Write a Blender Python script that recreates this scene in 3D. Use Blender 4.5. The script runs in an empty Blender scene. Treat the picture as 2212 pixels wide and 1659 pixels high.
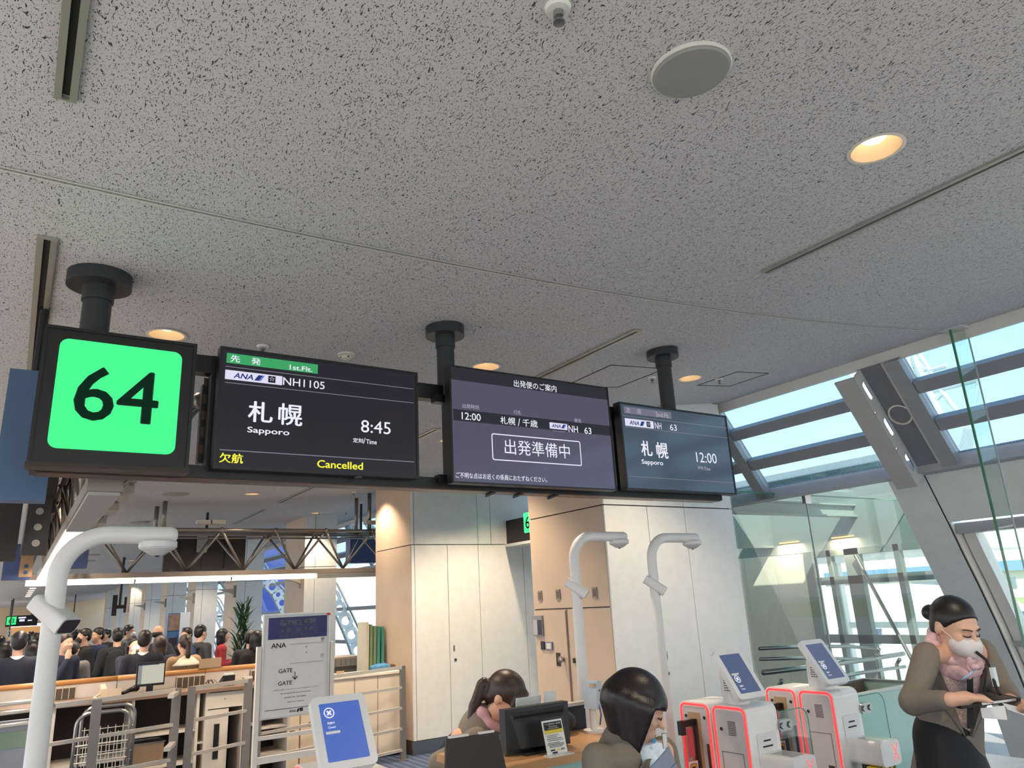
import bpy, bmesh, math, random
import numpy as np
from mathutils import Matrix, Vector
random.seed(7)
S = bpy.context.scene
COL = S.collection
R = math.radians
PI = math.pi

# ------------------------------------------------------------------ camera
F_PX, YAW, PITCH, ROLL, CAM_Z = 1588.0, R(34.0), R(16.5), R(-3.07), 1.65
W_PX, H_PX = 2212.0, 1659.0
_f = Vector((math.sin(YAW)*math.cos(PITCH), math.cos(YAW)*math.cos(PITCH), math.sin(PITCH)))
_r0 = Vector((math.cos(YAW), -math.sin(YAW), 0))
_u0 = _r0.cross(_f)
_r = math.cos(ROLL)*_r0 + math.sin(ROLL)*_u0
_u = -math.sin(ROLL)*_r0 + math.cos(ROLL)*_u0
cd = bpy.data.cameras.new('camera')
cd.sensor_width = 36.0
cd.lens = 36.0*F_PX/W_PX
cd.clip_start, cd.clip_end = 0.05, 2000
cam = bpy.data.objects.new('camera', cd)
COL.objects.link(cam)
cam.matrix_world = Matrix(((_r.x, _u.x, -_f.x, 0), (_r.y, _u.y, -_f.y, 0), (_r.z, _u.z, -_f.z, CAM_Z), (0, 0, 0, 1)))
S.camera = cam

# ------------------------------------------------------------------ sky, sun, exposure
SKY_STRENGTH, SUN_STRENGTH, SUN_EL, SUN_AZ = 1.85, 5.8, 40, 222
wd = bpy.data.worlds.new('sky'); S.world = wd; wd.use_nodes = True
nt = wd.node_tree; bg = nt.nodes['Background']
tcw = nt.nodes.new('ShaderNodeTexCoord'); sxw = nt.nodes.new('ShaderNodeSeparateXYZ'); rpw = nt.nodes.new('ShaderNodeValToRGB')
nt.links.new(tcw.outputs['Generated'], sxw.inputs[0]); nt.links.new(sxw.outputs['Z'], rpw.inputs[0]); nt.links.new(rpw.outputs[0], bg.inputs['Color'])
er = rpw.color_ramp; er.elements[0].position = 0.0; er.elements[0].color = (1.0, 0.98, 0.95, 1); er.elements[1].position = 0.75; er.elements[1].color = (0.44, 0.68, 0.95, 1)
e_ = er.elements.new(0.10); e_.color = (0.86, 0.93, 1.0, 1); e_ = er.elements.new(0.35); e_.color = (0.60, 0.82, 1.0, 1)
bg.inputs['Strength'].default_value = SKY_STRENGTH
sl = bpy.data.lights.new('sun', 'SUN'); sl.energy = SUN_STRENGTH; sl.angle = R(0.6); sl.color = (1.0, 0.88, 0.74)
so = bpy.data.objects.new('sun', sl); COL.objects.link(so)
_az = R(SUN_AZ); _d = Vector((math.sin(_az)*math.cos(R(SUN_EL)), math.cos(_az)*math.cos(R(SUN_EL)), math.sin(R(SUN_EL))))
so.rotation_euler = _d.to_track_quat('Z', 'Y').to_euler(); so.location = (0, 0, 60)
vs = S.view_settings
vs.view_transform = 'Standard'; vs.look = 'None'; vs.gamma = 1.0; vs.use_curve_mapping = False
vs.exposure = 0.2
S.cycles.use_denoising = True
S.cycles.max_bounces = 10; S.cycles.diffuse_bounces = 6; S.cycles.transparent_max_bounces = 24; S.cycles.glossy_bounces = 4
S.cycles.sample_clamp_indirect = 6.0
S.cycles.caustics_reflective = False; S.cycles.caustics_refractive = False

# ------------------------------------------------------------------ measuring helpers: where a sight line meets a real plane
def ray(px, py):
    return (px-W_PX/2)/F_PX*_r - (py-H_PX/2)/F_PX*_u + _f
def at(px, py, x=None, y=None, z=None, r=None):
    d = ray(px, py)
    if z is not None: t = (z-CAM_Z)/d.z
    elif x is not None: t = x/d.x
    elif y is not None: t = y/d.y
    else: t = r/math.hypot(d.x, d.y)
    return Vector((0, 0, CAM_Z)) + t*d
def vault(x):
    x = max(0.0, min(x, 5.9))
    return 3.05 + 0.0127*x*x
def atc(px, py):                       # on the gently vaulted ceiling
    z = 3.1
    for _ in range(30): z = vault(at(px, py, z=z).x)
    return at(px, py, z=z)

# ------------------------------------------------------------------ materials
def lin(c):
    o = []
    for v in c[:3]:
        v /= 255.0
        o.append(v/12.92 if v <= 0.04045 else ((v+0.055)/1.055)**2.4)
    return (*o, 1.0)
MATS = {}
def M(name, rgb, rough=0.5, metal=0.0, emit=0.0, noise=None, bump=None, coat=0.0, spec=None, ecol=None):
    if name in MATS: return MATS[name]
    m = bpy.data.materials.new(name); m.use_nodes = True
    t = m.node_tree; b = t.nodes['Principled BSDF']
    c = lin(rgb)
    b.inputs['Base Color'].default_value = c
    b.inputs['Roughness'].default_value = rough; b.inputs['Metallic'].default_value = metal
    b.inputs['Coat Weight'].default_value = coat; b.inputs['Coat Roughness'].default_value = 0.06
    if spec is not None: b.inputs['Specular IOR Level'].default_value = spec
    if emit:
        b.inputs['Emission Color'].default_value = lin(ecol) if ecol else c
        b.inputs['Emission Strength'].default_value = emit
    tc = t.nodes.new('ShaderNodeTexCoord')
    ns, na = noise if noise else (9.0, 0.035)
    n = t.nodes.new('ShaderNodeTexNoise'); n.inputs['Scale'].default_value = ns; n.inputs['Detail'].default_value = 3
    t.links.new(tc.outputs['Object'], n.inputs['Vector'])
    mr = t.nodes.new('ShaderNodeMapRange'); mr.inputs['From Min'].default_value = 0.3; mr.inputs['From Max'].default_value = 0.7
    mr.inputs['To Min'].default_value = 1-na; mr.inputs['To Max'].default_value = 1+na
    t.links.new(n.outputs[0], mr.inputs['Value'])
    vm = t.nodes.new('ShaderNodeVectorMath'); vm.operation = 'SCALE'; vm.inputs[0].default_value = c[:3]
    t.links.new(mr.outputs[0], vm.inputs['Scale']); t.links.new(vm.outputs[0], b.inputs['Base Color'])
    if bump:
        bs, bst = bump
        n2 = t.nodes.new('ShaderNodeTexNoise'); n2.inputs['Scale'].default_value = bs; n2.inputs['Detail'].default_value = 4
        t.links.new(tc.outputs['Object'], n2.inputs['Vector'])
        bp = t.nodes.new('ShaderNodeBump'); bp.inputs['Strength'].default_value = bst; bp.inputs['Distance'].default_value = 0.01
        t.links.new(n2.outputs[0], bp.inputs['Height']); t.links.new(bp.outputs[0], b.inputs['Normal'])
    MATS[name] = m
    return m
def glass(name, tint, refl=1.0, rough=0.0, stripes=False):
    if name in MATS: return MATS[name]
    m = bpy.data.materials.new(name); m.use_nodes = True; t = m.node_tree
    for n in list(t.nodes):
        if n.type == 'BSDF_PRINCIPLED': t.nodes.remove(n)
    out = [n for n in t.nodes if n.type == 'OUTPUT_MATERIAL'][0]
    tr = t.nodes.new('ShaderNodeBsdfTransparent'); tr.inputs[0].default_value = lin(tint)
    gl = t.nodes.new('ShaderNodeBsdfGlossy'); gl.inputs['Roughness'].default_value = rough
    lw = t.nodes.new('ShaderNodeLayerWeight'); lw.inputs[0].default_value = 0.5
    pw = t.nodes.new('ShaderNodeMath'); pw.operation = 'POWER'; pw.inputs[1].default_value = 5.0; t.links.new(lw.outputs['Facing'], pw.inputs[0])
    fr = t.nodes.new('ShaderNodeMath'); fr.operation = 'MULTIPLY_ADD'; fr.inputs[1].default_value = 0.94; fr.inputs[2].default_value = 0.06; t.links.new(pw.outputs[0], fr.inputs[0])
    mu = t.nodes.new('ShaderNodeMath'); mu.operation = 'MULTIPLY'; mu.inputs[1].default_value = refl; mu.use_clamp = True
    mx = t.nodes.new('ShaderNodeMixShader')
    t.links.new(fr.outputs[0], mu.inputs[0]); t.links.new(mu.outputs[0], mx.inputs[0])
    t.links.new(tr.outputs[0], mx.inputs[1]); t.links.new(gl.outputs[0], mx.inputs[2])
    last = mx
    if stripes:                        # printed frit lines on the roof glass
        tc = t.nodes.new('ShaderNodeTexCoord'); wv = t.nodes.new('ShaderNodeTexWave')
        wv.bands_direction = 'Y'; wv.inputs['Scale'].default_value = 14.0
        t.links.new(tc.outputs['Object'], wv.inputs['Vector'])
        gt = t.nodes.new('ShaderNodeMath'); gt.operation = 'GREATER_THAN'; gt.inputs[1].default_value = 0.8
        ml = t.nodes.new('ShaderNodeMath'); ml.operation = 'MULTIPLY'; ml.inputs[1].default_value = 0.13
        df = t.nodes.new('ShaderNodeBsdfTranslucent'); df.inputs[0].default_value = (0.85, 0.9, 0.95, 1)
        m2 = t.nodes.new('ShaderNodeMixShader')
        t.links.new(wv.outputs['Fac'], gt.inputs[0]); t.links.new(gt.outputs[0], ml.inputs[0]); t.links.new(ml.outputs[0], m2.inputs[0])
        t.links.new(mx.outputs[0], m2.inputs[1]); t.links.new(df.outputs[0], m2.inputs[2]); last = m2
    t.links.new(last.outputs[0], out.inputs['Surface'])
    MATS[name] = m
    return m
def ceiling_material():
    m = bpy.data.materials.new('fissured_ceiling_board'); m.use_nodes = True; t = m.node_tree
    b = t.nodes['Principled BSDF']; b.inputs['Roughness'].default_value = 0.9
    N = t.nodes.new; L = t.links.new
    tc = N('ShaderNodeTexCoord')
    def thr(scale, nscale, lo, hi, warp=0.0, det=1.0):
        mp = N('ShaderNodeMapping'); mp.inputs['Scale'].default_value = scale
        src = tc.outputs['Object']
        if warp:
            nw = N('ShaderNodeTexNoise'); nw.inputs['Scale'].default_value = 22; nw.inputs['Detail'].default_value = 1
            L(tc.outputs['Object'], nw.inputs['Vector'])
            vm = N('ShaderNodeVectorMath'); vm.operation = 'SCALE'; vm.inputs['Scale'].default_value = warp; L(nw.outputs['Color'], vm.inputs[0])
            va = N('ShaderNodeVectorMath'); va.operation = 'ADD'; L(tc.outputs['Object'], va.inputs[0]); L(vm.outputs[0], va.inputs[1]); src = va.outputs[0]
        L(src, mp.inputs['Vector'])
        n = N('ShaderNodeTexNoise'); n.inputs['Scale'].default_value = nscale; n.inputs['Detail'].default_value = det
        L(mp.outputs[0], n.inputs['Vector'])
        r_ = N('ShaderNodeMapRange'); r_.inputs['From Min'].default_value = lo; r_.inputs['From Max'].default_value = hi; r_.clamp = True
        L(n.outputs[0], r_.inputs['Value']); return r_.outputs[0]
    worms = thr((3.3, 0.80, 1), 74, 0.650, 0.680, 0.03)
    pits = thr((1.4, 1.0, 1), 185, 0.650, 0.685)
    mx = N('ShaderNodeMath'); mx.operation = 'MAXIMUM'; L(worms, mx.inputs[0]); L(pits, mx.inputs[1])
    big = N('ShaderNodeTexNoise'); big.inputs['Scale'].default_value = 0.7; L(tc.outputs['Object'], big.inputs['Vector'])
    c1 = N('ShaderNodeMix'); c1.data_type = 'RGBA'; c1.inputs[6].default_value = lin((207, 205, 208)); c1.inputs[7].default_value = lin((215, 213, 216))
    L(big.outputs[0], c1.inputs[0])
    c2 = N('ShaderNodeMix'); c2.data_type = 'RGBA'; L(mx.outputs[0], c2.inputs[0]); L(c1.outputs[2], c2.inputs[6]); c2.inputs[7].default_value = lin((70, 66, 66))
    L(c2.outputs[2], b.inputs['Base Color'])
    bp = N('ShaderNodeBump'); bp.inputs['Strength'].default_value = 0.7; bp.inputs['Distance'].default_value = 0.004; bp.invert = True
    L(mx.outputs[0], bp.inputs['Height']); L(bp.outputs[0], b.inputs['Normal'])
    return m
def carpet_material():
    m = bpy.data.materials.new('blue_ribbed_carpet'); m.use_nodes = True; t = m.node_tree
    b = t.nodes['Principled BSDF']; b.inputs['Roughness'].default_value = 0.95; b.inputs['Specular IOR Level'].default_value = 0.1
    N = t.nodes.new; L = t.links.new
    tc = N('ShaderNodeTexCoord')
    wv = N('ShaderNodeTexWave'); wv.bands_direction = 'X'; wv.inputs['Scale'].default_value = 3.2; wv.inputs['Distortion'].default_value = 0.4
    L(tc.outputs['Object'], wv.inputs['Vector'])
    nz = N('ShaderNodeTexNoise'); nz.inputs['Scale'].default_value = 160; L(tc.outputs['Object'], nz.inputs['Vector'])
    ad = N('ShaderNodeMath'); ad.operation = 'MULTIPLY'; L(wv.outputs['Fac'], ad.inputs[0]); L(nz.outputs[0], ad.inputs[1])
    mx = N('ShaderNodeMix'); mx.data_type = 'RGBA'; mx.inputs[6].default_value = lin((62, 76, 100)); mx.inputs[7].default_value = lin((104, 118, 142))
    L(ad.outputs[0], mx.inputs[0]); L(mx.outputs[2], b.inputs['Base Color'])
    return m
WHITE = lambda: M('white_enamel_panel', (232, 230, 226), 0.35)
BEIGE = lambda: M('beige_wood_panel', (205, 182, 160), 0.45, noise=(3.0, 0.05))
BLACK = lambda: M('black_painted_steel', (22, 22, 24), 0.4)
STEEL = lambda: M('brushed_steel', (168, 166, 164), 0.28, 1.0, noise=(30, 0.05))
DARK = lambda: M('dark_recess', (28, 27, 27), 0.8)
CREAM = lambda: M('cream_laminate', (222, 212, 200), 0.45)
KIOSK = lambda: M('kiosk_white_plastic', (236, 234, 232), 0.32, coat=0.25)

# ------------------------------------------------------------------ objects
def wm(o):
    m = o.matrix_basis.copy(); p = o.parent
    while p: m = p.matrix_basis @ m; p = p.parent
    return m
def tag(o, label=None, cat=None, group=None, kind=None):
    if label: o['label'] = label
    if cat: o['category'] = cat
    if group: o['group'] = group
    if kind: o['kind'] = kind
    return o
def thing(name, label, cat, loc=(0, 0, 0), rotz=0.0, group=None, kind=None):
    o = bpy.data.objects.new(name, None); COL.objects.link(o); o.empty_display_size = 0.1
    o.location = loc; o.rotation_euler = (0, 0, rotz)
    return tag(o, label, cat, group, kind)
def copy_tree(o, parent=None):
    c = o.copy(); COL.objects.link(c); c.parent = parent
    for ch in list(o.children): copy_tree(ch, c)
    return c
def mesh_obj(name, verts, faces, mats, parent=None, world=True, smooth=False, fmat=None, auto=None):
    me = bpy.data.meshes.new(name)
    if parent is not None and world:
        inv = wm(parent).inverted(); verts = [inv @ Vector(v) for v in verts]
    me.from_pydata([tuple(v) for v in verts], [], [tuple(f) for f in faces])
    ms = mats if isinstance(mats, (list, tuple)) else [mats]
    for m in ms: me.materials.append(m)
    if fmat is not None: me.polygons.foreach_set('material_index', fmat)
    if smooth or auto:
        me.polygons.foreach_set('use_smooth', [True]*len(me.polygons))
    me.update()
    if auto:
        bm = bmesh.new(); bm.from_mesh(me); bmesh.ops.recalc_face_normals(bm, faces=bm.faces)
        for e in bm.edges:
            if len(e.link_faces) == 2 and e.calc_face_angle(0) > R(auto): e.smooth = False
        bm.to_mesh(me); bm.free()
    o = bpy.data.objects.new(name, me); COL.objects.link(o)
    if parent is not None: o.parent = parent
    return o
class MB:
    def __init__(s): s.v = []; s.f = []; s.m = []
    def add(s, vs, fs, mi=0):
        n = len(s.v); s.v += [Vector(v) for v in vs]; s.f += [tuple(i+n for i in f) for f in fs]; s.m += [mi]*len(fs); return s
    def box(s, a, b, mi=0, mat=None):
        x0, y0, z0 = [min(a[i], b[i]) for i in range(3)]; x1, y1, z1 = [max(a[i], b[i]) for i in range(3)]
        vs = [Vector(p) for p in ((x0,y0,z0),(x1,y0,z0),(x1,y1,z0),(x0,y1,z0),(x0,y0,z1),(x1,y0,z1),(x1,y1,z1),(x0,y1,z1))]
        if mat is not None: vs = [mat @ v for v in vs]
        return s.add(vs, [(3,2,1,0),(4,5,6,7),(0,1,5,4),(1,2,6,5),(2,3,7,6),(3,0,4,7)], mi)
    def bar(s, p, q, w, h, up=(0, 0, 1), mi=0):        # rectangular bar between two points
        p, q = Vector(p), Vector(q); d = (q-p).normalized(); u = Vector(up)
        if abs(d.dot(u)) > 0.98: u = Vector((0, 1, 0))
        sd = d.cross(u).normalized(); u = sd.cross(d)
        vs = [c + sd*a*w/2 + u*b*h/2 for c in (p, q) for a, b in ((-1,-1),(1,-1),(1,1),(-1,1))]
        return s.add(vs, [(0,1,2,3),(7,6,5,4),(0,4,5,1),(1,5,6,2),(2,6,7,3),(3,7,4,0)], mi)
    def tube(s, pts, r, n=10, cap=True, mi=0, closed=False):
        pts = [Vector(p) for p in pts]; k = len(pts); rs = r if isinstance(r, (list, tuple)) else [r]*k
        rings = []; prev = None
        for i, p in enumerate(pts):
            if closed: d = pts[(i+1) % k]-pts[i-1]
            else: d = pts[min(i+1, k-1)]-pts[max(i-1, 0)]
            d.normalize()
            if prev is None:
                a = Vector((0, 0, 1)) if abs(d.z) < 0.9 else Vector((1, 0, 0)); u = d.cross(a).normalized()
            else: u = (prev - d*prev.dot(d)).normalized()
            w = d.cross(u); prev = u
            rings.append([p + (u*math.cos(t)+w*math.sin(t))*rs[i] for t in [2*PI*j/n for j in range(n)]])
        vs = [v for rg in rings for v in rg]; fs = []
        for i in range(k if closed else k-1):
            a, b = i*n, ((i+1) % k)*n
            for j in range(n): fs.append((a+j, a+(j+1) % n, b+(j+1) % n, b+j))
        if cap and not closed: fs += [tuple(range(n))[::-1], tuple(range((k-1)*n, k*n))]
        return s.add(vs, fs, mi)
    def cyl(s, p, q, r, n=16, r2=None, mi=0):
        return s.tube([p, q], [r, r if r2 is None else r2], n, True, mi)
    def prism(s, poly, o, ux, uy, depth, mi=0):        # polygon in the plane (o; ux, uy), extruded along ux x uy
        o, ux, uy = Vector(o), Vector(ux), Vector(uy); nn = ux.cross(uy).normalized()*depth; n = len(poly)
        a = [o + ux*x + uy*y for x, y in poly]; b = [v + nn for v in a]
        return s.add(a+b, [tuple(range(n))[::-1], tuple(range(n, 2*n))] + [(i, (i+1) % n, n+(i+1) % n, n+i) for i in range(n)], mi)
    def ring(s, outer, inner, o, ux, uy, depth, mi=0):  # frame between two polygons with equal point counts
        o, ux, uy = Vector(o), Vector(ux), Vector(uy); nn = ux.cross(uy).normalized()*depth; n = len(outer)
        A = [o+ux*x+uy*y for x, y in outer]; B = [o+ux*x+uy*y for x, y in inner]
        vs = A+B+[v+nn for v in A]+[v+nn for v in B]; fs = []
        for i in range(n):
            j = (i+1) % n
            fs += [(i, n+i, n+j, j), (2*n+i, 2*n+j, 3*n+j, 3*n+i), (i, j, 2*n+j, 2*n+i), (n+j, n+i, 3*n+i, 3*n+j)]
        return s.add(vs, fs, mi)
    def lathe(s, prof, c, n=24, axis='Z', mi=0, cap=True):
        c = Vector(c); vs = []; fs = []; k = len(prof)
        for r, h in prof:
            for j in range(n):
                t = 2*PI*j/n; a, b = r*math.cos(t), r*math.sin(t)
                vs.append(c + (Vector((a, b, h)) if axis == 'Z' else Vector((a, h, b)) if axis == 'Y' else Vector((h, a, b))))
        for i in range(k-1):
            for j in range(n): fs.append((i*n+j, i*n+(j+1) % n, (i+1)*n+(j+1) % n, (i+1)*n+j))
        if cap and prof[0][0] > 1e-6: fs.append(tuple(range(n))[::-1])
        if cap and prof[-1][0] > 1e-6: fs.append(tuple(range((k-1)*n, k*n)))
        return s.add(vs, fs, mi)
    def ball(s, c, r, n=10, mi=0):
        rr = r if isinstance(r, (tuple, list)) else (r, r, r); c = Vector(c); vs = []; fs = []; k = n//2+1
        for i in range(k):
            th = PI*i/(k-1)
            for j in range(n):
                ph = 2*PI*j/n; vs.append(c+Vector((rr[0]*math.sin(th)*math.cos(ph), rr[1]*math.sin(th)*math.sin(ph), rr[2]*math.cos(th))))
        for i in range(k-1):
            for j in range(n): fs.append((i*n+j, (i+1)*n+j, (i+1)*n+(j+1) % n, i*n+(j+1) % n))
        return s.add(vs, fs, mi)
    def build(s, name, mat, parent=None, world=True, smooth=False, auto=None):
        return mesh_obj(name, s.v, s.f, mat, parent, world, smooth, s.m if isinstance(mat, (list, tuple)) else None, auto)
def rrect(x0, y0, x1, y1, r, n=4):
    p = []
    for cx, cy, a in ((x1-r, y0+r, -90), (x1-r, y1-r, 0), (x0+r, y1-r, 90), (x0+r, y0+r, 180)):
        for i in range(n+1):
            t = R(a+90*i/n); p.append((cx+r*math.cos(t), cy+r*math.sin(t)))
    return p
def circ(cx, cy, r, n=24, ry=None):
    return [(cx+r*math.cos(2*PI*i/n), cy+(ry or r)*math.sin(2*PI*i/n)) for i in range(n)]
def bx(name, a, b, mat, parent=None, world=True):
    return MB().box(a, b).build(name, mat, parent, world)
def struct(name, mb, mat, **k):
    return tag(mb.build(name, mat, **k), kind='structure')

# lettering: a font outline turned into a thin mesh and fitted into a rectangle of a plane
def lettering(s, parent, o, ux, uy, box, mat, bold=0.0, shear=0.0, world=True, name='lettering', fit=True, raise_=0.0):
    cu = bpy.data.curves.new('t', 'FONT'); cu.body = s; cu.size = 1.0; cu.shear = shear; cu.resolution_u = 3; cu.extrude = 0.0
    ob = bpy.data.objects.new('t', cu); COL.objects.link(ob)
    dg = bpy.context.evaluated_depsgraph_get(); dg.update()
    me = bpy.data.meshes.new_from_object(ob.evaluated_get(dg))
    n = len(me.vertices); co = np.zeros(n*3); me.vertices.foreach_get('co', co); co = co.reshape(-1, 3)
    faces = [tuple(p.vertices) for p in me.polygons]
    bpy.data.objects.remove(ob); bpy.data.curves.remove(cu); bpy.data.meshes.remove(me)
    if n == 0: return None
    if bold > 0:                       # heavier stroke: the same outlines laid over each other, slightly shifted
        cs, fs_ = [], []
        for k_, (ax_, ay_) in enumerate(((0, 0), (1, 0), (-1, 0), (0, 1), (0, -1))):
            cs.append(co+np.array([ax_*bold, ay_*bold*0.7, 0])); fs_ += [tuple(i+k_*n for i in f) for f in faces]
        co = np.concatenate(cs); faces = fs_
    x0, y0, x1, y1 = box; mn = co.min(0); mxx = co.max(0)
    sx = (x1-x0)/max(mxx[0]-mn[0], 1e-6); sy = (y1-y0)/max(mxx[1]-mn[1], 1e-6)
    o, ux, uy = Vector(o), Vector(ux), Vector(uy); nn = ux.cross(uy).normalized()
    vs = [o + ux*(x0+(c[0]-mn[0])*sx) + uy*(y0+(c[1]-mn[1])*sy) + nn*raise_ for c in co]
    return mesh_obj(name, vs, faces, mat, parent, world)
# ================================================================== THE SETTING
XE = 5.83                                   # where the vaulted ceiling meets the glazing
YS, YN = -5.0, 62.0
XL = -5.0                        # hall cut short so daylight from the open sides reaches in
PALE0 = M('frame_pale', (206, 206, 204), 0.4)
def strip(y0, y1, xs, dz=0.0):
    mb = MB(); n = len(xs)
    vs = [(x, y0, vault(x)+dz) for x in xs] + [(x, y1, vault(x)+dz) for x in xs]
    return mb.add(vs, [(i, i+1, n+i+1, n+i) for i in range(n-1)])
XS = [XL, -2.5, -0.5] + [i*XE/24 for i in range(25)]
ceil = strip(YS, YN, XS)
struct('ceiling', ceil, ceiling_material(), smooth=True)
roof = MB().box((XL, YS, 3.62), (XE, YN, 3.7)); struct('trim_roof', roof, M('light_block_sheet', (150, 150, 150), 0.8))  # unseen slab added above the ceiling to block light
floor = MB().box((-0.6, -0.8, -0.2), (7.75, YN, 0.0)); struct('floor', floor, carpet_material())
struct('floor_bounce', MB().box((XL, YS, -0.2), (-0.6, YN, 0.0)).box((-0.6, YS, -0.2), (7.75, -0.8, 0.0)), M('bounce_floor_pale', (226, 214, 196), 0.35, noise=(2.0, 0.05)))  # unseen floor made pale to bounce warm light onto the ceiling
# end wall far down the hall
struct('wall_end', MB().box((XL, YN, 0), (8, YN+0.2, 3.6)), M('far_wall_paint', (214, 190, 160), 0.7))
struct('baseboard_end', MB().box((XL, YN-0.02, 0), (4.1, YN, 0.15)), STEEL())

# unseen sides left open to let daylight in, with added posts and no glass
for nm_, pts_ in (('window_50', [(XL+0.1, y_) for y_ in range(-5, 62, 3)]), ('window_51', [(x_, YS+0.1) for x_ in (-2.5, 0.0, 2.5, 5.0)])):
    w_ = thing(nm_, None, None, (pts_[0][0], pts_[0][1], 0)); tag(w_, kind='structure')
    for (x_, y_) in pts_: MB().box((x_-0.05, y_-0.05, 0), (x_+0.05, y_+0.05, vault(x_))).build('window_post', PALE0, w_)
# seam moulding across the vault, and two flush access hatches
sm = thing('trim_1', None, None, (0, 2.55, 3.05)); tag(sm, kind='structure')
for k, dy in enumerate((-0.011, 0.011)):
    s1 = strip(2.55+dy-0.004, 2.55+dy+0.004, XS[2:], -0.004); s1.build('seam_bead', M('seam_bead_white', (226, 224, 220), 0.6), sm)
strip(2.546, 2.554, XS[2:], -0.002).build('seam_groove', M('seam_groove', (150, 148, 145), 0.8), sm)
HATCH = [[(1320, 788), (1437, 796), (1335, 836), (1215, 836)], [(1592, 803), (1660, 806), (1577, 834), (1507, 832)]]
for n, cs in enumerate(HATCH):
    pts = [atc(*c) for c in cs]; h = thing('trim_%d' % (n+2), None, None, tuple(pts[0])); tag(h, kind='structure')
    for i in range(4):
        a, b = pts[i].copy(), pts[(i+1) % 4].copy(); a.z -= 0.001; b.z -= 0.001
        MB().bar(a, b, 0.007, 0.004).build('hatch_gap', DARK(), h)

# ---- slot diffusers let into the ceiling
def slot(x, y0, y1, w, label):
    t = thing('slot_diffuser', label, 'air diffuser', (x, y0, vault(x)), group=None)
    z = vault(x); al = M('diffuser_aluminium', (176, 172, 162), 0.4, 0.6)
    ga, gb = (-0.17, 0.17) if w > 0.05 else (-0.24, 0.30); dz_ = 0.012 if w > 0.05 else 0.005
    MB().box((x-w/2, y0, z-dz_), (x+w*ga, y1, z+0.0)).build('lip', al, t)
    MB().box((x+w*gb, y0, z-dz_), (x+w/2, y1, z+0.0)).build('lip', al, t)
    MB().box((x+w*ga, y0+0.01, z-0.003), (x+w*gb, y1-0.01, z-0.001)).build('slot_opening', DARK(), t)
    MB().box((x-w/2, y0-0.008, z-0.012), (x+w/2, y0, z)).build('end_cap', al, t)
    MB().box((x-w/2, y1, z-0.012), (x+w/2, y1+0.008, z)).build('end_cap', al, t)
a, b = atc(117, 200), atc(167, 212); slot((a.x+b.x)/2, 0.6, a.y, b.x-a.x, 'short aluminium slot diffuser in the ceiling running out past the 64 sign pole')
a, b = atc(80, 508), atc(126, 513); slot((a.x+b.x)/2, a.y, 6.2, b.x-a.x, 'wide aluminium slot diffuser in the ceiling beside the 64 sign pole')
a, b = atc(1645, 583), atc(1663, 586); slot((a.x+b.x)/2, 0.3, a.y, (b.x-a.x)*0.85, 'long narrow ceiling slot diffuser beside the glowing downlight near the windows')
a, b = atc(1367, 711), atc(1384, 714); slot((a.x+b.x)/2, a.y, 5.2, (b.x-a.x)*0.85, 'narrow ceiling slot diffuser running behind the middle display')
for (p, q) in (((905, 945), (940, 925)), ((604, 1085), (682, 1048)), ((505, 1130), (572, 1101))):
    a, b = atc(*p), atc(*q); x = (a.x+b.x)/2; y0, y1 = sorted((a.y, b.y)); slot(x, y0, y1, 0.07, 'narrow ceiling slot diffuser far down the hall'); 
for o in [o for o in COL.objects if o.get('label') == 'narrow ceiling slot diffuser far down the hall']: o['group'] = 'slot diffusers far down the hall'

# ---- pillars along the window side
def pillar(y0, depth, x1, label, joints, upper, group=None, detail=True):
    x0 = 4.12; t = thing('pillar', label, 'pillar', (x0, y0, 0), group=group)
    top = vault(x0)+0.02; g = 0.004
    MB().box((x0+0.02, y0+0.02, 0), (x1-0.02, y0+depth, 3.48)).build('core', DARK(), t)
    MB().box((x0-0.012, y0-0.004, 0), (x1, y0+0.016, 0.145)).build('base_plate', STEEL(), t)
    MB().box((x0-0.004, y0, 0), (x0+0.016, y0+depth, 0.145)).build('base_plate', M('bronze_base', (120, 98, 84), 0.4, 0.7), t)
    xs = [x0] + [x for x in joints if x0+0.03 < x < x1-0.03] + [x1]
    for a, b in zip(xs[:-1], xs[1:]):
        MB().box((a+g, y0, 0.15), (b-g, y0+0.02, 2.40)).build('wall_panel', WHITE(), t)
    us = [x0] + [x for x in upper if x0+0.03 < x < x1-0.03] + [x1]
    for a, b in zip(us[:-1], us[1:]):
        MB().box((a+g, y0, 2.41), (b-g, y0+0.02, vault((a+b)/2)+0.03)).build('wall_panel', WHITE(), t)
    bz = [0.15, 2.40, top]
    for a, b in zip(bz[:-1], bz[1:]):
        MB().box((x0, y0+0.022, a+(0.01 if a > 1 else 0)), (x0+0.02, y0+depth, b)).build('side_panel', BEIGE(), t)
    MB().box((x1-0.02, y0+0.022, 0.0), (x1, y0+depth, 3.5)).build('side_panel', BEIGE(), t)
    return t
def jx(y0, pxs, py): return [at(p, py, y=y0).x for p in pxs]
Y2, Y1 = 4.82, 8.56
p2 = pillar(Y2, 1.12, 5.74, 'white panelled pillar beside the glass partition behind the rightmost display', jx(Y2, (1308, 1397, 1477, 1584), 1100), jx(Y2, (1308, 1477, 1584), 1100))
p1 = pillar(Y1, 1.12, 5.95, 'white panelled pillar behind the bent-over attendant', jx(Y1, (897, 969, 1037, 1135), 1300), jx(Y1, (894, 1032, 1060), 1150))
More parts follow.
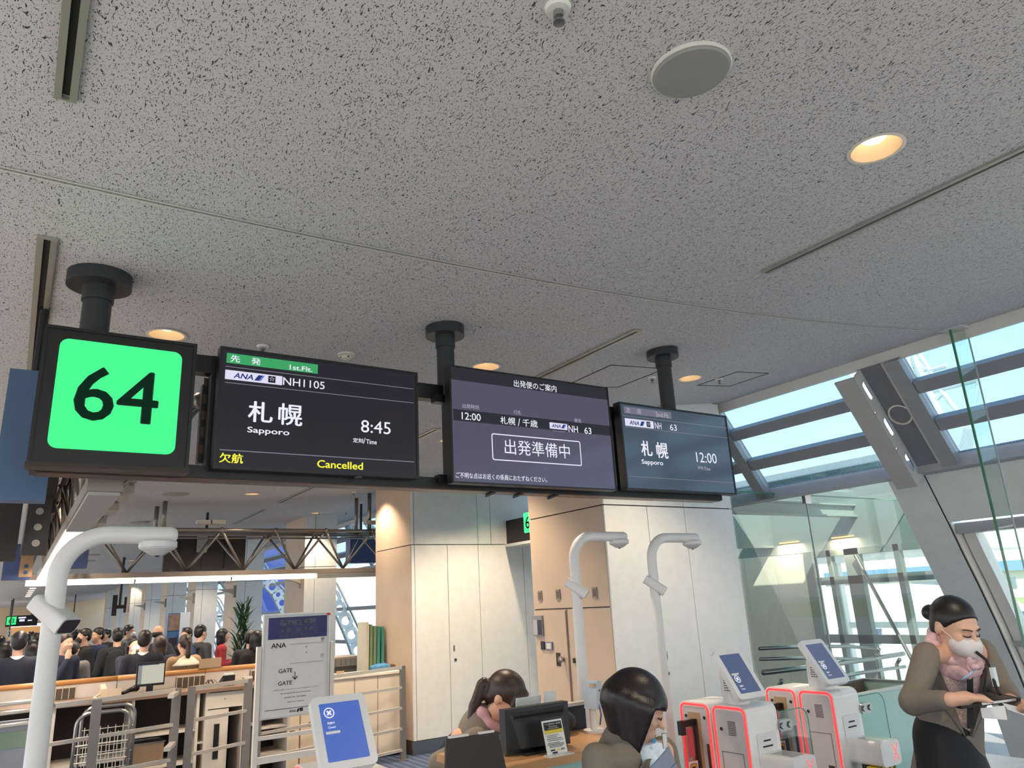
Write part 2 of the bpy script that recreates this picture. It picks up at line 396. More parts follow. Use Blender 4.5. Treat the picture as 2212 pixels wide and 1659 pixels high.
# lock plates on both pillars
def lock(px, py, py2, y0, par):
    for (q, kind) in ((py, 0), (py2, 1)):
        c = at(px+(3 if kind else 0), q, y=y0)
        if kind: MB().lathe([(0.018, -0.006), (0.018, 0), ], c, 16, 'Y').build('lock_rim', STEEL(), par); MB().lathe([(0.011, -0.009), (0.011, 0)], c, 12, 'Y').build('lock_core', DARK(), par)
        else:
            MB().prism(rrect(-0.011, -0.035, 0.011, 0.035, 0.004), c, (1, 0, 0), (0, 0, 1), 0.004).build('pull_plate', STEEL(), par)
            MB().prism(rrect(-0.006, -0.022, 0.006, 0.01, 0.003), c+Vector((0, -0.0045, 0)), (1, 0, 0), (0, 0, 1), 0.002).build('pull_slot', M('pull_slot_grey', (120, 118, 116), 0.5), par)
lock(981, 1400, 1425, Y1, p1); lock(1440, 1416, 1455, Y2, p2)
# service door and wall fittings in the wood side of the nearer pillar
xf = 4.118
def on2(px, py): return at(px, py, x=xf)
zj = on2(1285, 1312).z; yb = Y2+1.1
MB().box((xf-0.001, Y2+0.03, zj-0.004), (xf+0.003, yb, zj+0.004)).build('joint', DARK(), p2)
dy = on2(1228, 1400).y
dr = thing('door_1', None, None, (xf, dy, 0)); tag(dr, kind='structure')
MB().box((xf-0.012, dy, 0.02), (xf+0.004, yb-0.04, zj-0.02)).build('door_leaf', BEIGE(), dr)
MB().box((xf-0.004, dy-0.012, 0), (xf+0.006, dy-0.002, zj-0.008)).build('door_frame', M('door_frame_brown', (140, 118, 100), 0.5), dr)
c = on2(1221, 1424); MB().lathe([(0.012, -0.01), (0.014, -0.03), (0.028, -0.045), (0.028, -0.06), (0.0, -0.068)], c, 16, 'X').build('door_knob', STEEL(), dr, auto=40)
c = on2(1209, 1424); MB().box(c+Vector((-0.016, -0.03, -0.055)), c+Vector((0, 0.03, 0.055))).build('handle_plate', M('brown_plate', (58, 42, 34), 0.4), dr)
c = on2(1241, 1427); MB().box(c+Vector((-0.01, -0.012, -0.02)), c+Vector((0, 0.012, 0.02))).build('strike_plate', M('brown_plate', (58, 42, 34), 0.4), dr)
def plate(p0, p1_, mat, name, label, cat, th=0.012):
    a, b = on2(*p0), on2(*p1_)
    return tag(MB().box((xf-th-0.012, a.y, a.z), (xf-0.0125, b.y, b.z)).build(name, mat), label, cat)
pn = thing('key_panel', 'grey steel panel with three key slots on the service door', 'panel', tuple(on2(1168, 1373)))
a, b = on2(1155, 1330), on2(1178, 1374)
MB().box((xf-0.028, a.y, a.z), (xf-0.0125, b.y, b.z)).build('panel_plate', M('panel_grey', (150, 150, 152), 0.35, 0.6), pn)
dyp = (b.y-a.y); dzp = (b.z-a.z)
for k in range(3):
    zc = a.z + dzp*(0.33+0.24*k)
    MB().box((xf-0.032, a.y+dyp*0.55, zc-0.022), (xf-0.0285, a.y+dyp*0.92, zc+0.022)).build('key_window', M('panel_blue_dark', (52, 60, 78), 0.3), pn)
    MB().box((xf-0.0305, a.y+dyp*0.08, zc-0.022), (xf-0.0285, a.y+dyp*0.50, zc+0.022)).build('label_strip', M('panel_label', (178, 178, 180), 0.5), pn)
plate((1172, 1385), (1180, 1403), M('dark_tag', (48, 48, 60), 0.4), 'notice_plate', 'small dark ruled notice on the service door', 'notice')
plate((1182, 1386), (1198, 1404), M('blue_tag', (118, 122, 160), 0.4), 'notice_card', 'blue-edged notice card on the service door', 'notice')
a, b = on2(1184.5, 1388.5), on2(1195.5, 1401.5); MB().box((xf-0.026, a.y, a.z), (xf-0.0246, b.y, b.z)).build('card_paper', M('card_cream', (220, 214, 200), 0.6), COL.objects['notice_card'])
for i, (px, py) in enumerate(((1167, 1287), (1206, 1284), (1285, 1280))):
    c = on2(px, py); o = tag(MB().box(c+Vector((-0.008, -0.03, -0.045)), c+Vector((0.004, 0.03, 0.045))).build('switch_plate', M('switch_grey', (150, 138, 128), 0.4)), 'small square switch plate on the wood side of the pillar', 'switch', 'switch plates on the pillar')
    MB().box(c+Vector((-0.011, -0.018, -0.03)), c+Vector((-0.008, 0.018, 0.03))).build('rocker', M('switch_dark', (104, 94, 88), 0.4), o)

# further pillars, one per bay
FARY = [12.73, 17.37, 21.86, 26.3, 30.8, 35.2, 39.7, 44.2]
x3 = at(727, 1250, y=12.73).x
for i, y in enumerate(FARY):
    pillar(y, 1.1, x3 if i < 6 else 5.2, 'pale panelled pillar in the row down the hall', [4.3, 4.8], [4.3], 'pillars down the hall')
# wing-shaped wall lamps on the wood sides of those pillars
sc0 = None
for i, y in enumerate(FARY[:6]):
    if sc0 is None:
        sc0 = thing('wall_lamp', 'small wing-shaped wall lamp on a far pillar', 'lamp', (4.12, y+0.12, 2.13), group='wing lamps on the far pillars')
        m = M('wing_lamp_metal', (196, 182, 166), 0.4, 0.3)
        MB().prism([(0, -0.02), (-0.10, 0.03), (-0.34, 0.10), (-0.36, 0.115), (0, 0.115)], (4.12, y+0.16, 2.13), (1, 0, 0), (0, 0, 1), 0.10).build('wing_shade', m, sc0)
        MB().box((4.085, y+0.04, 2.06), (4.118, y+0.18, 2.32)).build('bracket', M('lamp_bracket', (150, 136, 122), 0.5), sc0)
    else:
        c = copy_tree(sc0); c.location = (4.12, y+0.12, 2.13)

# beam sign between the two near pillars (the back of it faces the windows)
xs_ = 5.55
bs = thing('beam_sign', 'long dark overhead sign box with a green gate number between the pillars', 'sign', (xs_, 7.2, 2.47))
MB().box((xs_, 5.9, 2.41), (xs_+0.16, Y1+0.01, 2.72)).build('sign_box', M('sign_black', (26, 20, 22), 0.35), bs)
MB().box((xs_-0.03, 5.9, 2.37), (xs_+0.5, Y1, 2.405)).build('soffit', WHITE(), bs)
c0, c1 = at(1131, 1112, x=xs_), at(1152, 1145, x=xs_)
GREEN = M('backlit_green', (52, 236, 130), 0.4, 0, 1.0, ecol=(58, 240, 132))
w = c0.y-c1.y+0.12; zc = (c0.z+c1.z)/2; hh = (c0.z-c1.z)/2
MB().prism(rrect(0, -0.13, 0.30, 0.13, 0.02), (xs_-0.001, c0.y, zc), (0, -1, 0), (0, 0, 1), 0.004).build('number_panel', GREEN, bs)
INK = M('sign_ink', (14, 30, 22), 0.5)
lettering('64', bs, (xs_-0.0065, c0.y, zc), (0, -1, 0), (0, 0, 1), (0.04, -0.08, 0.26, 0.08), INK, 0.01)

# ---- skylight band, arch, lower facade
A0, B0 = Vector((5.86, 0, 3.40)), Vector((6.45, 0, 2.60))
SN = Vector((-(B0.z-A0.z), 0, (B0.x-A0.x))).normalized()       # outward-up normal of the sloped glazing
def sky_pt(t, y, d=0.0):
    p = A0 + (B0-A0)*t + SN*d; return Vector((p.x, y, p.z))
FRAME = M('window_frame_grey', (158, 158, 162), 0.42, 0.15); FRAMED = M('window_frame_dark', (146, 146, 154), 0.5)
PALE = M('frame_pale', (206, 206, 204), 0.4)
struct('trim_4', MB().box((XE, YS, 3.39), (XE+0.03, 48, 3.50)), M('fascia_white', (224, 222, 218), 0.5))
ROWS = [(-0.01, 0.21), (0.32, 0.572), (0.685, 0.95)]
RAFT = [-6.0, -2.6, 0.35, 3.02, 4.93, 7.9, 11.0, 15.2, 19.6, 24.0, 28.5, 33.0, 37.5, 42.0, 46.5]
SKYGL = glass('roof_glass', (176, 208, 222), 0.8, stripes=True)
nwin = 0
for i, (ya, yb2) in enumerate(zip(RAFT[:-1], RAFT[1:])):
    nwin += 1
    w_ = thing('window_%d' % nwin, None, None, tuple(sky_pt(1, ya))); tag(w_, kind='structure')
    y0, y1 = ya+0.05, yb2-0.05
    if ya == 3.02: y0 = 3.45
    for (t0, t1) in ROWS:
        MB().add([sky_pt(t0, y0), sky_pt(t1, y0), sky_pt(t1, y1), sky_pt(t0, y1)], [(0, 1, 2, 3)]).build('pane', SKYGL, w_)
    for t0, t1 in ((0.21, 0.32), (0.572, 0.685)):
        a, b = sky_pt((t0+t1)/2, y0, -0.03), sky_pt((t0+t1)/2, y1, -0.03)
        MB().bar(a, b, 0.08, (B0-A0).length*(t1-t0), up=tuple((B0-A0).normalized())).build('transom', FRAMED, w_)
    # rafter at the start of the bay: bevelled frame
    rw = 0.12 if ya not in (3.02,) else 0.13
    MB().bar(sky_pt(-0.02, ya+0.02, -0.02), sky_pt(1.0, ya+0.02, -0.02), rw, 0.12, up=tuple(SN)).build('rafter', FRAME, w_)
    MB().bar(sky_pt(-0.02, ya+0.02+rw*0.62, -0.01), sky_pt(1.0, ya+0.02+rw*0.62, -0.01), rw*0.3, 0.07, up=tuple(SN)).build('rafter_bead', PALE, w_)
# closed panel beside the arch, with the sill band below the sloped glass
struct('trim_5', MB().add([sky_pt(-0.02, 3.09, -0.03), sky_pt(1.02, 3.09, -0.03), sky_pt(1.02, 3.36, -0.03), sky_pt(-0.02, 3.36, -0.03)], [(0, 1, 2, 3)]), M('closed_panel_grey', (126, 126, 134), 0.6))
struct('trim_6', MB().prism([(6.40, 2.53), (6.60, 2.53), (6.60, 2.66), (6.44, 2.66)], (0, 12.0, 0), (1, 0, 0), (0, 0, 1), 22.0), M('sill_band', (172, 172, 178), 0.5))
CURVE = [(2.55, 6.60), (2.34, 6.72), (2.13, 6.837), (1.85, 6.98), (1.58, 7.13), (1.24, 7.30), (0.88, 7.46), (0.45, 7.62), (0.0, 7.74)]
def ribbon(y0, y1, c0_, off=0.0, th=0.0):
    mb = MB(); k = len(c0_)
    vs = [(x+off, y0, z) for z, x in c0_] + [(x+off, y1, z) for z, x in c0_]
    fs = [(i, i+1, k+i+1, k+i) for i in range(k-1)]
    if th:
        vs += [(x+off+th, y0, z) for z, x in c0_] + [(x+off+th, y1, z) for z, x in c0_]
        for i in range(k-1):
            fs += [(2*k+i, 3*k+i, 3*k+i+1, 2*k+i+1), (i, 2*k+i, 2*k+i+1, i+1), (k+i, k+i+1, 3*k+i+1, 3*k+i)]
        fs += [(0, k, 3*k, 2*k), (k-1, 3*k-1, 4*k-1, 2*k-1)]
    return mb.add(vs, fs)
CLAD = M('arch_cladding_grey', (226, 229, 227), 0.55)
ar = thing('trim_7', None, None, (7.7, 3.5, 0)); tag(ar, kind='structure')
ribbon(3.39, 3.72, CURVE, 0, 0.5).build('arch_cladding', CLAD, ar)
ribbon(3.384, 3.39, CURVE, 0.004, 0.012).build('arch_joint', DARK(), ar)
ribbon(3.375, 3.384, CURVE[2:], 0.02, 0.46).build('arch_jamb', M('jamb_cream', (232, 222, 212), 0.5), ar)
# upper arch rib: flange and web with long slots, under the sloped glass
rb = thing('trim_8', None, None, tuple(sky_pt(1, 3.4))); tag(rb, kind='structure')
dpt = 0.18
MB().bar(sky_pt(-0.02, 3.418, -dpt), sky_pt(1.09, 3.418, -dpt), 0.175, 0.02, up=tuple(SN)).build('rib_flange', M('rib_grey', (176, 176, 174), 0.45), rb)
o_ = sky_pt(-0.02, 3.34, -dpt); L_ = (B0-A0).length*1.11; ux = (B0-A0).normalized(); segs = 3
for k in range(segs):
    a, b = L_*k/segs, L_*(k+1)/segs
    c_ = (a+b)/2; hl = 0.085; n = 6
    inner = rrect(c_-hl, dpt*0.28, c_+hl, dpt*0.72, dpt*0.21, 3)
    outer = []
    for (x, y) in inner:
        sx = (x-c_)/hl; sy = (y-dpt*0.5)/(dpt*0.22); m_ = max(abs(sx), abs(sy), 1e-6); outer.append((c_+(b-a)/2*sx/m_, dpt*0.5+dpt*0.5*sy/m_))
    MB().ring(outer, inner, o_, ux, SN, 0.012).build('rib_web', M('rib_web_pale', (206, 206, 206), 0.45), rb)
# lower facade south of the arch: spandrel, frames, glass
sp = ribbon(YS, 3.375, [c for c in CURVE if c[0] > 2.1], 0, 0.06); struct('wall_spandrel', sp, CLAD)
lw = thing('window_30', None, None, (7.7, 2, 0)); tag(lw, kind='structure')
lowc = [(2.12, 6.85)] + CURVE[3:]
CLEAR = glass('clear_glass', (238, 248, 244), 0.9)
yy = 3.36; k = 0
while yy > YS+0.3:
    y0 = max(yy-1.75, YS)
    ribbon(yy-0.10, yy, lowc, 0.12, 0.16).build('window_post', M('post_white', (226, 222, 216), 0.45), lw)
    ribbon(y0, yy-0.10, lowc, 0.22).build('pane', CLEAR, lw)
    yy = y0
MB().bar((7.0, YS, 2.07), (7.0, 3.37, 2.07), 0.16, 0.09).build('head_rail', FRAME, lw)
MB().bar((7.36, YS, 1.08), (7.36, 3.30, 1.08), 0.07, 0.05).build('mid_rail', FRAME, lw)
# facade north of the gate: arched ribs with round holes, transoms and glass bay by bay
nf = thing('window_31', None, None, (7.7, 12, 0)); tag(nf, kind='structure')
fullc = [(3.44, 5.86), (3.2, 6.03), (2.9, 6.24), (2.6, 6.46)] + CURVE[1:]
RIBW = M('rib_white', (226, 228, 228), 0.4)
ribon = ribbon(8.6, 47.0, CURVE, 0.25); ribon.build('glazing', CLEAR, nf)
for z, x in ((2.56, 6.75), (1.7, 7.3), (0.85, 7.72)):
    MB().bar((x, 8.6, z), (x, 47.0, z), 0.10, 0.09).build('transom', FRAME, nf)
for i, y in enumerate([10.4, 14.6, 18.9, 23.4, 27.8, 32.3, 36.8, 41.3]):
    rr_ = thing('arched_rib', 'curved white steel rib pierced by round holes at the glazing', 'steel rib', (7.5, y, 0), group='curved ribs along the glazing')
    prev = None
    for (za, xa), (zb, xb) in zip(fullc[:-1], fullc[1:]):
        p, q = Vector((xa, y, za)), Vector((xb, y, zb)); d = q-p; ln = d.length; ux = d.normalized(); uy = Vector((0, 1, 0)).cross(ux)
        if uy.x < 0: uy = -uy
        wd_ = 0.34; rr = min(ln*0.30, 0.11); cxy = (ln/2, wd_/2)
        inner = circ(cxy[0], cxy[1], rr, 12); outer = []
        for (x_, y_) in inner:
            sx, sy = (x_-cxy[0])/rr, (y_-cxy[1])/rr; m_ = max(abs(sx), abs(sy)); outer.append((cxy[0]+ln*0.505*sx/m_, cxy[1]+wd_/2*sy/m_))
        MB().ring(outer, inner, p-uy*0.17, ux, uy, 0.03).build('pierced_plate', RIBW, rr_)
        MB().bar(p-uy*0.17, q-uy*0.17, 0.16, 0.02, up=tuple(uy)).build('flange', RIBW, rr_)
    for dx in (0.32, 0.45): MB().tube([(x+dx, y+0.5, z) for z, x in fullc], 0.03, 6).build('stay', FRAME, rr_)

# ---- glass partition beside the nearer pillar and the tall glass fin
EDGE = M('glass_edge_green', (70, 128, 96), 0.15, coat=0.5)
GREENGL = glass('partition_glass', (219, 229, 225), 0.9)
gp = thing('glass_partition', 'greenish frameless glass partition between the white pillar and the grey arch', 'partition', (5.75, Y2, 0))
for a, b in ((5.76, 6.915), (6.93, 9.3)):
    MB().add([(a, Y2, 0.0), (b, Y2, 0.0), (b, Y2, 2.57), (a, Y2, 2.57)], [(0, 1, 2, 3)]).build('pane', GREENGL, gp)
    MB().box((a, Y2-0.007, 2.57), (b, Y2+0.007, 2.582)).build('pane_edge', EDGE, gp)
MB().box((6.918, Y2-0.007, 0), (6.927, Y2+0.007, 2.57)).build('joint', M('joint_grey_green', (176, 190, 186), 0.3), gp)
c = at(1742, 1076, y=Y2); MB().box(c+Vector((-0.05, -0.02, -0.06)), c+Vector((0.05, 0.02, 0.07))).build('clamp', STEEL(), gp)
fn = thing('glass_fin', 'tall clear glass fin with a bright green edge standing from floor to ceiling', 'glass fin', (5.72, 2.52, 0))
MB().box((5.712, 2.50, 0), (5.722, 2.516, 3.47)).build('edge', EDGE, fn)
MB().add([(5.722, 2.50, 0), (5.85, 2.45, 0), (5.85, 2.45, 3.47), (5.722, 2.50, 3.47)], [(0, 1, 2, 3)]).build('pane', glass('fin_glass', (232, 246, 240), 2.2), fn)
MB().box((5.845, 2.445, 0), (5.852, 2.455, 3.47)).build('far_edge', M('fin_far_edge', (180, 196, 200), 0.2), fn)
MB().box((5.69, 2.42, 3.455), (5.86, 2.57, 3.478)).build('head_clamp', M('clamp_pale', (214, 214, 210), 0.35), fn)

# ---- boarding neck seen through the partition
NK = 9.0
nk = thing('wall_neck', None, None, (NK, 6.5, 0)); tag(nk, kind='structure')
GG = M('neck_grey', (150, 160, 158), 0.55)
MB().box((NK, 4.6, 2.09), (NK+0.25, 8.6, 3.0)).build('header', GG, nk)
MB().box((6.5, 8.55, 0), (NK+0.2, 8.7, 3.0)).build('end_panel', M('neck_white', (220, 222, 220), 0.5), nk)
MB().box((6.5, 5.55, 2.475), (NK, 5.67, 2.495)).build('beam_flange', M('beam_green_grey', (168, 182, 176), 0.5), nk)
MB().box((6.5, 5.60, 2.49), (NK, 5.62, 2.62)).build('beam_web', M('beam_green_grey', (168, 182, 176), 0.5), nk)
MB().box((6.5, 5.55, 2.615), (NK, 5.67, 2.635)).build('beam_flange', M('beam_green_grey', (168, 182, 176), 0.5), nk)
MB().box((6.5, 6.9, 2.2), (NK, 7.0, 2.75)).build('cross_beam', GG, nk)
MB().add([(6.6, 3.75, 2.72), (NK+0.25, 3.75, 2.72), (NK+0.25, 8.7, 2.72), (6.6, 8.7, 2.72)], [(0, 1, 2, 3)]).build('neck_light_pane', CLEAR, nk)  # overhead pane made up to let skylight onto the neck panels
MB().box((6.6, 3.75, 2.73), (8.1, 8.7, 2.80)).build('neck_shade_slab', M('shade_slab_pale', (206, 210, 208), 0.6), nk)  # opaque half added overhead to dim the neck again
MB().box((6.9, 3.72, -0.2), (NK+0.3, 8.7, -0.02)).build('neck_floor', M('neck_floor_grey', (150, 150, 150), 0.7), nk)
CRP = M('neck_cream_panel', (245, 240, 226), 0.5)
for a, b in ((6.42, 6.92), (6.93, 7.45), (7.46, 8.0)): MB().box((NK-0.02, a, 0.1), (NK+0.02, b, 2.08)).build('cream_panel', CRP, nk)
MB().box((NK-0.05, 6.28, 0), (NK+0.05, 6.42, 2.09)).build('post', GG, nk)
for z, h in ((1.70, 0.10), (0.98, 0.10), (2.05, 0.08)): MB().box((NK-0.03, 4.6, z-h/2), (NK+0.06, 6.28, z+h/2)).build('transom', GG, nk)
for y, w in ((5.72, 0.20), (5.12, 0.07), (6.05, 0.06)): MB().box((NK-0.03, y-w/2, 0), (NK+0.06, y+w/2, 2.09)).build('mullion', GG, nk)
MB().add([(NK, 4.6, 0.1), (NK, 6.28, 0.1), (NK, 6.28, 2.09), (NK, 4.6, 2.09)], [(0, 1, 2, 3)]).build('pane', CLEAR, nk)
MB().cyl((8.9, 5.62, 2.0), (8.9, 5.06, 0.55), 0.022, 10).build('brace_tube', STEEL(), nk)
for px, py in ((1705, 1172), (1820, 1160)):
    c = at(px, py, x=NK-0.01); MB().box(c+Vector((-0.012, -0.16, -0.008)), c+Vector((0, 0.16, 0.008))).build('light_slit', M('slit_lamp', (255, 190, 120), 0.4, 0, 1.6), nk)
    ld = bpy.data.lights.new('slit_beam', 'AREA'); ld.shape = 'RECTANGLE'; ld.size = 0.3; ld.size_y = 0.05; ld.energy = 6; ld.color = (1.0, 0.75, 0.5); lo = bpy.data.objects.new('slit_beam', ld); COL.objects.link(lo); lo.parent = nk; lo.location = wm(nk).inverted() @ (c+Vector((-0.06, 0, -0.02))); lo.rotation_euler = (0, 0, PI/2)
jb = thing('boarding_bridge', 'white roofed boarding bridge outside the neck windows', 'boarding bridge', (10.5, 6.2, -5))
JW = M('bridge_white', (232, 232, 232), 0.5)
MB().box((9.35, 4.9, 2.02), (12.6, 8.4, 2.12)).build('roof', JW, jb); MB().box((9.35, 4.9, -0.15), (12.6, 8.4, -0.02)).build('deck', JW, jb)
for x_, y_ in ((12.5, 5.0), (12.5, 8.3), (9.6, 8.3)): MB().box((x_-0.06, y_-0.06, -5.0), (x_+0.06, y_+0.06, 2.02)).build('post', JW, jb)
MB().box((12.5, 5.06, 0.9), (12.56, 8.24, 1.0)).build('side_rail', JW, jb)
hr = thing('handrail', 'stainless ramp handrails on bent posts behind the glass partition', 'handrail', (7.0, 5.4, 0))
for pts, r in (([(1640, 1401), (1737, 1397), (1830, 1396), (1890, 1401)], 0.018), ([(1642, 1424), (1740, 1421), (1850, 1424), (1885, 1426)], 0.018), ([(1648, 1453), (1766, 1440), (1870, 1425), (1952, 1412)], 0.026), ([(1790, 1466), (1880, 1450), (1955, 1440)], 0.020)):
    MB().tube([at(p[0], p[1], y=5.35) for p in pts], r, 8).build('rail', STEEL(), hr, smooth=True)
for px, py in ((1680, 1470), (1890, 1402), (1935, 1424)):
    c = at(px, py, y=5.4); MB().tube([(c.x, 5.4, 0.0), (c.x, 5.4, c.z-0.06), (c.x+0.02, 5.38, c.z-0.02), (c.x, 5.35, c.z)], 0.022, 8).build('post', STEEL(), hr, smooth=True)

# ---- what lies outside: apron, far buildings, aircraft, white steel mast
struct('trim_apron', MB().box((-300, -300, -5.2), (420, 320, -5.0)), M('apron_concrete', (190, 186, 178), 0.8, noise=(0.05, 0.06)))
struct('trim_grass', MB().box((150, -200, -5.0), (300, 320, -4.9)), M('airfield_grass', (176, 170, 110), 0.9, noise=(0.03, 0.1)))
hz = thing('terminal_building', 'long low pale building with a blue roof edge across the airfield', 'building', (260, 60, -5))
MB().box((255, -60, -5), (285, 240, 3)).build('hall', M('far_building', (214, 216, 216), 0.7), hz)
MB().box((253, -60, 3), (287, 240, 6)).build('roof_edge', M('far_roof_blue', (112, 160, 206), 0.6), hz)
for k in range(14): MB().box((254.6, -50+k*20, -2), (255, -38+k*20, 1)).build('window', M('far_window', (120, 140, 158), 0.3), hz)
jt = thing('airplane', 'white airliner with a blue tail parked at the stand beyond the windows', 'airplane', (30, 20, -5))
FUS = M('aircraft_white', (240, 240, 240), 0.3, coat=0.4)
ax = Vector((-0.35, 1.0, 0)).normalized(); base = Vector((24.5, 13.0, -0.4))
prof = [(0.0, -3.2), (0.7, -2.9), (1.35, -2.1), (1.8, -0.8), (2.0, 1.0), (2.0, 24), (1.6, 29), (0.9, 33), (0.25, 36)]
mb = MB(); n = 24; vs = []; sx = ax.cross(Vector((0, 0, 1)))
for r_, h in prof:
    for j in range(n): t_ = 2*PI*j/n; vs.append(base+ax*h+sx*math.cos(t_)*r_+Vector((0, 0, 1))*math.sin(t_)*r_)
mb.add(vs, [(i*n+j, i*n+(j+1) % n, (i+1)*n+(j+1) % n, (i+1)*n+j) for i in range(len(prof)-1) for j in range(n)])
mb.build('fuselage', FUS, jt, smooth=True)
for k in range(26):
    c = base+ax*(1.5+k*0.9)-sx*1.93+Vector((0, 0, 0.5)); MB().box(c+Vector((-0.12, -0.14, -0.2)), c+Vector((0.12, 0.14, 0.2))).build('cabin_window', M('cabin_window', (60, 84, 120), 0.2), jt)
for k in range(3):
    c = base+ax*(-2.2+0.25*k)-sx*(0.9-0.45*k)+Vector((0, 0, 0.85)); MB().box(c+Vector((-0.28, -0.2, -0.2)), c+Vector((0.28, 0.2, 0.2))).build('cockpit_window', M('cabin_window', (60, 84, 120), 0.2), jt)
t0 = base+ax*30; MB().prism([(0, 0), (5.5, 0), (7.5, 6.5), (5.2, 6.5)], t0+Vector((0, 0, 1)), ax, (0, 0, 1), 0.3).build('tail_fin', M('tail_blue', (36, 60, 150), 0.35), jt)
for s_ in (-1, 1):
    w0 = base+ax*11+sx*s_*1.6+Vector((0, 0, -1.0)); MB().add([w0, w0+ax*5.5, w0+ax*10+sx*s_*14+Vector((0, 0, 1)), w0+ax*8+sx*s_*14+Vector((0, 0, 1)), w0+Vector((0, 0, -0.3)), w0+ax*5.5+Vector((0, 0, -0.3)), w0+ax*10+sx*s_*14+Vector((0, 0, 0.8)), w0+ax*8+sx*s_*14+Vector((0, 0, 0.8))], [(0, 1, 2, 3), (7, 6, 5, 4), (0, 4, 5, 1), (1, 5, 6, 2), (2, 6, 7, 3), (3, 7, 4, 0)]).build('wing', FUS, jt)
    e0 = w0+ax*4+sx*s_*4+Vector((0, 0, -1.3)); MB().tube([e0-ax*2, e0-ax*1.6, e0+ax*0.6, e0+ax*1.6], [0.8, 0.95, 0.9, 0.5], 16).build('engine', FUS, jt, smooth=True)
for h, s_ in ((1, 0), (13, 1), (13, -1)):
    c = base+ax*h+sx*s_*1.8; MB().cyl(c+Vector((0, 0, -1.5)), c+Vector((0, 0, -4.3)), 0.16, 10).build('landing_gear', STEEL(), jt); MB().cyl(c+Vector((-0.15, 0, -4.3)), c+Vector((0.15, 0, -4.3)), 0.55, 16).build('wheel', BLACK(), jt)
# white lattice mast on the roof edge, seen through the sloped glass
ma = thing('lattice_mast', 'white tubular steel lattice frame standing outside above the sloped glazing', 'mast', (9.2, 3.9, 2.6))
WS = M('mast_white', (236, 232, 222), 0.5)
def dd(px, py, k=9.0): return at(px, py, x=k)
segs_ = [((1955, 772), (2055, 1010)), ((1975, 772), (2075, 1000)), ((1958, 780), (2010, 800)), ((2010, 800), (2045, 790)), ((1975, 770), (2000, 800)), ((1995, 850), (2115, 820)), ((2115, 820), (2105, 870)), ((2030, 840), (2080, 905)), ((2015, 870), (2035, 850)), ((2060, 935), (2095, 905)), ((1985, 765), (2015, 810)), ((1965, 800), (1990, 770))]
for k, (p, q) in enumerate(segs_): MB().cyl(dd(*p), dd(*q), 0.05 if k < 2 else 0.03, 8).build('tube', WS, ma)
MB().bar(dd(2040, 940), dd(2090, 950), 0.3, 0.25).build('cross_arm', WS, ma)
MB().cyl((dd(2055, 1010).x, dd(2055, 1010).y, -5), dd(2055, 1010), 0.06, 8).build('tube', WS, ma)
fl = thing('floodlight', 'white floodlight cluster on a pole outside the lowest roof pane', 'floodlight', tuple(at(1735, 1040, x=30)))
c = at(1735, 1035, x=30); MB().box(c+Vector((-0.5, -0.9, -0.15)), c+Vector((0.5, 0.9, 0.25))).build('lamp_head', WS, fl); MB().box(c+Vector((-0.3, 0.3, 0.2)), c+Vector((0.3, 2.6, 0.5))).build('arm', WS, fl); MB().cyl((c.x, c.y, -5), c, 0.2, 10).build('pole', WS, fl)
# ================================================================== HANGING DISPLAYS
EK = 1.0/(2**S.view_settings.exposure)
def glow(name, rgb, k=1.0):
    if name in MATS: return MATS[name]
    m = M(name, (8, 8, 8), 0.5, 0, 1.0, ecol=rgb, noise=(5, 0.0)); m.node_tree.nodes['Principled BSDF'].inputs['Emission Strength'].default_value = EK*k
    return m
def screen_mat(name, rgb, k=1.0, rough=0.12):
    m = glow(name, rgb, k); b = m.node_tree.nodes['Principled BSDF']; b.inputs['Roughness'].default_value = rough; b.inputs['Specular IOR Level'].default_value = 0.5
    return m
UX, UZ = Vector((1, 0, 0)), Vector((0, 0, 1))
WHT = glow('text_white', (236, 236, 250)); YEL = glow('text_yellow', (250, 250, 70)); NAVY = glow('logo_navy', (22, 40, 110)); SKYB = glow('logo_blue', (30, 110, 190)); LAV = glow('logo_lavender', (222, 220, 242)); INKD = glow('logo_black', (16, 14, 30)); DIM = glow('text_dim', (170, 168, 180)); RULE = glow('rule_grey', (120, 120, 132))
Yb = 3.275
fr = thing('hanging_rack', 'black steel hanging frame with three ceiling poles carrying the gate displays', 'sign frame', (2.0, Yb, 3.05))
zt0, zt1 = at(905, 862, y=Yb).z, at(905, 830, y=Yb).z
zb0, zb1 = at(700, 1047, y=Yb).z, at(700, 1022, y=Yb).z
xr = at(1550, 1080, y=Yb).x
MB().box((0.1, Yb-0.03, zt0), (xr-0.3, Yb+0.03, zt1)).build('top_rail', BLACK(), fr)
MB().box((0.0, Yb-0.04, zb0), (xr, Yb+0.06, zb1)).build('bottom_rail', BLACK(), fr)
MB().box((0.02, Yb-0.035, zb0-0.006), (xr-0.01, Yb+0.055, zb0)).build('rail_underside', M('under_reflection', (88, 70, 62), 0.35, 0.5), fr)  # brown reflection under the black rail put into this strip's colour
for (px, py, rp, rf) in ((221, 582, 0.054, 0.122), (981, 693, 0.047, 0.104), (1450, 748, 0.047, 0.104)):
    c = atc(px, py); c.y = Yb; z = vault(c.x)
    MB().cyl((c.x, Yb, zt0), (c.x, Yb, z-0.02), rp, 24).build('pole', M('pole_charcoal', (44, 46, 50), 0.45), fr, auto=40)
    MB().lathe([(0, -0.055), (rf, -0.055), (rf, 0.01), (0, 0.01)], (c.x, Yb, z), 32).build('ceiling_flange', M('pole_charcoal', (44, 46, 50), 0.45), fr, auto=40)
    MB().lathe([(rp+0.006, -0.12), (rp+0.006, -0.055)], (c.x, Yb, z), 24).build('collar', M('pole_charcoal', (44, 46, 50), 0.45), fr, auto=40)
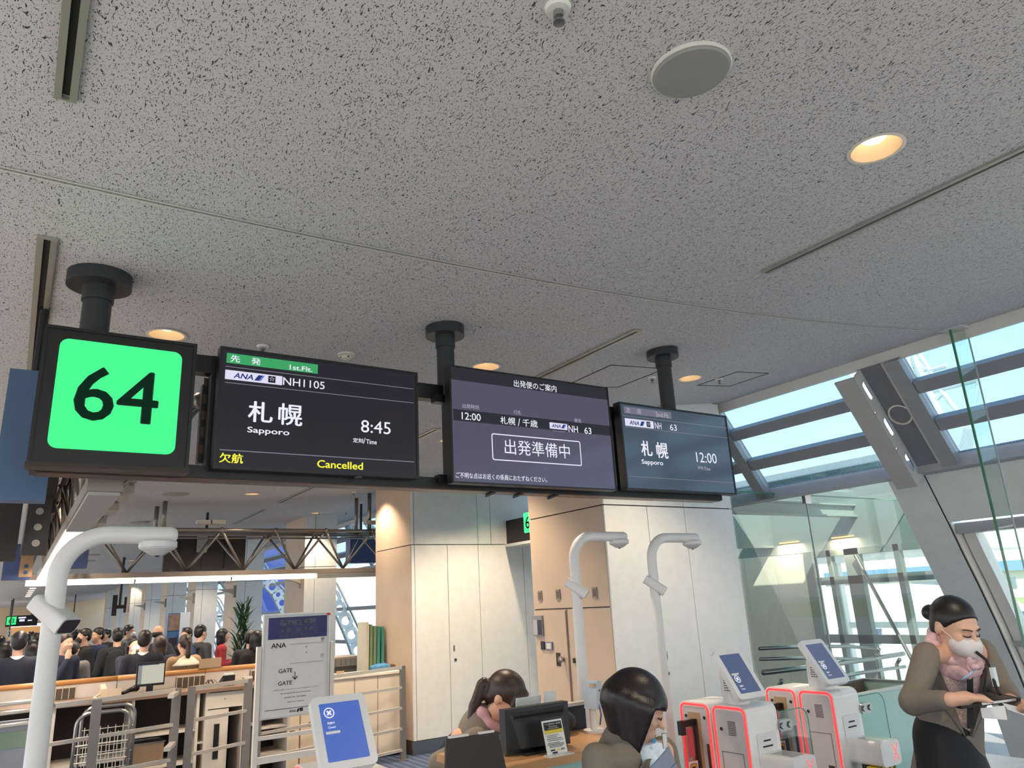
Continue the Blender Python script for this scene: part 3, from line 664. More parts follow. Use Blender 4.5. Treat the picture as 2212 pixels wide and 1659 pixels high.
for px in (970, 455, 1322):
    x = at(px, 950, y=Yb).x; MB().box((x-0.02, Yb-0.035, zb0), (x+0.02, Yb+0.035, zt1)).build('upright', BLACK(), fr)
for px in (1055, 1115, 1190):
    c = at(px, 1066, y=Yb); MB().cyl((c.x, Yb-0.06, zb0-0.012), (c.x+0.03, Yb+0.07, zb0-0.012), 0.008, 8).build('cable_hook', BLACK(), fr)
for px, py in ((948, 862), (956, 1035)):
    c = at(px, py, y=Yb-0.05); MB().box(c+Vector((-0.03, -0.02, -0.02)), c+Vector((0.03, 0.03, 0.02))).build('bracket', BLACK(), fr)

def pq(Y, ul, lr): 
    a, b = at(*ul, y=Y), at(*lr, y=Y); return (a.x, b.z, b.x, a.z)
# --- gate number sign
Yf = 3.13
x0, z1 = at(97, 700, y=Yf).x, at(97, 700, y=Yf).z; x1 = at(416, 880, y=Yf).x; z0 = at(405, 1016, y=Yf).z
x0 = (x0+at(55, 1015, y=Yf).x)/2
sg = thing('gate_sign', 'black sign box with a glowing green panel reading 64', 'sign', (x0, Yf, z0))
BOX = M('sign_box_black', (20, 22, 20), 0.42)
MB().box((x0, Yf, z0), (x1, Yf+0.085, z1)).build('sign_box', BOX, sg)
MB().ring([(x0, z0), (x1, z0), (x1, z1), (x0, z1)], [(x0+0.012, z0+0.012), (x1-0.012, z0+0.012), (x1-0.012, z1-0.012), (x0+0.012, z1-0.012)], (0, Yf-0.0005, 0), UX, UZ, 0.006).build('rim', BLACK(), sg)
MB().box((x0-0.004, Yf-0.012, z0-0.012), (x1+0.004, Yf+0.085, z0+0.004)).build('bottom_lip', M('lip_brown', (58, 50, 42), 0.35, 0.4), sg)
g = pq(Yf, (130, 730), (377, 982)); gx0 = (at(130, 730, y=Yf).x+at(101, 967, y=Yf).x)/2; gx1 = (at(394, 762, y=Yf).x+at(377, 982, y=Yf).x)/2
gz1 = at(250, 745, y=Yf).z; gz0 = at(240, 975, y=Yf).z
MB().prism(rrect(gx0, gz0, gx1, gz1, 0.032, 5), (0, Yf-0.001, 0), UX, UZ, 0.004).build('green_panel', glow('gate_green', (62, 250, 142), 1.05), sg)
lettering('64', sg, (0, Yf-0.006, 0), UX, UZ, (at(160, 850, y=Yf).x, at(240, 913, y=Yf).z, at(341, 885, y=Yf).x, at(260, 798, y=Yf).z), glow('gate_ink', (18, 44, 32)), 0.012)

def logo(par, Y, box, k=1.0):
    # airline wordmark with two slanted bars and a dark square with a star of five darts, on a pale plate
    x0, z0, x1, z1 = box; w, h = x1-x0, z1-z0
    MB().prism([(x0, z0), (x1, z0), (x1, z1), (x0, z1)], (0, Y-0.001, 0), UX, UZ, 0.001).build('logo_plate', LAV, par)
    yl = Y-0.003
    lettering('ANA', par, (0, yl, 0), UX, UZ, (x0+w*0.14, z0+h*0.2, x0+w*0.48, z0+h*0.78), NAVY, 0.02, 0.25, name='wordmark')
    MB().prism([(x0+w*0.50, z0+h*0.18), (x0+w*0.585, z0+h*0.18), (x0+w*0.655, z0+h*0.8), (x0+w*0.57, z0+h*0.8)], (0, yl, 0), UX, UZ, 0.001).build('logo_bar', NAVY, par)
    MB().prism([(x0+w*0.59, z0+h*0.18), (x0+w*0.612, z0+h*0.18), (x0+w*0.682, z0+h*0.8), (x0+w*0.66, z0+h*0.8)], (0, yl, 0), UX, UZ, 0.001).build('logo_bar', SKYB, par)
    sx0, sx1 = x0+w*0.745, x0+w*0.875; sz0, sz1 = z0+h*0.14, z0+h*0.86
    MB().prism([(sx0, sz0), (sx1, sz0), (sx1, sz1), (sx0, sz1)], (0, yl, 0), UX, UZ, 0.001).build('emblem_square', INKD, par)
    cx, cz = (sx0+sx1)/2, (sz0+sz1)/2+h*0.04; rx, rz = (sx1-sx0)*0.40, (sz1-sz0)*0.38
    mb = MB()
    for i in range(5):
        a = PI/2+2*PI*i/5; b = 0.42
        mb.prism([(cx+rx*math.cos(a), cz+rz*math.sin(a)), (cx+rx*0.42*math.cos(a+b), cz+rz*0.42*math.sin(a+b)), (cx+rx*0.42*math.cos(a-b), cz+rz*0.42*math.sin(a-b))][::1], (0, yl-0.0015, 0), UX, UZ, 0.0005)
    mb.build('emblem_star', LAV, par)

def display(label, corners, Y, bezel, mat, depth=0.05):
    ul, ur, lr, ll = corners
    x0 = (at(*ul, y=Y).x+at(*ll, y=Y).x)/2; x1 = (at(*ur, y=Y).x+at(*lr, y=Y).x)/2
    z1 = (at(*ul, y=Y).z+at(*ur, y=Y).z)/2; z0 = (at(*ll, y=Y).z+at(*lr, y=Y).z)/2
    t = thing('display', label, 'display', ((x0+x1)/2, Y, z0))
    MB().box((x0, Y, z0), (x1, Y+depth, z1)).build('casing', BLACK(), t)
    MB().ring([(x0, z0), (x1, z0), (x1, z1), (x0, z1)], [(x0+bezel, z0+bezel), (x1-bezel, z0+bezel), (x1-bezel, z1-bezel), (x0+bezel, z1-bezel)], (0, Y-0.0005, 0), UX, UZ, 0.005).build('bezel', M('bezel_black', (30, 31, 34), 0.35), t)
    MB().prism([(x0+bezel, z0+bezel), (x1-bezel, z0+bezel), (x1-bezel, z1-bezel), (x0+bezel, z1-bezel)], (0, Y-0.0003, 0), UX, UZ, 0.0007).build('screen', mat, t)
    MB().box((x0+0.25, Y+depth, z0+0.1), (x1-0.25, Yb-0.042, z1-0.1)).build('back_housing', BLACK(), t)
    return t, (x0, z0, x1, z1)
def writer(par, Y, ox, oy, sc):
    f = lambda p: (ox+p[0]*sc, oy+p[1]*sc)
    def wr(s, l, t, r, b, mat, bold=0.0): lettering(s, par, (0, Y, 0), UX, UZ, pq(Y, f((l, t)), f((r, b))), mat, bold, raise_=0.002)
    def rect(ul, lr, mat, name, dz=0.0012):
        q = pq(Y, f(ul), f(lr)); MB().prism([(q[0], q[1]), (q[2], q[1]), (q[2], q[3]), (q[0], q[3])], (0, Y-dz, 0), UX, UZ, 0.0003).build(name, mat, par); return q
    def rule(p, q, mat=RULE, th=0.003):
        a, b = at(*f(p), y=Y), at(*f(q), y=Y); z = (a.z+b.z)/2; MB().box((a.x, Y-0.0018, z-th/2), (b.x, Y-0.0012, z+th/2)).build('rule_line', mat, par)
    return wr, rect, rule
Y1s = 3.17
d1, _ = display('black flight display showing a cancelled 8:45 Sapporo flight', [(477, 747), (902, 806), (904, 1034), (458, 1012)], Y1s, 0.011, screen_mat('screen_near_black', (33, 33, 41)))
wr, rect, rule = writer(d1, Y1s, 420, 720, 540/2212)
rect((287, 172), (1090, 360), glow('banner_green', (52, 160, 96)), 'banner')
wr('先', 320, 190, 402, 262, WHT, 0.015); wr('発', 505, 215, 585, 285, WHT, 0.012); wr('1st.Flt.', 842, 278, 1042, 345, WHT, 0.015)
rule((275, 290), (1937, 495)); rule((268, 430), (1938, 620)); rule((222, 1028), (1942, 1140), RULE, 0.004)
q = pq(Y1s, (420+273*.2441, 720+322*.2441), (420+774*.2441, 720+461*.2441)); logo(d1, Y1s-0.001, q)
wr('NH1105', 785, 388, 1150, 498, WHT, 0.002)
wr('札', 478, 595, 690, 800, WHT, 0.02); wr('幌', 745, 615, 952, 825, WHT, 0.016); wr('Sapporo', 468, 825, 838, 920, WHT, 0.018)
wr('8:45', 1473, 765, 1735, 897, WHT, 0.003); wr('定刻', 1402, 925, 1490, 972, WHT, 0.012); wr('/', 1492, 925, 1512, 978, WHT, 0.0); wr('Time', 1518, 938, 1612, 985, WHT, 0.012)
wr('欠航', 222, 1055, 428, 1155, YEL, 0.018); wr('Cancelled', 1085, 1120, 1490, 1210, YEL, 0.018)
c = at(776, 1030, y=Y1s); MB().lathe([(0.018, -0.004), (0.018, 0.002)], (c.x, Y1s+0.01, c.z), 16).build('sensor_lens', M('sensor_grey', (70, 70, 74), 0.3), d1)
Y2s = 3.12
d2, q2 = display('large display with violet-grey glare and a boxed boarding notice in white characters', [(973, 785), (1314, 841), (1330, 1063), (973, 1039)], Y2s, 0.008, screen_mat('screen_violet_glare', (82, 79, 100)))  # screen emission carries violet-grey glare as well as the backlight
wr, rect, rule = writer(d2, Y2s, 900, 660, 720/2212)
zh = at(900+760*.3255, 660+560*.3255, y=Y2s).z
MB().prism([(q2[0]+.008, zh), (q2[2]-.008, zh), (q2[2]-.008, q2[3]-.008), (q2[0]+.008, q2[3]-.008)], (0, Y2s-0.0012, 0), UX, UZ, 0.0003).build('header_band', screen_mat('screen_header', (40, 40, 48)), d2)
za, zb_ = at(900+252*.3255, 660+687*.3255, y=Y2s).z, at(900+252*.3255, 660+762*.3255, y=Y2s).z
MB().prism([(q2[0]+.016, zb_), (q2[2]-.008, zb_), (q2[2]-.008, za), (q2[0]+.016, za)], (0, Y2s-0.0012, 0), UX, UZ, 0.0003).build('flight_band', screen_mat('screen_band', (38, 38, 50)), d2)
wr('出発便のご案内', 642, 492, 928, 577, WHT, 0.004); wr('出発時刻', 302, 650, 412, 692, DIM, 0.002); wr('行先', 642, 693, 692, 727, DIM, 0.002); wr('便名', 1043, 748, 1090, 780, DIM, 0.002)
wr('12:00', 297, 707, 425, 768, WHT, 0.004); wr('札幌', 553, 735, 655, 795, WHT, 0.006); wr('/', 668, 748, 688, 802, WHT); wr('千歳', 700, 752, 803, 812, WHT, 0.006)
q = pq(Y2s, (900+880*.3255, 660+775*.3255), (900+1000*.3255, 660+828*.3255))
MB().prism([(q[0], q[1]), (q[2], q[1]), (q[2], q[3]), (q[0], q[3])], (0, Y2s-0.0016, 0), UX, UZ, 0.0003).build('logo_plate', LAV, d2)
wq = q[2]-q[0]; hq = q[3]-q[1]; ly = Y2s-0.003
lettering('ANA', d2, (0, ly, 0), UX, UZ, (q[0]+wq*.1, q[1]+hq*.22, q[0]+wq*.62, q[1]+hq*.8), NAVY, 0.02, 0.25, name='wordmark')
MB().prism([(q[0]+wq*.64, q[1]+hq*.2), (q[0]+wq*.76, q[1]+hq*.2), (q[0]+wq*.88, q[1]+hq*.85), (q[0]+wq*.76, q[1]+hq*.85)], (0, ly, 0), UX, UZ, 0.001).build('logo_bar', NAVY, d2)
MB().prism([(q[0]+wq*.78, q[1]+hq*.2), (q[0]+wq*.82, q[1]+hq*.2), (q[0]+wq*.94, q[1]+hq*.85), (q[0]+wq*.90, q[1]+hq*.85)], (0, ly, 0), UX, UZ, 0.001).build('logo_bar', SKYB, d2)
wr('STAR ALLIANCE', 902, 828, 985, 842, DIM)
wr('NH', 1005, 795, 1070, 845, WHT, 0.006); wr('63', 1110, 808, 1160, 855, WHT, 0.006)
rule((466, 722), (467, 778))
f2 = lambda p: at(900+p[0]*.3255, 660+p[1]*.3255, y=Y2s)
bx0, bx1 = (f2((497, 842)).x+f2((500, 1020)).x)/2, (f2((1085, 907)).x+f2((1095, 1070)).x)/2; bz1 = (f2((497, 842)).z+f2((1085, 907)).z)/2; bz0 = (f2((500, 1020)).z+f2((1095, 1070)).z)/2
MB().ring(rrect(bx0, bz0, bx1, bz1, 0.012), rrect(bx0+.005, bz0+.005, bx1-.005, bz1-.005, 0.008), (0, Y2s-0.0012, 0), UX, UZ, 0.001).build('notice_frame', WHT, d2)
wr('出発準備中', 580, 885, 1018, 1018, WHT, -0.002); wr('ご不明な点はお近くの係員におたずねください。', 258, 1105, 865, 1175, WHT, 0.004)
Y3s = 3.17
d3, _ = display('flight display with slate-grey glare showing the 12:00 Sapporo flight as second', [(1336, 868), (1568, 899), (1590, 1070), (1353, 1057)], Y3s, 0.011, screen_mat('screen_slate_glare', (66, 80, 94)))  # slate emission stands for reflected surroundings plus backlight
wr, rect, rule = writer(d3, Y3s, 900, 660, 720/2212)
rect((1372, 668), (1692, 753), glow('banner_mauve', (112, 108, 128)), 'banner')
wr('次', 1385, 675, 1418, 715, DIM, 0.012); wr('発', 1460, 685, 1490, 722, DIM, 0.01); wr('2nd.Flt.', 1583, 708, 1678, 748, DIM, 0.014)
rule((1370, 730), (2070, 815)); rule((1385, 800), (2080, 885)); rule((1410, 1132), (2105, 1178))
q = pq(Y3s, (900+1379*.3255, 660+747*.3255), (900+1573*.3255, 660+818*.3255)); logo(d3, Y3s-0.001, q)
wr('NH', 1577, 775, 1625, 822, WHT); wr('63', 1677, 787, 1727, 833, WHT)
wr('札', 1483, 895, 1567, 1003, WHT, 0.02); wr('幌', 1583, 905, 1672, 1018, WHT, 0.016); wr('Sapporo', 1490, 1020, 1637, 1070, WHT, 0.016)
wr('12:00', 1850, 972, 1993, 1050, WHT, 0.0); wr('定刻', 1862, 1065, 1900, 1088, DIM, 0.01); wr('/Time', 1902, 1070, 1950, 1097, DIM, 0.01)
# vertical speaker slab behind the left end of the first display
va = thing('column_speaker', 'slim black vertical slab with vents mounted behind the cancelled-flight display', 'speaker', tuple(at(448, 1000, y=3.3)))
a, b = at(440, 828, y=3.30), at(470, 1000, y=3.30); MB().box((a.x, 3.32, b.z), (b.x+0.05, 3.36, a.z)).build('slab', BLACK(), va)
for k in range(5): MB().box((a.x+0.004, 3.316, b.z+0.04+k*0.075), (a.x+0.026, 3.32, b.z+0.08+k*0.075)).build('vent', M('vent_bronze', (92, 74, 60), 0.4, 0.5), va)

# ================================================================== CEILING FITTINGS
CUT = []
LITX, LITY = (0.5, 2.38, 4.16), [3.85+2.82*k for k in range(14)]
lights = [(atc(1892, 319).x, atc(1892, 319).y), (atc(360, 722).x, atc(360, 722).y), (atc(1050, 791).x, atc(1050, 791).y), (atc(1490, 816).x, atc(1490, 816).y), (atc(785, 1053).x, atc(785, 1053).y)]
FILLP = [(3.4, 7.5), (4.5, 7.5), (5.3, 7.5), (3.4, 6.2)]  # unseen lamps added to warm the front of the far white pillar
lights += FILLP
for y in LITY[1:]:
    for x in LITX:
        if not (x == 4.16 and y < 10): lights.append((x, y))
RIM = M('downlight_rim', (236, 230, 220), 0.4); BOWL = M('downlight_bowl', (206, 190, 168), 0.4, emit=0.0); BULB = M('downlight_lamp', (255, 236, 206), 0.4, 0, 4.0, ecol=(255, 224, 176))
dl0 = None
for i, (x, y) in enumerate(lights):
    z = vault(x); CUT.append((x, y, z, 0.086))
    if dl0 is None:
        dl0 = thing('downlight', 'recessed round downlight glowing warm next to the long slot diffuser', 'downlight', (x, y, z))
        MB().lathe([(0.084, 0.0), (0.097, -0.006), (0.084, -0.008)], (0, 0, 0), 32, cap=False).build('rim', RIM, dl0, world=False, auto=50)
        mb = MB(); prof = [(0.084, -0.004), (0.08, 0.03), (0.062, 0.075), (0.05, 0.09)]; n = 32
        vs_ = [(r_*math.cos(2*PI*j/n), r_*math.sin(2*PI*j/n), h) for r_, h in prof for j in range(n)]
        mb.add(vs_, [(k*n+j, (k+1)*n+j, (k+1)*n+(j+1) % n, k*n+(j+1) % n) for k in range(3) for j in range(n)]); mb.build('reflector', BOWL, dl0, world=False, smooth=True)
        MB().ball((0, 0, 0.052), (0.048, 0.048, 0.03), 20).build('lamp', BULB, dl0, world=False, smooth=True)
        o = dl0
    else:
        o = copy_tree(dl0); o.location = (x, y, z)
        if i == 1: o['label'] = 'recessed round downlight glowing warm behind the 64 sign'
        elif i == 2: o['label'] = 'recessed round downlight glowing warm behind the middle display'
        elif i == 3: o['label'] = 'recessed round downlight glowing warm behind the rightmost pole of the display frame'
        elif i == 4: o['label'] = 'recessed round downlight beside the white pillar under the display frame'
        elif (x, y) in FILLP: o['label'] = 'added hidden downlight warming the white pillar behind the display frame'; o['group'] = 'added fill downlights between the pillars'
        else: o['label'] = 'recessed downlight in the rows down the hall'; o['group'] = 'downlights down the hall'
    if y < 34:
        ld = bpy.data.lights.new('downlight_beam', 'SPOT'); ld.energy = 120 if (x, y) in FILLP else 75; ld.color = (1.0, 0.80, 0.58); ld.spot_size = R(115); ld.spot_blend = 0.6; ld.shadow_soft_size = 0.04
        lo = bpy.data.objects.new('downlight_beam', ld); COL.objects.link(lo); lo.parent = o; lo.location = (0, 0, 0.02)
# downlight in the closed panel by the arch
c = sky_pt(0.474, 3.22, -0.034)
o = copy_tree(dl0); o.location = c; o['label'] = 'recessed downlight in the grey closed panel beside the arch'; o.rotation_euler = (0, math.atan2(SN.x, SN.z)*1.0, 0)
for ch in list(o.children):
    if ch.name.startswith('downlight_beam'): bpy.data.objects.remove(ch)
# small glowing ceiling cells far down the hall (strips of light fittings)
fl0 = None
for k in range(9):
    y = 25+k*2.1
    p = (0.62, y, vault(0.62)-0.004)
    if fl0 is None: fl0 = tag(MB().box((-0.10, -0.34, -0.01), (0.10, 0.34, 0.0)).build('light_panel', M('panel_lamp', (255, 232, 204), 0.5, 0, 1.3)), 'square warm ceiling light panel in the row far down the hall', 'light panel', 'light panels far down the hall'); o = fl0
    else: o = fl0.copy(); COL.objects.link(o)
    o.location = p
# speaker, sprinklers, detectors
c = atc(1492, 150); sp_ = thing('ceiling_speaker', 'round grey-grilled loudspeaker with a white rim set in the ceiling', 'speaker', tuple(c))
tilt = math.atan(2*0.0127*c.x); sp_.rotation_euler = (0, -tilt, 0)
MB().lathe([(0.113, 0.004), (0.114, -0.007), (0.110, -0.010), (0.104, -0.008), (0.104, 0.0)], (0, 0, 0), 40, cap=False).build('rim', M('speaker_rim', (224, 222, 214), 0.4), sp_, world=False, auto=45)
MB().lathe([(0.107, -0.004), (0.107, -0.014), (0.104, -0.018), (0.06, -0.020), (0.0, -0.020)], (0, 0, 0), 40).build('grille', M('speaker_grille', (158, 158, 152), 0.6, bump=(900, 0.4)), sp_, world=False, auto=30)
def sprinkler(c, label, k=1.0, group=None):
    t = thing('sprinkler', label, 'sprinkler', tuple(c), group=group)
    MB().lathe([(0.0, -0.001), (0.034*k, -0.001), (0.03*k, -0.012*k), (0.016*k, -0.014*k)], (0, 0, 0), 20).build('escutcheon', M('sprinkler_white', (228, 226, 222), 0.4), t, world=False, auto=45)
    MB().lathe([(0.013*k, -0.012*k), (0.013*k, -0.03*k), (0.006*k, -0.034*k), (0.006*k, -0.042*k), (0.015*k, -0.044*k), (0.015*k, -0.048*k), (0.0, -0.05*k)], (0, 0, 0), 16).build('head', STEEL(), t, world=False, auto=45)
sprinkler(atc(1205, 16), 'white and chrome sprinkler head in the ceiling beside the round speaker')
sprinkler(atc(568, 747), 'small sprinkler head in the ceiling above the cancelled-flight display')
for p in ((1408, 815), (1553, 818)): sprinkler(atc(*p), 'small sprinkler head beside a ceiling access hatch', group='sprinklers by the access hatches')
for p in ((248, 1172), (272, 1204), (690, 1106), (748, 1106), (764, 1063)): sprinkler(atc(*p), 'small sprinkler head in the ceiling down the hall', group='sprinklers down the hall')
c = atc(748, 765); sd = thing('smoke_detector', 'cream smoke detector dome on the ceiling above the cancelled-flight display', 'detector', tuple(c))
MB().lathe([(0.052, 0.0), (0.05, -0.012), (0.034, -0.016), (0.03, -0.03), (0.0, -0.034)], (0, 0, 0), 24).build('body', M('detector_cream', (222, 214, 200), 0.5), sd, world=False, auto=45)
for k in range(4):
    a = k*PI/2; MB().box((-0.004, 0.026, -0.028), (0.004, 0.033, -0.016)).build('vent', DARK(), sd, world=False).rotation_euler = (0, 0, a)
for p in ((378, 1067), (302, 1128), (190, 1211), (200, 1198)):
    t = tag(MB().lathe([(0.0, -0.012), (0.13, -0.012), (0.15, 0.0)], (0, 0, 0), 24).build('air_outlet', M('outlet_grey', (168, 164, 158), 0.5), None, world=False, auto=40), 'flat round air outlet in the ceiling down the hall', 'air outlet', 'round air outlets down the hall'); t.location = atc(*p)
# open the holes for the recessed lights
co = COL.objects['ceiling']
bm = bmesh.new(); bm.from_mesh(co.data)
r_ = bmesh.ops.solidify(bm, geom=bm.faces[:], thickness=-0.03)
bm.to_mesh(co.data); bm.free()
cm = MB()
for (x, y, z, r0) in CUT: cm.cyl((x, y, z-0.08), (x, y, z+0.12), r0, 32)
cobj = cm.build('cutter', None)
md = co.modifiers.new('holes', 'BOOLEAN'); md.operation = 'DIFFERENCE'; md.solver = 'EXACT'; md.object = cobj
dg = bpy.context.evaluated_depsgraph_get(); dg.update()
nm = bpy.data.meshes.new_from_object(co.evaluated_get(dg)); om = co.data; co.modifiers.clear(); mt0 = om.materials[0]
co.data = nm; 
nm.materials.clear(); nm.materials.append(mt0)
nm.polygons.foreach_set('material_index', [0]*len(nm.polygons)); nm.polygons.foreach_set('use_smooth', [False]*len(nm.polygons))
bpy.data.objects.remove(cobj)

# ================================================================== TRUSS CANOPY WITH LIGHT STRIPS
TS = M('truss_steel', (150, 142, 136), 0.32, 0.75); LITM = M('strip_lamp', (255, 244, 228), 0.5, 0, 2.2, ecol=(255, 238, 214)); UNL = M('strip_unlit', (176, 176, 172), 0.5); HSG = M('strip_housing', (150, 138, 130), 0.4, 0.3)
def truss(label, A, B, w, zt, n, lit0, ldir, off=None):
    A, B = Vector(A), Vector(B); d = (B-A); L = d.length; d.normalize(); sd = Vector((-d.y, d.x, 0))
    t = thing('truss', label, 'truss', tuple(A))
    hs = 0.06
    MB().bar(A+Vector((0, 0, hs/2)), B+Vector((0, 0, hs/2)), 0.13, hs).build('strip_housing', HSG, t)
    m_ = 1.13 if ldir else 1.45; k = 0; s_ = 0.0
    while s_ < L-0.3:
        e_ = min(s_+m_, L); p, q = A+d*(s_+0.01)+Vector((0, 0, -0.008)), A+d*(e_-0.01)+Vector((0, 0, -0.008))
        lit = lit0(s_)
        MB().bar(p, q, 0.115, 0.014).build('light_panel', LITM if lit else UNL, t)
        if ldir: MB().prism([(-0.060, -0.004), (-0.052, 0.0), (-0.022, -0.060), (-0.030, -0.064)], p+Vector((0, 0, 0.006)), sd, Vector((0, 0, 1)), (q-p).length).build('light_reflector', LITM if lit else UNL, t)
        if lit and s_ < 8:
            ld = bpy.data.lights.new('strip_light', 'AREA'); ld.shape = 'RECTANGLE'; ld.size = m_*0.9; ld.size_y = 0.1; ld.energy = 13; ld.color = (1.0, 0.9, 0.78)
            lo = bpy.data.objects.new('strip_light', ld); COL.objects.link(lo); c_ = (p+q)/2; lo.location = wm(t).inverted() @ Vector((c_.x, c_.y, c_.z-0.012)); lo.parent = t; lo.rotation_euler = (0, 0, math.atan2(d.y, d.x))
        s_ = e_; k += 1
    off = off or (-w/2, w/2)
    for o_ in off:
        MB().cyl(A+sd*o_+Vector((0, 0, zt)), B+sd*o_+Vector((0, 0, zt)), 0.026, 10).build('top_chord', TS, t, smooth=True)
        MB().cyl(A+sd*o_*0.7+Vector((0, 0, zt-0.06)), B+sd*o_*0.7+Vector((0, 0, zt-0.06)), 0.012, 8).build('conduit', TS, t, smooth=True)
    st = L/n
    for i in range(n):
        top0 = A+d*(st*i); top1 = A+d*(st*(i+1)); bot = A+d*(st*(i+0.5))+Vector((0, 0, hs))
        for o_ in off:
            for tp in (top0, top1): MB().cyl(bot, tp+sd*o_+Vector((0, 0, zt)), 0.016, 8).build('diagonal', TS, t, smooth=True)
            MB().ball(top0+sd*o_+Vector((0, 0, zt)), 0.038, 12).build('node', TS, t, smooth=True)
        MB().cyl(top0+sd*off[0]+Vector((0, 0, zt)), top0+sd*off[1]+Vector((0, 0, zt)), 0.014, 8).build('cross_tie', TS, t, smooth=True)
    return t
zs = 2.17; Yt = 10.3
xa = 0.27
pt = [at(p, 1145, y=10.05).x for p in (480, 597, 703, 805)]; stp = (pt[3]-pt[0])/3; x_start = pt[0]-3*stp
zt = at(597, 1146, y=10.05).z - zs
t1 = truss('steel lattice truss crossing the hall with a lit strip along its underside', (x_start, Yt, zs), (pt[0]+4*stp, Yt, zs), 0.5, zt, 7, lambda s_: s_ < 3.3, 1)
for p, q in ((337, 0), (355, 1)):
    c = atc(p, 1090); 
for (x, y) in ((1.45, 10.55), (1.47, 10.05), (4.18, 10.55), (4.18, 10.05)):
    MB().cyl((x, y, zs+zt), (x, y, vault(x)), 0.028, 12).build('hanger', TS, t1, smooth=True)
for px in (440, 470, 800): 
    c = at(px, 1131, y=10.02); MB().box(c+Vector((-0.09, -0.05, -0.01)), c+Vector((0.09, 0.05, 0.04))).build('junction_box', M('junction_cream', (214, 206, 190), 0.5), t1)
t2 = truss('steel lattice truss running away along the hall behind the 64 sign', (xa, 3.42, zs), (xa, 10.0, zs), 0.62, 0.42, 8, lambda s_: s_ > 1.3, 0, (0.06, -0.34))
MB().box((0.02, 4.95, zs+0.10), (0.15, 9.8, zs+0.40)).build('dark_filler', M('filler_brown', (58, 48, 44), 0.5, 0.2), t2)  # dark boxes added to darken the gap beside the light strip
MB().box((0.04, 3.9, zs+0.30), (0.16, 4.85, zs+0.42)).build('dark_filler', M('filler_brown', (58, 48, 44), 0.5, 0.2), t2)
for y in (5.5, 8.4):
    for x in (xa+0.31,): MB().cyl((x, y, zs+0.42), (x, y, vault(x)), 0.028, 12).build('hanger', TS, t2, smooth=True)
for k in range(7): 
    y = 3.9+k*0.9; MB().box((xa+0.27, y, zs+0.34), (xa+0.36, y+0.4, zs+0.40)).build('cable_tray', M('tray_pale', (196, 186, 176), 0.45), t2)
# overhead signs hung beside the lengthwise truss
BLUE = M('sign_blue_side', (84, 112, 148), 0.45); DKS = M('sign_dark_side', (40, 36, 36), 0.5)
def hung(label, x0, x1, y, th, z0, z1, mat, holes=0):
    t = thing('overhead_sign', label, 'sign', ((x0+x1)/2, y, z0))
    MB().box((x0, y, z0), (x1, y+th, z1)).build('panel', mat, t)
    MB().cyl(((x0+x1)/2, y+th/2, z1), ((x0+x1)/2, y+th/2, vault((x0+x1)/2)), 0.02, 10).build('hanger', BLACK(), t)
    for k in range(holes):
        zc = z0+(z1-z0)*(0.2+0.28*k); MB().lathe([(0.0, -0.004), (0.045, -0.004), (0.045, 0.004)], ((x0+x1)/2, y, zc), 20, 'Y').build('light_hole', M('hole_pale', (206, 202, 190), 0.5), t)
    return t
a, b = at(22, 795, y=3.7), at(98, 1082, y=3.7)
hung('blue-grey overhead sign seen edge-on just behind the 64 sign', a.x, b.x, 3.7, 0.10, b.z, a.z, BLUE)
def plate_on(name, p, q, y, th, mat, holes=0, hm=None):
    a, b = at(*p, y=y), at(*q, y=y); MB().box((a.x, y, b.z), (b.x, y+th, a.z)).build(name, mat, t2)
    for k in range(holes):
        zc = b.z+(a.z-b.z)*(0.2+0.28*k); MB().lathe([(0.0, -0.004), ((b.x-a.x)*0.17, -0.004), ((b.x-a.x)*0.17, 0.004)], ((a.x+b.x)/2, y, zc), 20, 'Y').build('light_hole', hm or M('hole_grey', (150, 146, 138), 0.5), t2)
plate_on('side_panel', (7, 1030), (33, 1212), 5.2, 0.05, DKS)
plate_on('lamp_plate', (64, 1075), (100, 1198), 4.9, 0.06, DKS, 3)
plate_on('side_panel', (13, 1175), (64, 1252), 8.6, 0.08, M('sign_blue_deep', (70, 88, 136), 0.45))
plate_on('lamp_plate', (46, 1198), (68, 1246), 7.8, 0.05, M('sign_tan', (176, 138, 104), 0.5), 2, M('hole_blue', (60, 84, 120), 0.5))
a, b = at(120, 1172, y=11.2), at(188, 1226, y=11.2); hung('blue overhead sign hung behind the cross truss beyond the near camera mast', a.x, b.x, 11.2, 0.2, b.z, a.z, M('sign_blue_deep', (70, 88, 136), 0.45))
a, b = at(757, 1160, y=11.4), at(812, 1215, y=11.4); hung('blue overhead sign hung behind the cross truss next to the white pillar', a.x, b.x, 11.4, 0.2, b.z, a.z, M('sign_blue_deep', (70, 88, 136), 0.45))
a, b = at(357, 1155, y=11.3), at(527, 1250, y=11.3); hd = hung('big black display back hung behind the cross truss', a.x, b.x, 11.3, 0.08, b.z, a.z, M('display_back', (36, 30, 29), 0.55))
hd.name = 'hanging_monitor'
for k in range(3): MB().box((a.x+0.2+0.3*k, 11.28, b.z+0.15), (a.x+0.24+0.3*k, 11.3, a.z-0.06)).build('mount_rail', BLACK(), hd)
c = at(437, 1172, y=11.24); MB().box(c+Vector((-0.08, -0.05, -0.14)), c+Vector((0.06, 0.05, 0.12))).build('mount_bracket', STEEL(), hd)
c = at(258, 1310, y=19.5); tv = thing('screen_mount', 'black ceiling-hung screen mount without a screen in front of the pillars', 'mount', (c.x, c.y, c.z))
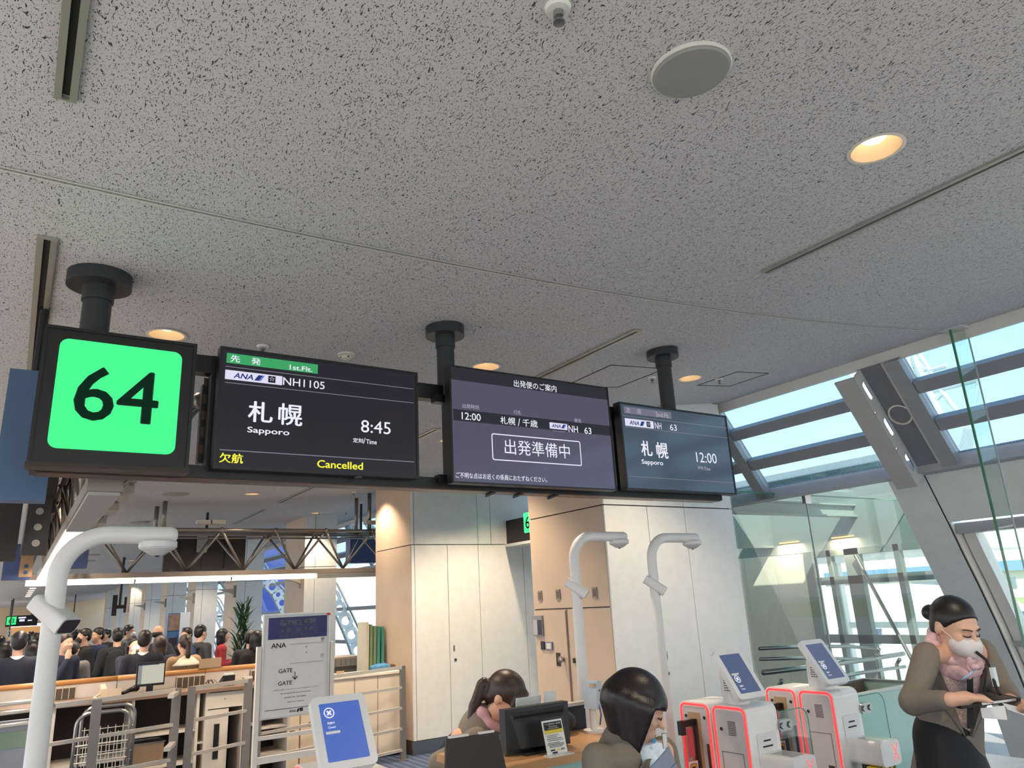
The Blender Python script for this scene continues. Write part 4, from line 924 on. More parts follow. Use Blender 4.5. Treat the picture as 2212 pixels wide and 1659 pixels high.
MB().cyl((c.x, 19.5, c.z), (c.x, 19.5, vault(c.x)), 0.03, 10).build('pole', BLACK(), tv); MB().box((c.x-0.16, 19.4, c.z-0.2), (c.x-0.06, 19.46, c.z+0.25)).build('plate', BLACK(), tv); MB().box((c.x+0.08, 19.4, c.z-0.14), (c.x+0.13, 19.46, c.z+0.2)).build('plate', BLACK(), tv); MB().box((c.x-0.1, 19.42, c.z-0.05), (c.x+0.12, 19.5, c.z+0.03)).build('arm', BLACK(), tv)
# far gate with its own number sign and warm counters
Yg = 46.0
f63 = thing('gate_sign', 'small distant black sign with a green panel reading 63', 'sign', tuple(at(50, 1341, y=Yg)))
a, b = at(14, 1331, y=Yg), at(80, 1351, y=Yg); MB().box((a.x, Yg, b.z), (b.x, Yg+0.2, a.z)).build('sign_box', BLACK(), f63)
a, b = at(15.5, 1333, y=Yg), at(34, 1349, y=Yg); MB().box((a.x, Yg-0.03, b.z), (b.x, Yg, a.z)).build('green_panel', glow('gate_green', (62, 250, 142)), f63)
lettering('63', f63, (0, Yg-0.04, 0), UX, UZ, (at(19, 1341, y=Yg).x, at(19, 1346.5, y=Yg).z, at(30.5, 1341, y=Yg).x, at(30, 1336, y=Yg).z), glow('gate_ink', (18, 44, 32)), 0.02)
for (p, q) in (((42, 1338), (53, 1342)), ((60, 1339), (69, 1341)), ((40, 1333), (56, 1335.5))):
    a, b = at(*p, y=Yg), at(*q, y=Yg); MB().box((a.x, Yg-0.03, b.z), (b.x, Yg, a.z)).build('lit_text_line', WHT, f63)
for p in (23, 69):
    c = at(p, 1335, y=Yg); MB().cyl((c.x, Yg+0.1, c.z), (c.x, Yg+0.1, 3.05), 0.07, 8).build('pole', BLACK(), f63)
cnt = thing('far_counter', 'warm lit service counter under the distant 63 sign', 'counter', tuple(at(60, 1375, y=50)))
a, b = at(22, 1354, y=52), at(100, 1385, y=52); MB().box((a.x, 52, 0), (b.x+1, 52.3, a.z)).build('back_wall', M('counter_wood_glow', (222, 168, 112), 0.5, emit=0.25, ecol=(255, 190, 120)), cnt)  # warm lamplight on the wooden back wall put in as a glow
a, b = at(24, 1349.5, y=50), at(95, 1351.5, y=50); MB().box((a.x, 50, b.z), (b.x, 50.3, a.z)).build('light_strip', LITM, cnt)
MB().box((at(20, 1380, y=50).x, 49.6, 0), (at(95, 1380, y=50).x, 50.4, 1.1)).build('desk', M('counter_desk', (206, 160, 112), 0.5), cnt)
for (p, q, s_) in (((15, 1362), (24, 1377), '2'), ((150, 1352), (162, 1362), '3')):
    a, b = at(*p, y=44), at(*q, y=44); fsn = thing('number_sign', 'small white number sign above the distant queue beside the %s' % ('lit far counter' if s_ == '2' else 'row of pillars'), 'sign', (a.x, 44, b.z))
    MB().box((a.x, 44, b.z), (b.x, 44.1, a.z)).build('plate', M('number_plate', (226, 224, 222), 0.5), fsn); w_ = b.x-a.x
    lettering(s_, fsn, (0, 43.99, 0), UX, UZ, (a.x+w_*0.3, b.z+(a.z-b.z)*0.15, b.x-w_*0.3, a.z-(a.z-b.z)*0.15), INKD, 0.02)
    MB().cyl(((a.x+b.x)/2, 44.05, a.z), ((a.x+b.x)/2, 44.05, vault((a.x+b.x)/2)), 0.03, 8).build('hanger', BLACK(), fsn)
# ================================================================== BOARDING GATES
LEDR = M('led_red', (255, 60, 60), 0.4, 0, 1.0, ecol=(255, 58, 62)); LEDR.node_tree.nodes['Principled BSDF'].inputs['Emission Strength'].default_value = 1.25*EK
GREYP = M('gate_face_grey', (206, 200, 200), 0.4); ACR = glass('flap_acrylic', (226, 240, 238), 1.0)  # face grey includes a faint pink of light reflected from the red outline
def gate(label, X0, mark_hi, scr_rgb, zarm=0.86, dotrow=True):
    t = thing('boarding_gate', label, 'gate', (X0+0.11, 2.83, 0))
    w = 0.22; zt = 1.11
    for (ya, yb_, nm) in ((2.83, 3.04, 'rear_cabinet'), (2.60, 2.82, 'front_cabinet')):
        prof = [(ya, 0.0), (yb_, 0.0)] + [(yb_-0.04+0.04*math.cos(a), zt-0.04+0.04*math.sin(a)) for a in [R(x) for x in range(0, 91, 15)]] + [(ya+0.04-0.04*math.cos(a), zt-0.04+0.04*math.sin(a)) for a in [R(x) for x in range(90, -1, -15)]]
        cab = MB().prism(prof, (X0, 0, 0), (0, 1, 0), (0, 0, 1), w).build(nm, KIOSK(), t, auto=35)
        led = [(X0-0.001, ya+0.012, 0.12)] + [(X0-0.001, ya+0.04-0.028*math.cos(a), zt-0.04+0.028*math.sin(a)) for a in [R(x) for x in range(0, 91, 15)]] + [(X0-0.001, yb_-0.04+0.028*math.cos(a), zt-0.04+0.028*math.sin(a)) for a in [R(x) for x in range(90, -1, -15)]] + [(X0-0.001, yb_-0.012, 0.12)]
        MB().tube(led, 0.0055, 8).build('light_outline', LEDR, cab, smooth=True)
        inner = [(ya+0.022, 0.05), (yb_-0.022, 0.05)] + [(yb_-0.045+0.022*math.cos(a), zt-0.046+0.022*math.sin(a)) for a in [R(x) for x in range(0, 91, 30)]] + [(ya+0.045-0.022*math.cos(a), zt-0.046+0.022*math.sin(a)) for a in [R(x) for x in range(90, -1, -30)]]
        MB().prism([(y, z) for y, z in inner], (X0-0.0015, 0, 0), (0, 1, 0), (0, 0, 1), 0.001).build('face_plate', GREYP, cab)
        if nm == 'front_cabinet':
            MB().lathe([(0.0, -0.003), (0.008, -0.003), (0.008, 0)], (X0-0.002, yb_-0.055, 1.0), 14, 'X').build('camera_eye', BLACK(), cab)
            mb = MB()
            for i in range(9):
                for j in range(8): mb.box((X0-0.003, 2.675+j*0.006, 0.975+i*0.0075), (X0-0.0015, 2.679+j*0.006, 0.9785+i*0.0075))
            o = mb.build('speaker_holes', M('hole_brown', (92, 62, 62), 0.6), cab); o['kind'] = 'stuff'
            for a_, b_ in (((2.645, 0.3), (2.648, 0.90)), ((2.775, 0.3), (2.778, 0.90))): MB().box((X0-0.0025, a_[0], a_[1]), (X0-0.0015, b_[0], b_[1])).build('door_gap', M('gap_mauve', (120, 96, 98), 0.6), cab)
            MB().box((X0-0.0025, 2.645, 0.897), (X0-0.0015, 2.778, 0.90)).build('door_gap', M('gap_mauve', (120, 96, 98), 0.6), cab)
            MB().box((X0-0.004, 2.655, 0.70), (X0-0.001, 2.69, 0.745)).build('sensor_window', M('sensor_brown', (70, 50, 46), 0.3), cab)
            # card unit, clamp and flap on the near side
            MB().prism(rrect(X0+0.05, 0.845, X0+0.19, 0.985, 0.01), (0, 2.599, 0), UX, UZ, 0.002).build('card_panel', M('card_panel_white', (226, 226, 226), 0.4), cab)
            for z, w_ in ((0.95, 0.05), (0.925, 0.07)): MB().box((X0+0.12-w_/2, 2.594, z-0.003), (X0+0.12+w_/2, 2.598, z+0.003)).build('card_slot', DARK(), cab)
        else:
            for yy_, zz_ in ((ya+0.04, 1.04), (yb_-0.045, 1.04)): MB().lathe([(0.0, -0.003), (0.008, -0.003), (0.008, 0)], (X0-0.002, yy_, zz_), 14, 'X').build('camera_eye', BLACK(), cab)
            MB().box((X0-0.004, ya+0.07, 0.1), (X0-0.001, ya+0.15, 1.06)).build('track', M('track_tan', (184, 150, 112), 0.5), cab)
            MB().box((X0-0.006, ya+0.09, 0.1), (X0-0.002, ya+0.13, 1.03)).build('track_slot', M('track_dark', (64, 54, 48), 0.5), cab)
            MB().box((X0-0.005, ya+0.028, 0.15), (X0-0.001, ya+0.042, 0.92)).build('slit', M('slit_red_dark', (92, 30, 34), 0.5), cab)
            fa = MB().box((X0-0.10, ya+0.105, 0.2), (X0-0.006, ya+0.115, 1.02)).build('side_flap', glass('flap_rosy', (240, 214, 214), 1.0), t)
            MB().box((X0-0.105, ya+0.10, 1.0), (X0-0.004, ya+0.12, 1.03)).build('flap_cap', BLACK(), t); MB().box((X0-0.112, ya+0.095, 0.965), (X0-0.085, ya+0.125, 1.03)).build('flap_cap', BLACK(), t)
            MB().box((X0-0.07, ya+0.103, 0.86), (X0-0.03, ya+0.106, 0.99)).build('flap_pad', M('pad_red', (200, 84, 90), 0.4), t)
            lb = MB().box((X0-0.085, ya+0.101, 0.70), (X0-0.02, ya+0.104, 0.84)).build('caution_label', M('label_pink', (232, 206, 206), 0.5), t)
            MB().prism(rrect(X0-0.076, 0.755, X0-0.03, 0.83, 0.008), (0, ya+0.1005, 0), UX, UZ, 0.0005).build('pictogram', M('label_orange', (226, 164, 72), 0.5), lb)
            MB().ring(rrect(X0-0.076, 0.755, X0-0.03, 0.83, 0.008), rrect(X0-0.073, 0.758, X0-0.033, 0.827, 0.006), (0, ya+0.1, 0), UX, UZ, 0.0005).build('pictogram_rim', M('label_brown', (70, 44, 36), 0.5), lb)
            for q_ in (rrect(X0-0.066, 0.795, X0-0.04, 0.818, 0.006), rrect(X0-0.07, 0.764, X0-0.056, 0.786, 0.003), rrect(X0-0.05, 0.764, X0-0.036, 0.786, 0.003)): MB().prism(q_, (0, ya+0.0998, 0), UX, UZ, 0.0003).build('pictogram_mark', M('label_brown', (70, 44, 36), 0.5), lb)
            lettering('CAUTION', lb, (0, ya+0.1005, 0), UX, UZ, (X0-0.075, 0.708, X0-0.03, 0.720), M('label_brown', (70, 44, 36), 0.5), 0.01)
    # reader arm with a red cross
    a0, a1 = X0+0.05, X0+0.215
    arm = MB().prism(rrect(a0, zarm-0.115, a1, zarm, 0.02, 3), (0, 2.60, 0), UX, UZ, 0.19).build('reader_arm', KIOSK(), t, auto=35)
    MB().box((a0+0.04, 2.44, zarm-0.001), (a1-0.03, 2.56, zarm+0.001)).build('reader_glass', M('reader_grey', (150, 150, 152), 0.2), arm)
    mb = MB(); cx, cz = a1-0.045, zarm-0.055
    for k in range(-4, 5):
        for sg_ in (1, -1):
            if k == 0 and sg_ == -1: continue
            mb.ball((cx+k*0.0055, 2.409, cz+sg_*k*0.009), 0.0032, 6)
    mb.build('red_cross', LEDR, arm)
    MB().cyl((a0+0.08, 2.55, 0.0), (a0+0.08, 2.55, zarm-0.11), 0.03, 12).build('arm_leg', M('leg_dark', (60, 60, 64), 0.4), t)
    hz_ = MB().box((a0-0.01, 2.44, zarm-0.175), (a1-0.02, 2.50, zarm-0.118)).build('hazard_strip', M('hazard_yellow', (222, 190, 50), 0.5), t)
    for k in range(4): MB().prism([(a0+k*0.038, zarm-0.175), (a0+0.016+k*0.038, zarm-0.175), (a0+0.030+k*0.038, zarm-0.118), (a0+0.014+k*0.038, zarm-0.118)], (0, 2.4395, 0), UX, UZ, 0.001).build('black_stripe', BLACK(), hz_)
    # glass flap with a steel clamp on the far side of the lane
    c0 = X0+0.215
    MB().prism(rrect(0, -0.026, 0.10, 0.026, 0.02, 4), (c0, 2.62, 1.0), UX, UZ, 0.03).build('hinge_clamp', STEEL(), t, auto=35)
    for dx in (0.022, 0.078): MB().lathe([(0.0, -0.006), (0.013, -0.006), (0.015, 0)], (c0+dx, 2.588, 1.0), 16, 'Y').build('clamp_bolt', STEEL(), t, auto=35)
    poly = [(0.03, 0.25), (0.26, 0.25)] + [(0.20+0.06*math.cos(a), 1.0+0.06*math.sin(a)) for a in [R(x) for x in range(0, 91, 15)]] + [(0.03, 1.06)]
    MB().prism(poly, (c0, 2.615, 0), UX, UZ, 0.002).build('glass_flap', ACR, t)
    MB().tube([(c0+x, 2.614, z) for x, z in poly[1:]], 0.0025, 6).build('flap_edge', M('flap_edge_green', (96, 160, 138), 0.2), t, smooth=True)
    # tilted tablet on a neck
    xc0, xc1 = X0-0.055, X0+0.145; b_, tt = Vector((0, 2.575, 1.15)), Vector((0, 2.715, 1.365)); uy = (tt-b_).normalized(); hgt = (tt-b_).length; nrm = UX.cross(uy)
    hd_ = MB().prism(rrect(xc0, 0, xc1, hgt, 0.022, 5), b_-nrm*0.028, UX, uy, 0.028).build('tablet', KIOSK(), t, auto=35)
    MB().prism(rrect(xc0+0.027, 0.027, xc1-0.027, hgt-0.027, 0.003, 2), b_+nrm*0.0003, UX, uy, 0.0007).build('screen', screen_mat('gate_screen_%d' % scr_rgb[2], scr_rgb, 1.0, 0.42), hd_)
    mcx = xc0+0.058; mcy = hgt-0.062 if mark_hi else 0.10; r0 = 0.019; ob = b_+nrm*0.0016
    MB().ring(circ(mcx, mcy, r0, 24), circ(mcx, mcy, r0*0.80, 24), ob, UX, uy, 0.0006).build('cross_ring', WHT, hd_)
    for sg_ in (1, -1):
        d_ = Vector((0.7, 0.7*sg_)); p_ = Vector((-d_.y, d_.x))*0.0032; e_ = d_*0.0105
        MB().prism([(mcx+v.x, mcy+v.y) for v in (-e_-p_, e_-p_, e_+p_, -e_+p_)], ob, UX, uy, 0.0005).build('cross_stroke', WHT, hd_)
    lettering('閉鎖中', hd_, ob, UX, uy, (mcx-0.012, mcy-0.041, mcx+0.014, mcy-0.032), WHT, 0.01); lettering('Closed', hd_, ob, UX, uy, (mcx-0.012, mcy-0.055, mcx+0.014, mcy-0.047), WHT, 0.01)
    MB().box((X0+0.03, 2.66, 1.12), (X0+0.12, 2.76, 1.22)).build('tablet_mount', KIOSK(), t)
    MB().box((X0-0.02, 2.64, 1.165), (X0+0.03, 2.72, 1.26)).build('mount_cheek', KIOSK(), t)
    mb = MB()
    for i in range(5):
        for j in range(3): mb.box((X0-0.0225, 2.66+j*0.014, 1.18+i*0.011), (X0-0.02, 2.669+j*0.014, 1.184+i*0.011))
    mb.build('cheek_vents', M('hole_brown', (92, 62, 62), 0.6), t)['kind'] = 'stuff'
    MB().lathe([(0.055, 1.095), (0.055, 1.16), (0.04, 1.20)], (X0+0.082, 2.71, 0), 24).build('neck', KIOSK(), t, auto=35)
    return t
gate('white boarding gate with red light outline just beside the bob-haired attendant', 3.0, False, (78, 88, 122), 0.90)
gate('white boarding gate with red light outline next to the teal glass barrier', 3.69, False, (86, 94, 124), 0.875)
gate('white boarding gate with a bright blue closed screen in front of the gate-changed board', 0.965, True, (72, 104, 186), 0.90)

# ---- camera masts
MAST = M('mast_cream_white', (226, 224, 222), 0.38)
def mast(label, x, y, ztop, reach, lens, cz):
    t = thing('camera_mast', label, 'camera mast', (x, y, 0))
    r = 0.027; rb_ = 0.125
    pts = [(x, y, 0.02), (x, y, 0.7), (x, y, ztop-rb_)] + [(x+rb_-rb_*math.cos(a), y, ztop-rb_+rb_*math.sin(a)) for a in [R(k) for k in range(9, 91, 9)]] + [(x+reach-0.02, y, ztop), (x+reach-0.006, y, ztop), (x+reach, y, ztop)]
    MB().tube(pts, [r*1.12, r*1.05] + [r]*(len(pts)-4) + [r*0.8, r*0.4], 20).build('tube', MAST, t, smooth=True)
    MB().lathe([(0.07, 0.0), (0.07, 0.012), (0.03, 0.02)], (x, y, 0), 24).build('base_plate', MAST, t, auto=35)
    hx = x+reach-0.055
    MB().lathe([(0.052, -0.018), (0.056, -0.022), (0.056, -0.038), (0.05, -0.044)], (hx, y, ztop), 28).build('sensor_ring', M('sensor_shell', (214, 214, 214), 0.35), t, auto=35)
    MB().lathe([(0.05, -0.043), (0.02, -0.062), (0.0, -0.064)], (hx, y, ztop), 28).build('sensor_dome', M('sensor_shell', (214, 214, 214), 0.35), t, auto=35)
    MB().lathe([(0.006, -0.06), (0.006, -0.067), (0.0, -0.068)], (hx, y, ztop), 12).build('sensor_tip', DARK(), t)
    # slab camera threaded on the tube, looking down the lane
    ax_ = Vector((0.62, -0.52, -0.58)).normalized(); cc = Vector((x, y, cz)); sdv = ax_.cross(Vector((0, 0, 1))).normalized(); upv = sdv.cross(ax_)
    pr = rrect(-0.040, -0.026, 0.040, 0.026, 0.012, 3)
    b0_ = MB(); pa = [cc-ax_*0.060+sdv*u_*0.9+upv*w_*0.9 for u_, w_ in pr]; pb = [cc+ax_*0.066+sdv*u_+upv*w_ for u_, w_ in pr]; n_ = len(pr)
    b0_.add(pa+pb, [tuple(range(n_))[::-1], tuple(range(n_, 2*n_))]+[(k, (k+1) % n_, n_+(k+1) % n_, n_+k) for k in range(n_)]); b0_.build('camera_body', MAST, t, auto=35)
    pw_ = [cc+ax_*0.0675+sdv*u_*0.86+upv*w_*0.84 for u_, w_ in pr]; MB().add(pw_, [tuple(range(n_))]).build('camera_window', M('camera_glass', (46, 38, 36), 0.2), t)
    return t
c = at(119, 1290, y=2.6); mast('white camera mast with a dark camera window in front of the service counter', c.x, 2.6, at(250, 1156, y=2.6).z, at(384, 1150, y=2.6).x-c.x, True, at(112, 1325, y=2.6).z)
c = at(1248, 1320, y=3.22); mast('white camera mast in front of the wood-sided pillar', c.x, 3.22, at(1300, 1159, y=3.22).z, at(1352, 1160, y=3.22).x-c.x, False, at(1237, 1270, y=3.22).z)
c = at(1459, 1320, y=2.98); mast('white camera mast standing behind the boarding gate nearest the pillar', c.x, 3.12, at(1500, 1162, y=3.12).z, at(1543, 1163, y=3.12).x-at(1459, 1320, y=3.12).x, False, at(1447, 1262, y=3.12).z).location

# ---- teal glass barrier box and low white bench behind the standing attendant
TG = glass('teal_glass', (150, 200, 186), 1.0); tb = thing('glass_barrier', 'teal glass barrier box with a steel rim behind the boarding gates', 'barrier', (4.7, 3.1, 0))
xa_, xb_, ya_, yb_ = 4.34, 5.12, 2.93, 3.33
TSOL = M('teal_panel', (168, 200, 190), 0.25, coat=0.4)
MB().box((xa_, ya_, 0.05), (xb_, ya_+0.012, 0.99)).build('front_pane', TSOL, tb); MB().box((xa_, ya_+0.013, 0.05), (xa_+0.012, yb_, 0.99)).build('side_pane', TSOL, tb); MB().box((xb_-0.012, ya_+0.013, 0.05), (xb_, yb_, 0.99)).build('side_pane', TSOL, tb); MB().box((xa_, yb_, 0.05), (xb_, yb_+0.012, 0.99)).build('rear_pane', M('barrier_brown', (126, 104, 90), 0.5), tb)
MB().ring([(xa_-0.01, ya_-0.01), (xb_+0.01, ya_-0.01), (xb_+0.01, yb_+0.02), (xa_-0.01, yb_+0.02)], [(xa_+0.015, ya_+0.015), (xb_-0.015, ya_+0.015), (xb_-0.015, yb_-0.005), (xa_+0.015, yb_-0.005)], (0, 0, 0.99), (1, 0, 0), (0, 1, 0), 0.015).build('rim', STEEL(), tb)
MB().box((xa_+0.01, ya_+0.014, 0.0), (xb_-0.01, yb_-0.002, 0.06)).build('plinth', DARK(), tb)
bn = thing('bench', 'low white bench beside the teal glass barrier', 'bench', (5.5, 3.0, 0))
MB().box((5.15, 2.7, 0.36), (5.95, 3.2, 0.44)).build('seat', M('bench_white', (226, 226, 226), 0.4), bn); MB().box((5.2, 2.75, 0), (5.3, 3.15, 0.36)).build('leg', STEEL(), bn); MB().box((5.8, 2.75, 0), (5.9, 3.15, 0.36)).build('leg', STEEL(), bn)

# ---- gate desk with its equipment
WOOD = M('desk_wood', (196, 150, 104), 0.4, noise=(4, 0.08)); zd = 1.045
dk = thing('gate_desk', 'wooden topped gate desk with a pale teal front between the two attendants', 'desk', (1.9, 2.85, 0))
MB().box((1.60, 2.64, zd-0.03), (2.42, 3.10, zd)).build('desk_top', WOOD, dk)
MB().box((1.63, 2.665, 0.08), (2.40, 2.68, zd-0.035)).build('front_panel', M('teal_front', (176, 216, 204), 0.3, coat=0.3), dk); MB().box((1.63, 2.69, 0), (1.66, 3.08, zd-0.03)).build('side_panel', CREAM(), dk); MB().box((2.37, 2.69, 0), (2.40, 3.08, zd-0.03)).build('side_panel', CREAM(), dk); MB().box((1.67, 2.7, 0.5), (2.36, 3.06, 0.52)).build('shelf', CREAM(), dk)
mo = thing('monitor', 'black desk monitor seen from behind on the gate desk', 'monitor', (1.9, 2.82, zd))
p0, p1_ = at(1090, 1530, y=2.80), at(1226, 1512, y=2.80)
x0, x1 = p0.x, p1_.x; zt_ = 1.222
BLK = M('monitor_black', (26, 27, 30), 0.42)
MB().box((x0, 2.80, zt_-0.17), (x1, 2.845, zt_)).build('shell', BLK, mo); MB().add([(x0+0.02, 2.80, zt_-0.155), (x1-0.02, 2.80, zt_-0.155), (x1-0.02, 2.80, zt_-0.015), (x0+0.02, 2.80, zt_-0.015), (x0+0.05, 2.768, zt_-0.15), (x1-0.05, 2.768, zt_-0.15), (x1-0.05, 2.775, zt_-0.05), (x0+0.05, 2.775, zt_-0.05)], [(0, 1, 5, 4), (1, 2, 6, 5), (2, 3, 7, 6), (3, 0, 4, 7), (4, 5, 6, 7)]).build('rear_bulge', BLK, mo)
mb = MB()
for k in range(40): xx = x0+0.035+k*(x1-x0-0.07)/40; mb.box((xx, 2.783, zt_-0.042), (xx+0.003, 2.80, zt_-0.028))
mb.build('vent_slots', DARK(), mo)['kind'] = 'stuff'
MB().box(((x0+x1)/2-0.03, 2.80, zd+0.004), ((x0+x1)/2+0.03, 2.83, zt_-0.16)).build('stand_neck', BLK, mo); MB().box(((x0+x1)/2-0.1, 2.75, zd), ((x0+x1)/2+0.1, 2.90, zd+0.01)).build('stand_base', BLK, mo)
MB().box((x0+0.21, 2.7672, zt_-0.13), (x0+0.235, 2.768, zt_-0.105)).build('badge', M('badge_dark', (14, 14, 16), 0.3), mo)
# document stand
ns = thing('notice_stand', 'white upright leaflet stand with a black and yellow header on the gate desk', 'notice', (1.9, 2.70, zd))
Yn = 2.69; q0, q1, q2_, q3 = at(1184, 1638, y=Yn), at(1226, 1630, y=Yn), at(1209, 1553, y=Yn), at(1166, 1560, y=Yn)
h_ = q3.z-zd; x0, x1 = q3.x, q2_.x; lean = 0.02
uy = Vector((0.0, -0.0, 1)).normalized(); b_ = Vector((q0.x*0.5+q3.x*0.5, Yn, zd)); w_ = x1-x0
uxs = Vector((1, 0, 0)); uys = Vector((-0.10, 0.10, 1.0)).normalized(); b_ = Vector((q0.x, Yn-0.0, zd))
MB().prism([(0, 0), (w_, 0), (w_, h_), (0, h_)], b_+Vector((0, 0.004, 0)), uxs, uys, 0.003).build('board', M('paper_white', (232, 232, 230), 0.5), ns)
MB().box((b_.x-0.02, Yn-0.045, zd), (b_.x+w_, Yn+0.004, zd+0.004)).build('foot', M('acrylic_clear', (214, 218, 218), 0.2), ns)
def ns_rect(a, b, c_, d_, mat, nm): MB().prism([(w_*a, h_*b), (w_*c_, h_*b), (w_*c_, h_*d_), (w_*a, h_*d_)], b_-Vector((0, 0.0005, 0)), uxs, uys, 0.0003).build(nm, mat, ns)
PB = M('print_black', (28, 28, 30), 0.6); PY = M('print_yellow', (226, 206, 50), 0.6); PG = M('print_grey', (120, 120, 120), 0.6)
ns_rect(0.06, 0.72, 0.94, 0.95, PB, 'header'); ns_rect(0.06, 0.62, 0.94, 0.72, PY, 'yellow_band')
ob = b_-Vector((0, 0.0014, 0)); PWt = M('print_white', (240, 240, 240), 0.6)
lettering('リチウム電池等の持込・お預け制限', ns, ob, uxs, uys, (w_*.10, h_*.86, w_*.90, h_*.92), PWt, 0.01); lettering('Electronic devices', ns, ob, uxs, uys, (w_*.3, h_*.80, w_*.7, h_*.84), PWt); lettering('containing lithium batteries', ns, ob, uxs, uys, (w_*.22, h_*.74, w_*.78, h_*.78), PWt)
for k, (y_, a_, e_) in enumerate(((.55, .1, .7), (.50, .16, .6), (.45, .1, .85), (.40, .16, .9), (.33, .1, .7), (.29, .1, .9), (.25, .16, .9), (.21, .16, .8))): ns_rect(a_, y_, e_, y_+0.018, PG, 'print_line')
for a_, e_, mt_ in ((.18, .4, PB), (.5, .66, PY), (.7, .88, PG)): ns_rect(a_, .11, e_, .15, mt_, 'print_mark')
ns_rect(.25, .04, .5, .08, PB, 'print_mark')
# tablet in a black folio, leaning; acrylic screens; scanner head on a stem; bag and printer
tf = thing('tablet_folio', 'black tablet folio propped on the gate desk in front of the bent attendant', 'tablet', (1.5, 2.62, zd))
Yt_ = 2.60; p0, p1_ = at(964, 1596, y=Yt_), at(1076, 1580, y=Yt_); b0, b1 = at(948, 1690, y=Yt_-0.06), at(1092, 1690, y=Yt_-0.06)
zz = max(zd+0.002, b0.z)
P0, P1 = Vector((b0.x, 2.50, zd-0.055)), Vector((b1.x, 2.50, zd-0.055))
vs4 = [P0, P1, p1_, p0]; nn = (P1-P0).cross(p0-P0).normalized()*0.012
MB().add(vs4+[v-nn for v in vs4], [(0, 1, 2, 3), (7, 6, 5, 4), (0, 4, 5, 1), (1, 5, 6, 2), (2, 6, 7, 3), (3, 7, 4, 0)]).build('cover', M('folio_black', (34, 34, 36), 0.55), tf)
for f0, f1 in ((0.05, 0.42), (0.62, 0.92)):
    a_ = p0.lerp(p1_, f0); e_ = p0.lerp(p1_, f1); MB().bar(a_+Vector((0, 0.004, 0.003)), e_+Vector((0, 0.004, 0.003)), 0.01, 0.008).build('stylus', M('stylus_white', (226, 224, 220), 0.4), tf)
MB().box((P0.x+0.02, 2.47, 0.0), (P0.x+0.06, 2.51, zd-0.07)).build('stand_leg', BLACK(), tf); MB().box((P0.x-0.02, 2.44, zd-0.075), (P1.x+0.02, 2.60, zd-0.06)).build('ledge', BLACK(), tf)
for nm, lab, px0, py0, px1, py1, Yp in (('acrylic_screen', 'tilted clear acrylic screen above the black desk monitor', 1107, 1525, 1160, 1502, 2.96), ('acrylic_screen', 'small upright white acrylic card behind the desk monitor', 1175, 1520, 1199, 1491, 2.93)):
    a_, e_ = at(px0, py0, y=Yp), at(px1, py1, y=Yp); t_ = thing(nm, lab, 'screen', (a_.x, Yp, zd)); sh = 0.02 if px0 < 1150 else 0
    MB().prism([(a_.x, zd+0.006), (e_.x-0.0, zd+0.006), (e_.x+sh, e_.z), (a_.x+sh, e_.z)], (0, Yp, 0), UX, UZ, 0.004).build('sheet', M('acrylic_milky', (206, 214, 214), 0.25), t_); MB().box((a_.x, Yp-0.03, zd), (e_.x, Yp+0.03, zd+0.006)).build('foot', M('acrylic_clear', (214, 218, 218), 0.2), t_)
sc = thing('scanner_head', 'pale blue-grey scanner head on a white stem behind the bob-haired attendant', 'scanner', (2.30, 2.97, zd))
a_, e_ = at(1262, 1474, y=2.97), at(1300, 1526, y=2.97); 
th_ = R(-16); Mx = Matrix.Translation(((a_.x+e_.x)/2, 2.97, (a_.z+e_.z)/2)) @ Matrix.Rotation(R(8), 4, 'Y') @ Matrix.Rotation(R(35), 4, 'Z')
MB().box((-0.04, -0.03, -0.062), (0.04, 0.03, 0.062), mat=Mx).build('head', M('scanner_blue_grey', (186, 196, 204), 0.4, 0.2), sc); MB().box((-0.043, -0.02, 0.03), (-0.085, -0.005, 0.05), mat=Mx).build('bracket', M('bracket_tan', (196, 170, 140), 0.5), sc)
MB().lathe([(0.0, -0.001), (0.004, -0.001), (0.004, 0)], Mx @ Vector((0.0, -0.031, 0.02)), 10, 'Y').build('screw', DARK(), sc)
MB().cyl(((a_.x+e_.x)/2-0.01, 2.97, zd), ((a_.x+e_.x)/2-0.01, 2.97, e_.z+0.01), 0.016, 14).build('stem', M('stem_white', (222, 220, 216), 0.4), sc); MB().cyl(((a_.x+e_.x)/2-0.01, 2.97, zd), ((a_.x+e_.x)/2-0.01, 2.97, zd+0.012), 0.05, 20).build('foot', M('stem_white', (222, 220, 216), 0.4), sc)
MB().tube([((a_.x+e_.x)/2+0.012, 2.95, e_.z+0.02), ((a_.x+e_.x)/2+0.02, 2.945, e_.z-0.03), ((a_.x+e_.x)/2+0.012, 2.95, zd+0.03)], 0.004, 8).build('cable', M('cable_blue', (60, 100, 150), 0.4), sc, smooth=True)
bgp = at(1262, 1610, y=3.02); bg_ = thing('shoulder_bag', 'black shoulder bag with a strap lying on the gate desk', 'bag', (bgp.x, 3.02, zd))
mb = MB(); mb.ball((2.20, 3.03, zd+0.055), (0.10, 0.05, 0.056), 16); mb.build('pouch', M('bag_black', (22, 22, 24), 0.6, bump=(40, 0.3)), bg_, smooth=True)
MB().tube([(2.14, 2.98, zd+0.10), (2.145, 2.975, zd+0.05), (2.15, 2.975, zd+0.006)], 0.007, 8).build('strap', M('bag_black', (22, 22, 24), 0.6), bg_, smooth=True); MB().lathe([(0.01, -0.006), (0.01, 0.006)], (2.142, 2.972, zd+0.06), 12, 'Y').build('clip', STEEL(), bg_)
